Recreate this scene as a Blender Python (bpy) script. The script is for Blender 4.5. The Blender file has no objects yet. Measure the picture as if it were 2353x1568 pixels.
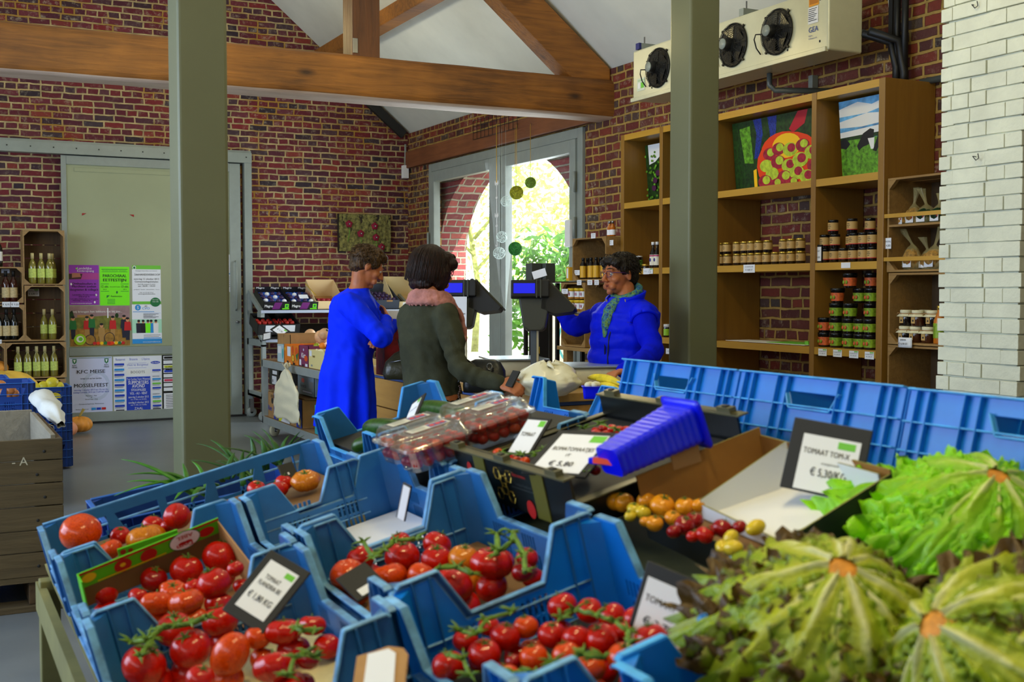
import bpy, math, random
from mathutils import Vector, Matrix, geometry, noise
rnd = random.Random(7)
S = bpy.context.scene
COL = bpy.data.collections.new('shop'); S.collection.children.link(COL)
R = math.radians
# ---------------------------------------------------------------- camera, world, lights, exposure
FPX, YAW, PIT, EYE = 2659.0, R(27), R(-2.52), 1.4
cam_d = bpy.data.cameras.new('camera'); cam = bpy.data.objects.new('camera', cam_d); COL.objects.link(cam)
cam.location = (0, 0, EYE); cam.rotation_euler = (R(90) + PIT, 0, -YAW)
cam_d.sensor_width = 36; cam_d.lens = 36 * FPX / 2353
cam_d.clip_start = .05; cam_d.clip_end = 200
cam_d.dof.use_dof = True; cam_d.dof.focus_distance = 8.0; cam_d.dof.aperture_fstop = 5.2
S.camera = cam
S.view_settings.view_transform = 'Standard'; S.view_settings.look = 'None'
S.view_settings.exposure = 0.06; S.view_settings.gamma = 1; S.view_settings.use_curve_mapping = False
W = bpy.data.worlds.new('sky'); S.world = W; W.use_nodes = True
bg = W.node_tree.nodes['Background']; bg.inputs[0].default_value = (.86, .95, 1, 1); bg.inputs[1].default_value = 3.6
def light(kind, name, loc, energy, col, size=None, sizey=None, rot=None, aim=None):
    l = bpy.data.lights.new(name, kind); l.energy = energy; l.color = col
    if kind == 'AREA':
        l.shape = 'RECTANGLE' if sizey else 'DISK'; l.size = size
        if sizey: l.size_y = sizey
    elif kind == 'SUN': l.angle = size
    else: l.shadow_soft_size = size
    o = bpy.data.objects.new(name, l); COL.objects.link(o); o.location = loc
    if aim: o.rotation_euler = (Vector(aim) - Vector(loc)).to_track_quat('-Z', 'Y').to_euler()
    if rot: o.rotation_euler = rot
    return o
light('SUN', 'sun', (9, 4, 9), 15.0, (1, .96, .86), R(1), aim=(6.5, 9.8, 0))
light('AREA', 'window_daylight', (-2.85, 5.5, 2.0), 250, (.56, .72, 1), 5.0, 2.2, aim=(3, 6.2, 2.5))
light('AREA', 'door_daylight', (5.1, 10.4, 1.6), 75, (.8, .92, 1), 3.0, 2.2, aim=(1, 9.0, 2.0))
for lx, ly, lz, e in ((.2, .9, 3.7, 28), (1.15, 1.5, 3.7, 28), (2.9, 3.6, 3.55, 28), (1.6, 6.6, 3.9, 20), (3.6, 6.6, 3.1, 9), (2.5, 10.2, 3.7, 22)):
    if ly < 2: light('AREA', 'ceiling_lamp', (lx, ly, lz), e, (1, .80, .36), .22, aim=(lx, ly + .02, 0))
    else: light('POINT', 'ceiling_lamp', (lx, ly, lz), e * 1.7, (1, .82, .40), .1)
# ---------------------------------------------------------------- projection helpers (pixel of the 2353x1568 frame -> point in the place)
_f = Vector((math.sin(YAW) * math.cos(PIT), math.cos(YAW) * math.cos(PIT), math.sin(PIT)))
_r = Vector((math.cos(YAW), -math.sin(YAW), 0)); _u = _r.cross(_f)
CAMP = Vector((0, 0, EYE))
def ray(px, py): return _f + _r * ((px - 1176.5) / FPX) - _u * ((py - 784) / FPX)
def P(px, py, X=None, Y=None, Z=None, d=None):
    r = ray(px, py)
    t = X / r.x if X is not None else Y / r.y if Y is not None else (Z - EYE) / r.z if Z is not None else d
    return CAMP + r * t
def depth(p): return (Vector(p) - CAMP).dot(_f)
# ---------------------------------------------------------------- materials
def lin(c):
    return tuple(((v / 255) / 12.92 if v / 255 <= .04045 else ((v / 255 + .055) / 1.055) ** 2.4) for v in c[:3]) + (1,)
_M = {}
class N:
    def __init__(s, name):
        s.m = bpy.data.materials.new(name); s.m.use_nodes = True; s.t = s.m.node_tree; s.b = s.t.nodes['Principled BSDF']
    def n(s, ty, **k):
        x = s.t.nodes.new(ty)
        for a, v in k.items():
            if a.startswith('i_'):
                key = a[2:]; key = int(key) if key.isdigit() else key.replace('_', ' ')
                x.inputs[key].default_value = v
            else: setattr(x, a, v)
        return x
    def l(s, a, b): s.t.links.new(a, b)
    def ramp(s, fac, stops, mode='LINEAR'):
        x = s.n('ShaderNodeValToRGB'); x.color_ramp.interpolation = mode; e = x.color_ramp.elements
        while len(e) > 1: e.remove(e[0])
        e[0].position = stops[0][0]; e[0].color = lin(stops[0][1])
        for p, c in stops[1:]: q = e.new(p); q.color = lin(c)
        s.l(fac, x.inputs[0]); return x.outputs[0]
    def mix(s, f, a, b, bt='MIX'):
        x = s.n('ShaderNodeMix'); x.data_type = 'RGBA'; x.blend_type = bt
        for v, i in ((f, 0), (a, 6), (b, 7)):
            if isinstance(v, (int, float)): x.inputs[i].default_value = v
            elif isinstance(v, tuple): x.inputs[i].default_value = v
            else: s.l(v, x.inputs[i])
        return x.outputs[2]
    def math(s, op, a, b=0, clamp=False):
        x = s.n('ShaderNodeMath', operation=op); x.use_clamp = clamp
        for v, i in ((a, 0), (b, 1)):
            if isinstance(v, (int, float)): x.inputs[i].default_value = v
            else: s.l(v, x.inputs[i])
        return x.outputs[0]
    def bump(s, h, st, dist=.01):
        x = s.n('ShaderNodeBump'); x.inputs['Strength'].default_value = st; x.inputs['Distance'].default_value = dist
        s.l(h, x.inputs['Height']); s.l(x.outputs[0], s.b.inputs['Normal'])
    def noise(s, vec, sc, det=3, ro=.55, dist=0):
        x = s.n('ShaderNodeTexNoise', i_Scale=sc, i_Detail=det, i_Roughness=ro, i_Distortion=dist)
        if vec is not None: s.l(vec, x.inputs['Vector'])
        return x.outputs['Fac']
def mat(name, c, rough=.5, metal=0, var=0, vs=9, bump=0, bs=60, spec=.5, trans=0, emit=0, coat=0, sheen=0, alpha=1, sss=0, ior=1.45):
    if name in _M: return _M[name]
    q = N(name); b = q.b; b.inputs['Base Color'].default_value = lin(c); b.inputs['Roughness'].default_value = rough
    b.inputs['Metallic'].default_value = metal; b.inputs['Specular IOR Level'].default_value = spec
    b.inputs['Transmission Weight'].default_value = trans; b.inputs['Coat Weight'].default_value = coat; b.inputs['IOR'].default_value = ior
    b.inputs['Sheen Weight'].default_value = sheen; b.inputs['Alpha'].default_value = alpha
    if sss: b.inputs['Subsurface Weight'].default_value = sss; b.inputs['Subsurface Radius'].default_value = (.012, .004, .002)
    if emit: b.inputs['Emission Color'].default_value = lin(c); b.inputs['Emission Strength'].default_value = emit
    if var or bump:
        tc = q.n('ShaderNodeTexCoord').outputs['Object']
    if var:
        f = q.noise(tc, vs, 4, .6)
        q.l(q.ramp(f, [(.3, tuple(v * (1 - var) for v in c)), (.7, tuple(min(255, v * (1 + var)) for v in c))]), b.inputs['Base Color'])
    if bump: q.bump(q.noise(tc, bs, 4), bump)
    _M[name] = q.m; return q.m
def wood(name, c1, c2, ax=0, sc=1, rough=.55, bump=.25, knots=0):
    if name in _M: return _M[name]
    q = N(name); tc = q.n('ShaderNodeTexCoord').outputs['Object']
    mp = q.n('ShaderNodeMapping'); s = [14 * sc] * 3; s[ax] = 1.1 * sc; mp.inputs['Scale'].default_value = s; q.l(tc, mp.inputs[0])
    a = q.noise(mp.outputs[0], 2.2, 6, .62, .6); b = q.noise(tc, 1.7 * sc, 3)
    c = q.mix(.5, q.ramp(a, [(.28, c1), (.72, c2)]), q.ramp(b, [(.3, c1), (.7, c2)]))
    if knots:
        v = q.n('ShaderNodeTexVoronoi', i_Scale=knots); mp2 = q.n('ShaderNodeMapping'); s2 = [1.6] * 3; s2[ax] = .7; mp2.inputs['Scale'].default_value = s2
        q.l(tc, mp2.inputs[0]); q.l(mp2.outputs[0], v.inputs['Vector'])
        k = q.n('ShaderNodeMapRange', clamp=True); k.inputs[1].default_value = .03; k.inputs[2].default_value = .13; k.inputs[3].default_value = .85; k.inputs[4].default_value = 0
        q.l(v.outputs['Distance'], k.inputs[0])
        c = q.mix(k.outputs[0], c, lin((38, 22, 10)))
    q.l(c, q.b.inputs['Base Color']); q.b.inputs['Roughness'].default_value = rough
    q.bump(a, bump); _M[name] = q.m; return q.m
def brick(name, ax, cols, mortar, white=.0, rowh=.0675, bw=.205, rough=.75, patch=None):
    if name in _M: return _M[name]
    q = N(name); ge = q.n('ShaderNodeNewGeometry').outputs['Position']
    se = q.n('ShaderNodeSeparateXYZ'); q.l(ge, se.inputs[0]); co = q.n('ShaderNodeCombineXYZ')
    q.l(se.outputs[ax], co.inputs[0]); q.l(se.outputs[2], co.inputs[1])
    nv = q.n('ShaderNodeTexNoise', i_Scale=7.0, i_Detail=3.0); q.l(ge, nv.inputs['Vector'])
    sc = q.n('ShaderNodeVectorMath', operation='SUBTRACT'); q.l(nv.outputs['Color'], sc.inputs[0]); sc.inputs[1].default_value = (.5, .5, .5)
    s2 = q.n('ShaderNodeVectorMath', operation='MULTIPLY_ADD'); q.l(sc.outputs[0], s2.inputs[0]); s2.inputs[1].default_value = (.036, .024, 0); q.l(co.outputs[0], s2.inputs[2])
    br = q.n('ShaderNodeTexBrick', offset=.5, offset_frequency=2, squash=.55, squash_frequency=3)
    q.l(s2.outputs[0], br.inputs['Vector'])
    for k, v in (('Scale', 1), ('Mortar Size', .0105), ('Mortar Smooth', .35), ('Bias', 0), ('Brick Width', bw), ('Row Height', rowh)): br.inputs[k].default_value = v
    br.inputs['Color1'].default_value = (0, 0, 0, 1); br.inputs['Color2'].default_value = (1, 1, 1, 1)
    n = len(cols); c = q.ramp(br.outputs['Color'], [(i / (n - 1) * .96 + .02, k) for i, k in enumerate(cols)])
    fine = q.noise(ge, 55, 5, .7); c = q.mix(q.math('MULTIPLY', fine, .5), c, lin((50, 26, 28)))
    big = q.noise(ge, 1.3, 4, .6)
    w = q.math('MULTIPLY', q.ramp(q.noise(ge, 16, 6, .75), [(.52, (0, 0, 0)), (.68, (255, 255, 255))]), q.ramp(big, [(.4, (0, 0, 0)), (.6, (255, 255, 255))]))
    c = q.mix(q.math('MULTIPLY', w, white), c, lin((196, 184, 156)))
    m2 = q.ramp(q.noise(ge, 9, 5), [(.3, tuple(v * .72 for v in mortar)), (.7, mortar)])
    if patch: m2 = q.mix(q.ramp(big, [(.5, (0, 0, 0)), (.62, (255, 255, 255))]), m2, lin(patch))
    c = q.mix(br.outputs['Fac'], c, m2)
    q.l(c, q.b.inputs['Base Color']); q.b.inputs['Roughness'].default_value = rough; q.b.inputs['Specular IOR Level'].default_value = .35
    h = q.math('ADD', q.math('MULTIPLY', q.math('SUBTRACT', 1, br.outputs['Fac']), 1.0), q.math('MULTIPLY', fine, .45))
    q.bump(h, .9, .012); _M[name] = q.m; return q.m
# ---------------------------------------------------------------- mesh builder
class MB:
    def __init__(s): s.v = []; s.f = []; s.mi = []; s.mats = []; s.M = Matrix.Identity(4); s.sm = []
    def mid(s, m):
        if m not in s.mats: s.mats.append(m)
        return s.mats.index(m)
    def add(s, vs, fs, m, smooth=False):
        o = len(s.v); i = s.mid(m); s.v += [s.M @ Vector(v) for v in vs]
        for f in fs: s.f.append([o + k for k in f]); s.mi.append(i); s.sm.append(smooth)
    def box(s, a, b, m, tp=None):
        x0, y0, z0 = a; x1, y1, z1 = b
        if x0 > x1: x0, x1 = x1, x0
        if y0 > y1: y0, y1 = y1, y0
        if z0 > z1: z0, z1 = z1, z0
        vs = [(x0, y0, z0), (x1, y0, z0), (x1, y1, z0), (x0, y1, z0), (x0, y0, z1), (x1, y0, z1), (x1, y1, z1), (x0, y1, z1)]
        if tp:
            cx, cy = (x0 + x1) / 2, (y0 + y1) / 2
            vs = vs[:4] + [(cx + (x - cx) * tp, cy + (y - cy) * tp, z) for x, y, z in vs[4:]]
        s.add(vs, [(0, 3, 2, 1), (4, 5, 6, 7), (0, 1, 5, 4), (1, 2, 6, 5), (2, 3, 7, 6), (3, 0, 4, 7)], m); return s
    def cbox(s, c, d, m, rz=0, rot=None):
        o = s.M; s.M = o @ Matrix.Translation(c) @ (rot if rot else Matrix.Rotation(rz, 4, 'Z'))
        s.box((-d[0] / 2, -d[1] / 2, -d[2] / 2), (d[0] / 2, d[1] / 2, d[2] / 2), m); s.M = o; return s
    def bar(s, a, b, w, h, m, up=(0, 0, 1)):
        a, b = Vector(a), Vector(b); y = (b - a); L = y.length; y.normalize(); x = y.cross(Vector(up))
        if x.length < 1e-4: x = y.cross(Vector((1, 0, 0)))
        x.normalize(); z = x.cross(y); o = s.M
        s.M = o @ Matrix.Translation(a) @ Matrix((x, y, z)).transposed().to_4x4()
        s.box((-w / 2, 0, -h / 2), (w / 2, L, h / 2), m); s.M = o; return s
    def tube(s, pts, rad, m, n=10, cap=True, sq=1, up=None):
        pts = [Vector(p) for p in pts]; k = len(pts)
        if isinstance(rad, (int, float)): rad = [rad] * k
        vs = []; fs = []; px = None
        for i, p in enumerate(pts):
            t = (pts[min(i + 1, k - 1)] - pts[max(i - 1, 0)]); t = t.normalized() if t.length > 1e-9 else Vector((0, 0, 1))
            if px is None:
                px = t.cross(Vector(up) if up else Vector((0, 0, 1)))
                if px.length < .05: px = t.cross(Vector((1, 0, 0)))
            px = (px - t * px.dot(t)).normalized(); py = t.cross(px)
            for j in range(n):
                a = 2 * math.pi * j / n; vs.append(p + px * math.cos(a) * rad[i] + py * math.sin(a) * rad[i] * sq)
        for i in range(k - 1):
            for j in range(n): fs.append((i * n + j, i * n + (j + 1) % n, (i + 1) * n + (j + 1) % n, (i + 1) * n + j))
        if cap: fs.append(tuple(range(n))[::-1]); fs.append(tuple((k - 1) * n + j for j in range(n)))
        s.add(vs, fs, m, True); return s
    def lathe(s, prof, m, n=16, c=(0, 0, 0), fn=None, cap=True):
        vs = []; fs = []; k = len(prof)
        for i, (r, z) in enumerate(prof):
            for j in range(n):
                a = 2 * math.pi * j / n; q = fn(a, i) if fn else 1
                vs.append((c[0] + r * q * math.cos(a), c[1] + r * q * math.sin(a), c[2] + z))
        for i in range(k - 1):
            for j in range(n): fs.append((i * n + j, i * n + (j + 1) % n, (i + 1) * n + (j + 1) % n, (i + 1) * n + j))
        if cap: fs.append(tuple(range(n))[::-1]); fs.append(tuple((k - 1) * n + j for j in range(n)))
        s.add(vs, fs, m, True); return s
    def ell(s, c, r, m, n=16, k=10, rot=None, fn=None):
        vs = []; fs = []; c = Vector(c)
        if isinstance(r, (int, float)): r = (r, r, r)
        for i in range(1, k):
            t = math.pi * i / k
            for j in range(n):
                a = 2 * math.pi * j / n; v = Vector((math.sin(t) * math.cos(a), math.sin(t) * math.sin(a), -math.cos(t)))
                q = fn(v) if fn else 1; v = Vector((v.x * r[0] * q, v.y * r[1] * q, v.z * r[2] * q))
                if rot: v = rot @ v
                vs.append(c + v)
        for sgn in (-1, 1):
            v = Vector((0, 0, sgn)); q = fn(v) if fn else 1; v = Vector((0, 0, sgn * r[2] * q)); vs.append(c + (rot @ v if rot else v))
        A, B = len(vs) - 2, len(vs) - 1
        for i in range(k - 2):
            for j in range(n): fs.append((i * n + j, i * n + (j + 1) % n, (i + 1) * n + (j + 1) % n, (i + 1) * n + j))
        for j in range(n): fs.append((A, (j + 1) % n, j)); fs.append(((k - 2) * n + j, (k - 2) * n + (j + 1) % n, B))
        s.add(vs, fs, m, True); return s
    def prism(s, loops, th, m, M=None):          # 2D loops (outer + holes) in local xy, thickness along local z from 0 to th
        o = s.M
        if M: s.M = o @ M
        flat = [Vector((p[0], p[1], 0)) for l in loops for p in l]
        tris = geometry.tessellate_polygon([[Vector((p[0], p[1], 0)) for p in l] for l in loops]); n = len(flat)
        vs = flat + [v + Vector((0, 0, th)) for v in flat]; fs = []
        for t in tris:
            a, b, c = (flat[i] for i in t); up = (b - a).cross(c - a).z > 0; t = tuple(t) if up else tuple(t)[::-1]
            fs.append(t[::-1]); fs.append(tuple(i + n for i in t))
        k = 0
        for li, l in enumerate(loops):
            ar = sum(l[i][0] * l[(i + 1) % len(l)][1] - l[(i + 1) % len(l)][0] * l[i][1] for i in range(len(l)))
            for i in range(len(l)):
                a, b = k + i, k + (i + 1) % len(l)
                f = (a, b, b + n, a + n); fs.append(f if (ar > 0) == (li == 0) else f[::-1])
            k += len(l)
        s.add(vs, fs, m); s.M = o; return s
    def grid(s, fn, nu, nv, m, smooth=True, closeu=False):
        vs = [fn(i / (nu if closeu else nu - 1), j / (nv - 1)) for j in range(nv) for i in range(nu)]
        fs = [(j * nu + i, j * nu + (i + 1) % nu, (j + 1) * nu + (i + 1) % nu, (j + 1) * nu + i) for j in range(nv - 1) for i in range(nu if closeu else nu - 1)]
        s.add(vs, fs, m, smooth); return s
    def build(s, name, parent=None, label=None, cat=None, group=None, kind=None, loc=None, local=False, bev=0, seg=2, solid=0, sub=0, autosmooth=False):
        me = bpy.data.meshes.new(name)
        off = Vector((0, 0, 0))
        if not local:
            if parent is not None:
                p = parent
                while p.parent: p = p.parent
                off = p.location.copy()
            elif loc is not None: off = Vector(loc)
            elif label and s.v:
                xs = [v.x for v in s.v]; ys = [v.y for v in s.v]; zs = [v.z for v in s.v]
                off = Vector(((min(xs) + max(xs)) / 2, (min(ys) + max(ys)) / 2, min(zs)))
        me.from_pydata([v - off for v in s.v], [], s.f)
        for m in s.mats: me.materials.append(m)
        me.polygons.foreach_set('material_index', s.mi); me.polygons.foreach_set('use_smooth', s.sm); me.update()
        o = bpy.data.objects.new(name, me); COL.objects.link(o)
        if parent is not None: o.parent = parent
        else: o.location = loc if (local and loc is not None) else off
        if bev:
            b = o.modifiers.new('bevel', 'BEVEL'); b.width = bev; b.segments = seg; b.limit_method = 'ANGLE'; b.angle_limit = R(40)
            b.harden_normals = False
        if sub: b = o.modifiers.new('sub', 'SUBSURF'); b.levels = b.render_levels = sub
        if solid: b = o.modifiers.new('solid', 'SOLIDIFY'); b.thickness = solid; b.offset = 0
        return tag(o, label, cat, group, kind)
def tag(o, label=None, cat=None, group=None, kind=None):
    if label: o['label'] = label
    if cat: o['category'] = cat
    if group: o['group'] = group
    if kind: o['kind'] = kind
    return o
def thing(name, label, cat, loc=(0, 0, 0), group=None, rot=None):
    o = bpy.data.objects.new(name, None); COL.objects.link(o); o.location = loc; o.empty_display_size = .1
    if rot: o.rotation_euler = rot
    return tag(o, label, cat, group)
def dup(src, loc, label=None, group=None, rot=None, scale=None):
    def cp(o, par):
        c = o.copy(); COL.objects.link(c); c.parent = par
        for ch in list(o.children): cp(ch, c)
        return c
    c = cp(src, None); c.location = loc
    if label: c['label'] = label
    if group: c['group'] = group
    if rot is not None: c.rotation_euler = rot
    if scale is not None: c.scale = scale if isinstance(scale, (tuple, list)) else (scale,) * 3
    return c
def structure(mb, name, **k): return mb.build(name, kind='structure', **k)
OR = ['first', 'second', 'third', 'fourth', 'fifth', 'sixth', 'seventh', 'eighth', 'ninth', 'tenth', 'eleventh', 'twelfth', 'thirteenth', 'fourteenth', 'fifteenth', 'sixteenth', 'seventeenth', 'eighteenth', 'nineteenth', 'twentieth']
# writing and flat prints
_TX = {}
def txt(s, bold=0):
    if (s, bold) in _TX: return _TX[(s, bold)]
    cu = bpy.data.curves.new('t', 'FONT'); cu.body = s; cu.size = 1; cu.resolution_u = 2; cu.align_x = 'CENTER'
    o = bpy.data.objects.new('t', cu); me = bpy.data.meshes.new_from_object(o)
    r = ([tuple(v.co) for v in me.vertices], [tuple(p.vertices) for p in me.polygons])
    bpy.data.objects.remove(o); bpy.data.meshes.remove(me); bpy.data.curves.remove(cu)
    _TX[(s, bold)] = r; return r
def art(mb, M, w, h, items, z0=.0012, dz=.0003):
    """items in 0..1 page coordinates, y down. M maps page metres (x right, y up, z out) into place."""
    o = mb.M; mb.M = o @ M
    for k, it in enumerate(items):
        z = z0 + dz * k; t = it[0]
        if t == 'r': _, a, b, c, d, m = it; mb.add([(a * w, -d * h, z), (c * w, -d * h, z), (c * w, -b * h, z), (a * w, -b * h, z)], [(0, 1, 2, 3)], m)
        elif t == 'p': mb.add([(x * w, -y * h, z) for x, y in it[1]], [tuple(range(len(it[1])))], it[2])
        elif t == 'c':
            _, x, y, rx, ry, m = it; mb.add([(x * w + rx * w * math.cos(a * math.pi / 10), -y * h + ry * h * math.sin(a * math.pi / 10), z) for a in range(20)], [tuple(range(20))], m)
        elif t == 't':
            _, s, x, y, hh, m = it[:6]; bold = it[6] if len(it) > 6 else 0; wmax = it[7] if len(it) > 7 else None
            vs, fs = txt(s)
            if not vs: continue
            k2 = hh * h / .7; kx = k2
            if wmax:
                wd = max(v[0] for v in vs) - min(v[0] for v in vs); kx = min(k2 * 1.25, wmax * w / wd)
            for e in ((0,) if not bold else (-bold, bold)): mb.add([(x * w + (v[0] + e * .8) * kx, -y * h + v[1] * k2, z + (e > 0) * dz * .4) for v in vs], fs, m)
    mb.M = o
def frame(o, x, y):      # matrix from origin, x dir, y(up) dir
    x = Vector(x).normalized(); y = Vector(y); y = (y - x * y.dot(x)).normalized(); z = x.cross(y)
    m = Matrix((x, y, z)).transposed().to_4x4(); m.translation = Vector(o); return m
def remesh(mb, voxel, smooth=6, name='body'):
    me = bpy.data.meshes.new('tmp'); me.from_pydata(mb.v, [], mb.f); o = bpy.data.objects.new('tmp', me); S.collection.objects.link(o)
    m = o.modifiers.new('r', 'REMESH'); m.mode = 'VOXEL'; m.voxel_size = voxel; m.use_smooth_shade = True
    if smooth: s = o.modifiers.new('s', 'SMOOTH'); s.iterations = smooth; s.factor = .5
    dg = bpy.context.evaluated_depsgraph_get(); out = bpy.data.meshes.new_from_object(o.evaluated_get(dg), depsgraph=dg)
    bpy.data.objects.remove(o); bpy.data.meshes.remove(me); out.name = name; return out
def rest(on): S.view_layers[0].layer_collection.children[COL.name].exclude = on      # keeps the finished things out of the remeshing
def put(me, name, m, parent=None, disp=None, **k):
    off = Vector((0, 0, 0)); p = parent
    if p is not None:
        while p.parent: p = p.parent
        off = p.location
    me.materials.clear()
    for x in (m if isinstance(m, list) else [m]): me.materials.append(x)
    nv = len(me.vertices); co = [0.] * (3 * nv); me.vertices.foreach_get('co', co); out = []
    if disp: no = [0.] * (3 * nv); me.vertex_normals.foreach_get('vector', no)
    for i in range(0, 3 * nv, 3):
        c = Vector(co[i:i + 3])
        if disp: c = disp(c, Vector(no[i:i + 3]))
        out.extend(c - off)
    me.vertices.foreach_set('co', out)
    for q in me.polygons: q.use_smooth = True
    me.update(); o = bpy.data.objects.new(name, me); COL.objects.link(o); o.parent = parent
    return tag(o, **k)
# ================================================================= THE SETTING
XR, YB = 5.17, 12.87                     # right wall face, back wall face
def roofz(x): return 3.27 + .84 * (XR - x) if x > 1.0 else 3.27 + .84 * (XR - 1.0) - .84 * (1.0 - x)
m_brB = brick('brick_back', 0, [(44, 34, 46), (112, 26, 38), (76, 28, 46), (134, 34, 36), (90, 24, 44), (62, 52, 60), (120, 44, 56), (100, 30, 46), (140, 52, 40)], (196, 172, 124), white=.55, patch=(160, 120, 50))
m_brR = brick('brick_right', 1, [(54, 42, 38), (128, 44, 30), (78, 36, 32), (146, 58, 32), (100, 38, 32), (74, 64, 54), (130, 52, 34), (90, 42, 36)], (182, 146, 74), white=.7, rowh=.071)
m_brO = brick('brick_outside', 0, [(150, 60, 66), (176, 84, 84), (120, 60, 70), (186, 100, 92)], (176, 168, 150), white=.3, rowh=.071)
m_brP = mat('painted_brick', (214, 216, 196), .6, var=.05, vs=4, bump=.55, bs=28)
m_ceil = mat('plaster', (212, 214, 204), .85, var=.04, vs=1.5, bump=.15, bs=3)
q = N('concrete_floor'); ge = q.n('ShaderNodeNewGeometry').outputs['Position']
c = q.ramp(q.noise(ge, .9, 6, .6), [(.3, (98, 104, 108)), (.7, (122, 128, 132))]); c = q.mix(q.math('MULTIPLY', q.ramp(q.noise(ge, 14, 6, .8), [(.6, (0, 0, 0)), (.75, (255, 255, 255))]), .35), c, lin((146, 144, 128)))
q.l(c, q.b.inputs['Base Color']); q.b.inputs['Roughness'].default_value = .32; q.bump(q.noise(ge, 3, 4), .08); m_floor = q.m
m_beam = wood('oak_beam', (70, 40, 12), (176, 112, 40), 0, 1, .6, .9, knots=2.1)
m_beamY = wood('oak_lintel', (96, 52, 28), (140, 84, 48), 1, 1, .6, .5, knots=1.5)
m_beamZ = wood('oak_post', (66, 38, 18), (120, 70, 30), 2, 1, .6, .5, knots=1.5)
m_alu = mat('grey_paint', (138, 146, 140), .4, var=.03)
m_door = mat('sage_paint', (150, 156, 124), .5, var=.03, vs=1)
m_col = mat('column_paint', (104, 106, 78), .42, var=.03, vs=2)
m_black = mat('black', (14, 14, 14), .5); m_dark = mat('dark', (30, 30, 30), .6); m_white = mat('white', (228, 228, 226), .6)
m_steel = mat('steel', (150, 150, 150), .35, metal=1); m_glass = None
q = N('window_glass'); q.t.nodes.remove(q.b); tr = q.n('ShaderNodeBsdfTransparent'); gl = q.n('ShaderNodeBsdfGlossy'); gl.inputs['Roughness'].default_value = .02
mx = q.n('ShaderNodeMixShader'); mx.inputs[0].default_value = .06; q.l(tr.outputs[0], mx.inputs[1]); q.l(gl.outputs[0], mx.inputs[2]); q.l(mx.outputs[0], q.t.nodes['Material Output'].inputs[0]); m_glass = q.m

b = MB(); b.box((-3.2, -3.2, -.1), (5.6, 13.3, 0), m_floor); structure(b, 'floor')
m_ground = mat('garden_paving', (150, 150, 138), .9, var=.1); b = MB(); b.box((5.6, -20, -.14), (60, 60, -.04), m_ground); structure(b, 'trim_ground')
# gable wall
b = MB(); rz = frame((0, YB, 0), (1, 0, 0), (0, 0, 1))
b.prism([[(-3.2, 0), (5.34, 0), (5.34, roofz(5.17)), (XR, roofz(XR)), (1, roofz(1)), (-3.2, roofz(-3.2))]], -.3, m_brB, rz); structure(b, 'wall_back')
b = MB(); rx = Matrix(((0, 0, 1, 0), (1, 0, 0, 0), (0, 1, 0, 0), (0, 0, 0, 1)))      # local x->Y, y->Z, z->X
b.prism([[(-3.2, 0), (8.742, 0), (8.742, 2.83), (12.174, 2.83), (12.174, 0), (YB + .0, 0), (YB + .0, 3.25), (-3.2, 3.25)]], .13, m_brR, Matrix.Translation((XR, 0, 0)) @ rx); structure(b, 'wall_right')
b = MB(); b.box((-3.3, -3.2, 0), (-3.1, 13, 2.2 + .1), m_ceil); structure(b, 'wall_left')
b = MB(); b.prism([[(-3.2, 0), (5.3, 0), (5.3, 3.1), (1, 6.6), (-3.2, 3.1)]], -.1, m_ceil, frame((0, -3.1, 0), (1, 0, 0), (0, 0, 1))); structure(b, 'wall_front')
b = MB()
for x0, x1 in ((1.0, 5.4), (-3.3, 1.0)):
    z0, z1 = (roofz(max(x0, 1.0)), roofz(x1) if x1 > 1 else roofz(1.0)) if x0 >= 1 else (roofz(x0), roofz(1.0))
    if x0 >= 1: z0 = roofz(1.0001)
    b.add([(x0, -3.2, z0), (x1, -3.2, z1), (x1, 12.9, z1), (x0, 12.9, z0), (x0, -3.2, z0 + .12), (x1, -3.2, z1 + .12), (x1, 12.9, z1 + .12), (x0, 12.9, z0 + .12)],
          [(0, 3, 2, 1), (4, 5, 6, 7), (0, 1, 5, 4), (1, 2, 6, 5), (2, 3, 7, 6), (3, 0, 4, 7)], m_ceil)
structure(b, 'ceiling')
# arch in the outer wall beyond the glass
def arch(y0, y1, zs, rise, n=28):
    c = (y0 + y1) / 2; h = (y1 - y0) / 2
    return [(y0, 0)] + [(c - h * math.cos(math.pi * i / n), zs + rise * math.sin(math.pi * i / n)) for i in range(n + 1)] + [(y1, 0)]
b = MB(); ar = arch(9.0, 12.27, 1.75, 1.08)
b.prism([[(8.3, -.04)] + [(9.0, -.04)] + ar[1:-1] + [(12.27, -.04), (13.6, -.04), (13.6, 3.6), (8.3, 3.6)]], .34, m_brO, Matrix.Translation((5.31, 0, 0)) @ rx); structure(b, 'wall_arch')
# glazed doors
b = MB(); y0, y1, zt = 8.745, 12.172, 2.82
for a, c in (((XR - .03, y0, 0), (XR + .06, y0 + .09, zt)), ((XR - .03, y1 - .09, 0), (XR + .06, y1, zt)), ((XR - .03, y0 + .0905, zt - .09), (XR + .06, y1 - .0905, zt)), ((XR - .03, y0 + .0905, 0), (XR + .06, y1 - .0905, .055))): b.box(a, c, m_alu)
for a, c in (((8.838, 10.298)), ((10.462, 12.079))):
    for q0, q1 in (((a, .06), (a + .1, 2.725)), ((c - .1, .06), (c, 2.725)), ((a + .1005, 2.61), (c - .1005, 2.725)), ((a + .1005, .06), (c - .1005, .3))): b.box((XR - .05, q0[0], q0[1]), (XR + .03, q1[0], q1[1]), m_alu)
b.box((XR - .055, 10.3, .06), (XR + .03, 10.46, 2.725), m_alu)
wf = structure(b, 'window_1', bev=.006)
for a, c in ((8.93, 10.21), (10.55, 11.99)):
    b = MB(); b.box((XR - .012, a, .29), (XR - .006, c, 2.62), m_glass); b.build('pane', parent=wf)
b = MB()
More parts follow.
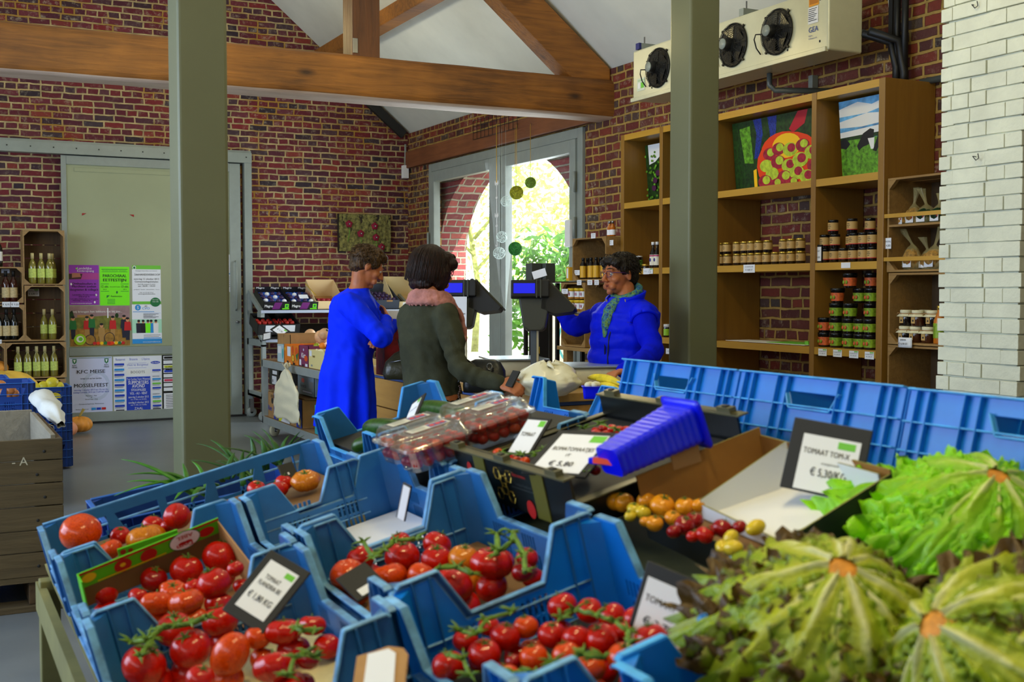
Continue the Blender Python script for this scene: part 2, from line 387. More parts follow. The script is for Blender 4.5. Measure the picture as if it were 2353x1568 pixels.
for z in (2.35, 1.95): b.tube([(XR - .06, 8.83, z - .09), (XR - .06, 8.83, z + .09)], .014, m_alu); b.tube([(XR - .06, 12.12, z - .5), (XR - .06, 12.12, z - .3)], .014, m_alu)
b.build('hinge', parent=wf)
b = MB(); b.box((XR - .09, 8.86, 1.78), (XR - .05, 8.95, 2.02), m_white); b.build('lock_case', parent=wf, bev=.01)
b = MB(); b.box((XR - .055, 8.4, 2.835), (XR + .1, 12.84, 3.03), m_beamY); structure(b, 'trim_lintel', bev=.01)
# sliding barn door in the back wall
b = MB(); yd = YB - .07
b.box((.2, YB - .13, 2.80), (3.27, YB - .0, 2.91), m_alu); b.box((3.19, YB - .12, 0), (3.27, YB, 2.91), m_alu); b.box((.2, YB - .10, 2.91), (3.27, YB, 2.935), m_alu)
for i in range(14): b.cbox((.35 + i * .22, YB - .132, 2.86), (.012, .006, .012), m_dark)
structure(b, 'trim_door')
b = MB(); b.box((1.32, yd, .02), (3.15, yd + .05, 2.79), m_door)
for a, c in (((1.352, 2.70), (3.029, 2.79)), ((1.30, .02), (1.351, 2.79)), ((3.03, .02), (3.15, 2.79)), ((1.352, .715), (3.029, .80)), ((1.352, .02), (3.029, .12))): b.box((a[0], yd - .02, a[1]), (c[0], yd, c[1]), m_alu)
for a, c in (((1.43, 2.63), (3.0, 2.67)), ((1.353, .803), (3.0, .81))): b.box((a[0], yd - .008, a[1]), (c[0], yd, c[1]), m_door)
for x, s in ((1.5, 1), (2.02, -1)): b.prism([[(x, 2.175), (x + .045 * s, 2.20), (x, 2.20)]], .004, mat('red_tape', (150, 20, 20), .6), frame((0, yd - .004, 0), (1, 0, 0), (0, 0, 1)))
dr = structure(b, 'door_1', bev=.003)
b = MB(); b.tube([(3.09, yd - .02, 1.72), (3.09, yd - .06, 1.70), (3.09, yd - .06, 1.2), (3.09, yd - .02, 1.18)], .009, m_alu); b.tube([(3.11, yd - .02, 1.05), (3.11, yd - .05, 1.05), (3.08, yd - .05, 1.05)], .012, m_steel); b.build('handle', parent=dr)
b = MB(); b.box((1.3, YB - .11, 0), (3.19, YB - .02, .02), m_dark); structure(b, 'baseboard_back')
# timber truss
def beam(name, pts_fn, mm, label, cat='beam', bev=.02):
    b = MB(); pts_fn(b); return b.build(name, label=label, cat=cat, bev=bev, seg=2)
b = MB()
def tie(u, v):
    x = -3.2 + u * 8.38; a = v * 2 * math.pi; s = 1 + .03 * noise.noise(Vector((x * 1.2, v * 3, 0)))
    cy = max(-1, min(1, 1.25 * math.cos(a))); cz = max(-1, min(1, 1.25 * math.sin(a)))
    return (x, 8.42 + .15 * cy * s, 2.992 + .162 * cz * s + .006 * noise.noise(Vector((x * 2, cy * 3, cz * 3))))
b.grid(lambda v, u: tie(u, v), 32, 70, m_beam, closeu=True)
b.add([tie(1, i / 32) for i in range(32)], [tuple(range(32))], m_beam); mi_ = b.mid(wood('oak_underside_lit', (168, 140, 116), (214, 190, 168), 0, 1, .6, .4))  # paler wood on the bottom faces: daylight bounced from below, put into the colour
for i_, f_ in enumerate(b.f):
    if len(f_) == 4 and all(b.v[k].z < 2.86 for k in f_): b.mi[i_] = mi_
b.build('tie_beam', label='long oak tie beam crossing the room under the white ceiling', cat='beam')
b = MB(); b.box((2.9, 8.31, 3.14), (3.115, 8.53, 4.9), m_beamZ); b.box((2.9, 8.305, 3.17), (2.94, 8.31, 3.28), m_steel); b.build('king_post', label='upright oak post standing on the long tie beam', cat='beam', bev=.012)
b = MB(); b.prism([[(5.165, 3.05), (4.80, 3.145), (3.12, 4.523), (3.12, 4.87), (5.165, 3.25)]], .2, m_beam, frame((0, 8.52, 0), (1, 0, 0), (0, 0, 1)) ); b.build('rafter', label='slanting oak rafter rising left from the right end of the tie beam', cat='beam', bev=.012)
b = MB(); b.box((3.99, 8.6, 3.95), (4.16, YB - .001, 4.10), m_beam); b.box((3.99, -3, 3.95), (4.16, 8.3, 4.10), m_beam); b.build('purlin', label='dark oak purlin running under the roof slope behind the upright post', cat='beam', bev=.012)
# cable tray on the gable, conduit and sensor
b = MB(); b.bar((4.15, YB - .05, roofz(4.15) - .12), (5.1, YB - .05, roofz(5.1) - .1), .05, .1, m_dark); b.build('cable_duct', label='black cable duct along the roof slope on the brick gable', cat='duct')
p = P(937, 372, Y=12.82)
b = MB(); b.tube([(5.12, 12.82, 3.12), (5.12, 12.82, 2.86)], .012, m_alu); b.box((5.08, 12.78, 2.72), (5.145, 12.85, 2.87), m_white); b.build('wall_sensor', label='small white sensor box under a grey conduit in the brick corner', cat='sensor')
# steel columns
for (cx, cy), lab in (((.927, 4.76), 'left grey square steel column behind the tomato crates'), ((3.80, 5.29), 'right grey square steel column in front of the tall bookcase')):
    t = thing('steel_column', lab, 'column', (cx + .1, cy + .1, 0))
    b = MB(); b.box((cx, cy, 0), (cx + .2, cy + .2, roofz(cx) + .05), m_col); b.build('shaft', parent=t, bev=.014, seg=3)
    b = MB(); b.box((cx - .04, cy - .04, 0), (cx + .24, cy + .24, .012), m_col); b.build('base_plate', parent=t)
# white painted brick pier with real courses
b = MB(); b.box((4.415, 3.625, 0), (5.17, 4.05, 3.4), m_brP)
z = 0; k = 0
while z < 3.33:
    h = .0705; off = 0 if k % 2 else .1
    y = 3.60 
    ys = [3.60]; 
    while y < 4.075:
        L = (.2 if rnd.random() < .6 else .1) if y > 3.6 else (.1 if k % 2 else .21)
        y = min(4.075, y + L); ys.append(y)
    for a, c in zip(ys, ys[1:]):
        if c - a < .03: continue
        j = rnd.uniform(-.007, .004); e = rnd.uniform(-.006, .006) if c > 4.07 else 0; e0 = rnd.uniform(-.004, .004) if a <= 3.6 else 0
        b.cbox((4.43 + j, (a + c) / 2 + (e + e0) / 2, z + h / 2), (.06, c - a - .0035 + e - e0, h - .007 + rnd.uniform(-.003, .003)), m_brP, rot=Matrix.Rotation(rnd.uniform(-.012, .012), 4, 'X'))
    x = 4.46
    while x < 5.17:
        L = .2 if rnd.random() < .6 else .1; c = min(5.17, x + L); b.cbox(((x + c) / 2, 3.62 + rnd.uniform(-.004, .004), z + h / 2), (c - x - .005, .04, h - .008), m_brP); x = c
    z += h; k += 1
pier = structure(b, 'wall_pier', bev=.009, seg=2)
b = MB()
for px, py in ((2240, 12), (2242, 360)):
    p = P(px, py, X=4.40); b.tube([p + Vector((.03, 0, .0)), p + Vector((-.02, 0, 0)), p + Vector((-.022, -.02, -.02)), p + Vector((-.02, -.035, -.012)), p + Vector((-.02, -.03, .01))], .0022, m_dark, 6)
b.build('hook', parent=None, label='bent black wire hooks sticking out of the white brick pier', cat='hook')
# garden: leafy trees beyond the arch
def leafmat(n, c, tr):
    q = N(n); q.b.inputs['Base Color'].default_value = lin(c); q.b.inputs['Roughness'].default_value = .5
    g = q.n('ShaderNodeNewGeometry').outputs['Position']; q.l(q.ramp(q.noise(g, 1.4, 3), [(.35, tuple(v * .55 for v in c)), (.65, c)]), q.b.inputs['Base Color'])
    t = q.n('ShaderNodeBsdfTranslucent'); t.inputs[0].default_value = lin(tr); mx = q.n('ShaderNodeMixShader'); mx.inputs[0].default_value = .45
    q.l(q.b.outputs[0], mx.inputs[1]); q.l(t.outputs[0], mx.inputs[2]); q.l(mx.outputs[0], q.t.nodes['Material Output'].inputs[0]); return q.m
m_leaf = leafmat('leaves', (190, 220, 110), (220, 250, 130)); m_leafd = leafmat('leaves_dark', (70, 120, 40), (110, 170, 50)); m_bark = mat('bark', (150, 150, 96), .9, var=.2)
def tree(cx, cy, h, r, label, seed, mm, nl=2600, trunk=.09):
    t = thing('garden_tree', label, 'tree', (cx, cy, -.04), 'garden trees beyond the arch'); g = random.Random(seed)
    b = MB(); b.tube([(cx, cy, -.05), (cx + .1, cy, h * .25), (cx - .1, cy + .1, h * .5), (cx, cy, h * .85)], [trunk, trunk * .8, trunk * .6, .02], m_bark, 8)
    for i in range(5): a = i * 1.3; b.tube([(cx, cy, h * .3 + i * .2), (cx + .5 * r * math.cos(a), cy + .5 * r * math.sin(a), h * .55 + i * .15)], [trunk * .5, .015], m_bark, 6)
    b.build('trunk', parent=t)
    b = MB(); cl = [(g.uniform(-1, 1), g.uniform(-1, 1), g.uniform(-.8, 1)) for _ in range(34)]
    for i in range(nl):
        q = g.choice(cl); v = Vector((q[0] * r * .75 + g.gauss(0, .16) * r, q[1] * r * .75 + g.gauss(0, .16) * r, h * .58 + q[2] * h * .36 + g.gauss(0, .09) * h)); c = Vector((cx, cy, 0)) + v
        s = g.uniform(.05, .11); a = Vector((g.uniform(-1, 1), g.uniform(-1, 1), g.uniform(-1, 1))).normalized(); d = a.orthogonal().normalized() * s * .55
        b.add([c - a * s, c + d, c + a * s, c - d], [(0, 1, 2, 3)], mm)
    b.build('foliage', parent=t)
tree(11.5, 18.5, 4.2, 2.3, 'pale sunlit leafy tree filling the left pane of the arch', 1, m_leaf, 3000)
tree(11.5, 24.5, 6.0, 2.8, 'tall pale leafy tree filling the top of the right pane', 2, m_leaf, 3000)
tree(8.6, 15.6, 2.2, .8, 'dark green shrub behind the left till screen', 3, m_leafd, 1500, .05)
tree(17.5, 24.5, 5.0, 2.6, 'light green tree at the right edge of the arch', 4, m_leaf, 2400)
m_crm = mat('cream_panel', (226, 220, 190), .6); m_teal = mat('teal_print', (60, 168, 168), .6)
b = MB(); Mx = frame((7.2, 13.2, 1.22), (0, -1, 0), (0, 0, 1)); b.box((7.2, 8.6, -.04), (7.26, 13.6, 1.2), m_crm)
art(b, frame((7.2, 13.6, 1.2), (0, -1, 0), (0, 0, 1)), 5.0, 1.0, [('r', 0, 0, 1, .12, m_white), ('c', .2, .45, .05, .25, m_teal), ('c', .2, .45, .04, .2, m_crm), ('c', .2, .45, .018, .14, m_teal), ('c', .62, .5, .05, .25, m_teal), ('c', .62, .5, .04, .2, m_crm)])
b.build('garden_banner', label='cream and teal banner standing in the garden behind the glass', cat='banner')
# ================================================================= FURNITURE AND GOODS ALONG THE WALLS
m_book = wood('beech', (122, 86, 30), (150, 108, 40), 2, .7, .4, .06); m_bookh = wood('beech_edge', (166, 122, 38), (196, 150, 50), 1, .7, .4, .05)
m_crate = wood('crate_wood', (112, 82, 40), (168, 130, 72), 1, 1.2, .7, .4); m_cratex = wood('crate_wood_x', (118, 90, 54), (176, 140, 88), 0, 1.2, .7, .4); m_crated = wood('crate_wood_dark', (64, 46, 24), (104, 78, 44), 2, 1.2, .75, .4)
m_gold = mat('gold_lid', (196, 164, 70), .3, metal=.8); m_label = mat('kraft_label', (186, 150, 88), .6); m_redline = mat('red_print', (190, 40, 40), .6)
m_jam = mat('dark_jam_glass', (22, 12, 10), .12, coat=.6); m_lidk = mat('black_lid', (16, 16, 18), .25); m_ink = mat('ink', (24, 24, 30), .7); m_grn = mat('green_print', (110, 190, 60), .6)
m_paper = mat('paper', (226, 228, 234), .7); m_kraft = mat('cardboard', (170, 128, 78), .8, var=.06); m_kraftd = mat('cardboard_dark', (120, 88, 50), .8)
def lbl(*lines, g=True):
    it = [('r', 0, 0, 1, 1, m_paper)] + ([('r', .55, .04, .95, .2, m_grn)] if g else [])
    for s, y, h in lines: it.append(('t', s, .5, y, h, m_ink, .01, .85))
    return it
# tall open bookcase against the right wall
bk = thing('bookcase', 'tall open beech bookcase against the right brick wall', 'shelving', (4.97, 6.2, 0))
for y0, y1 in ((7.505, 7.55), (6.99, 7.03), (6.36, 6.40), (5.378, 5.42), (4.825, 4.872)):
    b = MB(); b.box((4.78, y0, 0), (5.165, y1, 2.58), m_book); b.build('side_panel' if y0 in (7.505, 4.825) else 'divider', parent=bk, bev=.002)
YS = [(7.03, 7.505), (6.40, 6.99), (5.42, 6.36), (4.872, 5.378)]
for y0, y1 in YS:
    for z in (2.58, 2.062, 1.563, 1.058, .56, .1):
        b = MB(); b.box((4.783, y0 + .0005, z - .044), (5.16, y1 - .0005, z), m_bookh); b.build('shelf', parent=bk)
def back_plate(y0, y1, z0, z1): b = MB(); b.box((5.13, y0, z0), (5.16, y1, z1), m_book); b.build('back_board', parent=bk)
back_plate(7.031, 7.504, .1, 1.518); back_plate(7.031, 7.504, 1.564, 2.017)
m_gr = mat('picture_grass', (80, 130, 30), .4, var=.4, vs=40); m_grd = mat('picture_grass_dark', (22, 50, 14), .4, var=.5, vs=40); m_sky = mat('picture_sky', (90, 150, 220), .4, var=.35, vs=9)
m_or = mat('picture_orange', (222, 62, 14), .4); m_yel = mat('picture_yellow', (240, 190, 20), .4); m_ap = mat('apple_green', (170, 190, 50), .4, var=.15, vs=30); m_apr = mat('apple_red', (150, 30, 50), .4, var=.2, vs=40)
m_boot = mat('boot_red', (176, 14, 40), .4); m_bootb = mat('boot_blue', (26, 44, 120), .4, var=.4, vs=90); m_cow = mat('cow_black', (18, 18, 24), .5); m_purp = mat('plum_print', (70, 20, 60), .5)
def panel(name, label, x, y0, y1, z0, z1, items, base, lean=.04):
    """upright print board facing -X, standing on a shelf"""
    b = MB(); M = frame((x + lean, y1, z1), (0, -1, 0), (-lean, 0, z1 - z0)); w, h = y1 - y0, math.hypot(z1 - z0, lean)
    o = b.M; b.M = M; b.box((0, -h, -.012), (w, 0, 0), base); b.M = o; art(b, M, w, h, items, .0008, .00012); return b.build(name, label=label, cat='picture')
pr = random.Random(3)
it = [('c', .62, .66, .36, .40, m_or)]
it = [('p', [(.0, .0), (.2, 0), (.2, 1), (0, 1)], m_grd), ('p', [(.2, 0), (1, 0), (1, .45), (.2, .45)], m_grd), ('p', [(.08, .1), (.2, .08), (.22, .62), (.12, .6)], m_gr),
      ('p', [(.24, 0), (.33, 0), (.34, .22), (.28, .55), (.23, .56), (.27, .2)], m_bootb), ('p', [(.40, 0), (.5, 0), (.48, .25), (.42, .3)], m_bootb),
      ('p', [(.72, 0), (.82, 0), (.78, .18), (.66, .28), (.62, .22)], m_boot), ('p', [(.88, 0), (1, 0), (1, .4), (.9, .34), (.86, .16)], m_boot),
      ('c', .60, .68, .345, .42, m_or), ('c', .55, .50, .24, .26, m_or), ('c', .585, .44, .15, .17, m_yel), ('p', [(.92, .42), (1.0, .44), (1.0, .6), (.955, .8), (.93, .78), (.965, .58), (.96, .5), (.92, .5)], m_or), ('p', [(.215, .72), (.25, .7), (.25, .98), (.215, .98)], m_yel), ('r', 0, .985, .2, 1, m_grd)]
for x, y, r, g in ((.40, .52, .07, 0), (.50, .47, .07, 0), (.62, .50, .075, 1), (.75, .47, .07, 0), (.84, .58, .075, 1), (.36, .68, .07, 1), (.49, .65, .075, 0), (.60, .72, .075, 1), (.72, .66, .08, 1), (.86, .76, .075, 0), (.42, .80, .07, 1), (.55, .87, .075, 0), (.68, .83, .075, 1), (.34, .9, .075, 0), (.46, .95, .06, 0), (.78, .9, .075, 1), (.63, .96, .06, 0), (.88, .92, .06, 1)):
    it.append(('c', x, y, r, r * 1.25, m_ap if g else m_apr)); it.append(('c', x + .015, y - .02, r * .55, r * .8, m_apr if g and r > .074 else m_ap))
p0, p1 = P(1672, 430, X=4.84), P(1858, 270, X=4.84)
panel('apple_picture', 'photo board of apples in an orange bucket on the bookcase', 4.86, 5.425, 6.34, 2.064, 2.52, it, m_grd)
it = [('r', 0, 0, 1, .52, m_sky), ('p', [(0, .1), (.35, .04), (.6, .1), (1, .02), (1, .12), (.5, .2), (0, .2)], m_white), ('p', [(0, .26), (.5, .2), (1, .24), (1, .33), (.4, .36), (0, .34)], m_white), ('p', [(0, .4), (1, .36), (1, .5), (0, .5)], m_white), ('p', [(0, .47), (1, .45), (1, .5), (0, .52)], m_grd), ('r', 0, .51, 1, 1, m_gr),
      ('p', [(.0, .5), (.1, .48), (.18, .56), (.1, .62), (0, .6)], m_cow), ('p', [(.3, .6), (.42, .45), (.55, .4), (.62, .42), (.6, .54), (.5, .6), (.4, .62), (.33, .66)], m_cow), ('p', [(.5, .52), (.62, .52), (.6, .66), (.55, .66)], m_white),
      ('p', [(.58, .68), (.68, .5), (.78, .36), (.9, .3), (1, .3), (1, .56), (.85, .54), (.72, .6), (.64, .7)], m_cow), ('p', [(.78, .36), (.92, .26), (1, .24), (1, .34), (.9, .4)], m_white), ('p', [(.8, .52), (.86, .52), (.85, .68), (.8, .68)], m_white), ('p', [(.92, .5), (.98, .5), (.98, .66), (.93, .66)], m_white)]
panel('cow_picture', 'photo board of black and white cows grazing on the bookcase', 4.86, 4.875, 5.32, 2.064, 2.52, it, m_gr)
it = [('r', 0, 0, 1, 1, m_grd), ('p', [(.1, .0), (.9, 0), (.6, .14), (.3, .3), (.1, .34)], m_white)]
for _ in range(120): x, y = pr.random(), pr.random() ** .7; it.append(('c', x, min(.97, y + .05), .03, .02, m_gr))
for x, y in ((.4, .5), (.3, .62), (.5, .66), (.25, .75), (.8, .45), (.6, .8)): it.append(('c', x, y, .07, .05, m_purp))
panel('tree_picture', 'photo board of a leafy plum tree on the left of the bookcase', 4.9, 7.04, 7.46, 2.064, 2.50, it, m_grd)
panel('tree_picture', 'edge of a leafy green photo board beside the right steel column', 4.9, 6.42, 6.94, 2.064, 2.50, [('r', 0, 0, 1, 1, m_grd)] + it[3:40], m_grd)
# jars
def jar(r, h, body, lid, lab, lh=.5, red=False, lz=.22, name='honey_jar', dots=None):
    b = MB(); b.lathe([(r * .9, 0), (r, .004), (r, h * .78), (r * .93, h * .84)], body, 18); o = b.build(name, local=True, label='x', cat='jar')
    b = MB(); b.lathe([(r * .93, h * .83), (r * .97, h * .835), (r * .97, h * .985), (r * .9, h)], lid, 18); b.build('lid', parent=o, local=True)
    b = MB(); z0, z1 = h * lz, h * (lz + lh)
    b.lathe([(r * 1.012, z0), (r * 1.012, z1)], lab, 18, cap=False)
    if red: b.lathe([(r * 1.02, z0), (r * 1.02, z0 + h * .05)], m_redline, 18, cap=False)
    for a in range(4):
        for k in range(3):
            an = math.pi + a * .02 + (k - 1) * .0; 
    for k in range(3):
        a0 = math.pi - .55; vs = []
        zz = z0 + (z1 - z0) * (.3 + .2 * k); n = 6; wd = (.5, .8, .6)[k]
        for i in range(n + 1): a = math.pi - wd / 2 + wd * i / n; vs += [(r * 1.03 * math.cos(a), r * 1.03 * math.sin(a), zz), (r * 1.03 * math.cos(a), r * 1.03 * math.sin(a), zz + h * .035)]
        b.add(vs, [(2 * i, 2 * i + 2, 2 * i + 3, 2 * i + 1) for i in range(n)], dots or m_ink)
    b.build('jar_label', parent=o, local=True); return o
def place(proto, used, loc, label, group, rz=0):
    if not used: used.append(1); proto.location = loc; proto['label'] = label; proto['group'] = group; proto.rotation_euler = (0, 0, rz); return proto
    return dup(proto, loc, label, group, rot=(0, 0, rz))
def cellx(px, x): return P(px, 700, X=x).y
jA = jar(.0295, .078, m_jam, m_gold, m_label, .58); used = []
C3 = lambda c: 1620 + c / 3.0155
row = [103, 155, 222, 275, 320, 370, 425, 487, 541, 594, 660]
for k, c in enumerate(row): place(jA, used, (4.84, cellx(C3(c), 4.84), 1.5635), f'gold-lidded jar, {OR[k]} from the steel column in the bottom row', 'gold-lidded jars on the wide shelf')
for k, c in enumerate([103, 150, 220, 273, 318, 370, 432, 541, 595, 658]): place(jA, used, (4.84, cellx(C3(c), 4.84), 1.642), f'gold-lidded jar, {OR[k]} from the steel column in the upper row', 'gold-lidded jars on the wide shelf')
jB = jar(.031, .084, m_jam, m_lidk, m_label, .58, red=True, name='jam_jar'); used = []
for k, c in enumerate([827, 893, 957, 1023, 1092, 1155]): place(jB, used, (4.84, cellx(C3(c), 4.84), 1.5635), f'black-lidded jam jar, {OR[k]} from left in the bottom row', 'black-lidded jam jars')
for k, c in enumerate([825, 895, 962, 1028, 1092, 1155]): place(jB, used, (4.84 + (.05 if k == 2 else 0), cellx(C3(c), 4.84), 1.648), f'black-lidded jam jar, {OR[k]} from left in the middle row', 'black-lidded jam jars')
for k, c in enumerate([882, 950, 1013, 1075]): place(jB, used, (4.84 + (.07 if k in (1, 3) else 0), cellx(C3(c), 4.84), 1.7325), f'black-lidded jam jar, {OR[k]} from left in the top row', 'black-lidded jam jars')
m_syr = mat('apple_print', (120, 150, 30), .5, var=.25, vs=60); m_syro = mat('pear_print', (196, 90, 40), .5, var=.2, vs=60)
def tub(lab):
    b = MB(); b.lathe([(.033, 0), (.035, .004), (.040, .068)], m_jam, 18); o = b.build('syrup_tub', local=True, label='x', cat='tub')
    b = MB(); b.lathe([(.042, .066), (.0425, .085), (.040, .088)], m_lidk, 18); b.build('lid', parent=o, local=True)
    b = MB(); b.lathe([(.0362, .012), (.0405, .06)], lab, 18, cap=False)
    for a in (2.8, 3.4): b.ell((.0395 * math.cos(a), .0395 * math.sin(a), .034), (.004, .009, .012), m_syro if lab is m_syr else m_syr, 8, 6)
    b.build('tub_label', parent=o, local=True); return o
tg, tr_ = tub(m_syr), tub(m_syro); ug, ur = [], []
for r, (cs, zz) in enumerate((([832, 912, 1003, 1082, 1150], 0), ([830, 910, 1000, 1080, 1148], 1), ([910, 1008, 1088], 2), ([918, 1010, 1090], 3), ([1003, 1090], 4))):
    for k, c in enumerate(cs):
        red = (k == 0 and r in (0, 1, 3)) or r == 4; bx = .07 if (r >= 2 and k == len(cs) - 1) or (r == 3 and k == 1) else 0
        place(tr_ if red else tg, ur if red else ug, (4.845 + bx, cellx(C3(c), 4.845), 1.0585 + .0885 * zz), f'{"red" if red else "green"}-labelled syrup tub, {OR[k]} from left in {OR[r]} row up', 'syrup tubs stacked in a pyramid')
def slip(px0, px1, z1, h, x, *lines, g=True, name='price_label', label=None):
    y1, y0 = P(px0, 700, X=x).y, P(px1, 700, X=x).y; b = MB(); M = frame((x, y1, z1), (0, -1, 0), (0, 0, 1)); o = b.M; b.M = M; b.box((0, -h, 0), (y1 - y0, 0, .001), m_paper); b.M = o
    art(b, M, y1 - y0, h, lbl(*lines, g=g), .0014); return b.build(name, label=label, cat='price label')
xs = 4.7815
slip(1708, 1734, 1.565, .052, xs, ('CONFITUUR', .35, .16), ('€ 4,80 ST', .75, .2), label='white price label under the gold-lidded jars on the shelf edge', g=False)
slip(1932, 1953, 1.56, .032, xs, (' ', .5, .2), label='torn blank white label under the black-lidded jars', g=False)
for i, (a, c) in enumerate(((1882, 1901), (1916, 1936), (1953, 1974), (1989, 2010))): slip(a, c, 1.05, .042, xs, ('LOONSE STROOP', .42, .14), ('€ 1,95 ST', .75, .16), label=f'white price label, {OR[i]} from left under the stacked syrup tubs')
slip(1478, 1491, 1.562, .045, xs, ('€ 2,95', .6, .2), label='white price label on the shelf edge beside the cashier hair', g=False)
slip(1484 + 2, 1500, 1.56, .04, xs - .001, ('SAP', .4, .2), ('€ 3,20', .75, .2), label='white price label below the heart-labelled bottles')
slip(1531, 1545, .98, .04, xs, ('€ 2,10', .6, .2), label='white label low on the left bookcase beside the column', g=False)
# price card in black frame on the shelf
b = MB(); ya, yb = P(1862, 700, X=4.80).y, P(1886, 700, X=4.80).y
b.box((4.80, yb, 1.5635), (4.812, ya, 1.672), m_black); art(b, frame((4.80, ya, 1.672), (0, -1, 0), (0, 0, 1)), ya - yb, .108, [('r', .3, .12, 1, .9, m_paper), ('t', 'CONF', .65, .4, .09, m_ink), ('t', '€ 4,80', .65, .75, .11, m_ink)])
b.build('price_card', label='black framed price card standing left of the jam jars', cat='price card')
# papers on the empty shelf
for k, (a, c, x0, mm, lab) in enumerate(((1668, 1770, 4.86, m_paper, 'white paper sheet lying on the lower wide shelf'), (1700, 1850, 4.80, m_white, 'pink-white leaflet lying in the middle of the lower shelf'), (1762, 1850, 4.84, m_grn, 'lime green leaflet lying on the lower wide shelf'))):
    b = MB(); b.box((x0, cellx(c, x0), 1.0585 + .003 * k), (x0 + .2, cellx(a, x0), 1.061 + .003 * k), mm); b.build('leaflet', label=lab, cat='paper')
b = MB(); b.box((4.85, cellx(1858, 4.85), 1.0585), (5.0, cellx(1850, 4.85), 1.085), m_grn); b.build('booklet', label='small green booklet at the right end of the lower shelf', cat='booklet')
# sparse goods on the left part of the bookcase
def bottle(prof, body, capm, caph, lab, lz, name, label, loc, group=None, lr=None, cat='bottle', deco=None, s=16):
    b = MB(); b.lathe(prof, body, s); o = b.build(name, local=True, label=label, cat=cat, group=group, loc=loc)
    r, z = prof[-1]; b = MB(); b.lathe([(r * 1.12, z - caph * .9), (r * 1.15, z + .002), (r * 1.0, z + .004)], capm, s); b.build('cap', parent=o, local=True)
    if lab: b = MB(); R0 = lr or max(p[0] for p in prof) * 1.015; b.lathe([(R0, lz[0]), (R0, lz[1])], lab, s, cap=False); (deco(b, R0) if deco else None); b.build('bottle_label', parent=o, local=True)
    return o
m_purl = mat('purple_heart', (60, 50, 130), .5)
def heart(b, r): b.ell((-r, -.0, .06), (.002, .011, .014), m_purl, 10, 6); b.lathe([(r * 1.01, .085), (r * 1.01, .095)], mat('magenta', (170, 30, 90), .5), 16, cap=False)
bp = [(.024, 0), (.026, .004), (.026, .105), (.012, .14), (.0115, .188)]
hb = bottle(bp, m_jam, m_white, .02, mat('cream_label', (226, 220, 200), .6), (.02, .098), 'juice_bottle', 'dark juice bottle with purple heart label, left of the pair', (4.83, cellx(1500, 4.83), 1.5635), 'heart-labelled juice bottles', deco=heart)
dup(hb, (4.83, cellx(1509.5, 4.83), 1.5635), 'dark juice bottle with purple heart label, against the divider')
bottle([(.034, 0), (.037, .004), (.037, .085), (.03, .095)], m_jam, m_white, .02, mat('green_jar_label', (96, 160, 30), .5, var=.2, vs=50), (.012, .066), 'green_label_jar', 'dark jar with white lid and green label above the cashier hair', (4.9, cellx(1466, 4.9), 1.5635), cat='jar')
bottle([(.027, 0), (.028, .003), (.028, .028)], m_jam, m_gold, .012, None, None, 'small_jar', 'tiny gold-lidded jar between the green jar and bottles', (4.86, cellx(1483.5, 4.86), 1.5635), cat='jar')
bottle([(.03, 0), (.032, .004), (.032, .13), (.013, .17), (.012, .2)], m_jam, m_gold, .02, None, None, 'oil_bottle', 'dark bottle with yellow cap low behind the cashier shoulder', (4.84, cellx(1508, 4.84), 1.0585))
bottle([(.03, 0), (.033, .004), (.033, .08), (.03, .09)], m_jam, m_white, .02, mat('lime_label', (150, 200, 40), .5), (.012, .06), 'lime_label_jar', 'lime-labelled jar just left of the right column, upper one', (4.83, cellx(1532, 4.83), 1.0585), cat='jar')
bottle([(.03, 0), (.033, .004), (.033, .08), (.03, .09)], m_jam, m_white, .02, mat('magenta', (170, 30, 90), .5), (.012, .06), 'purple_label_jar', 'purple-labelled jar just left of the right column, lower one', (4.83, cellx(1532, 4.83), .5605), cat='jar')
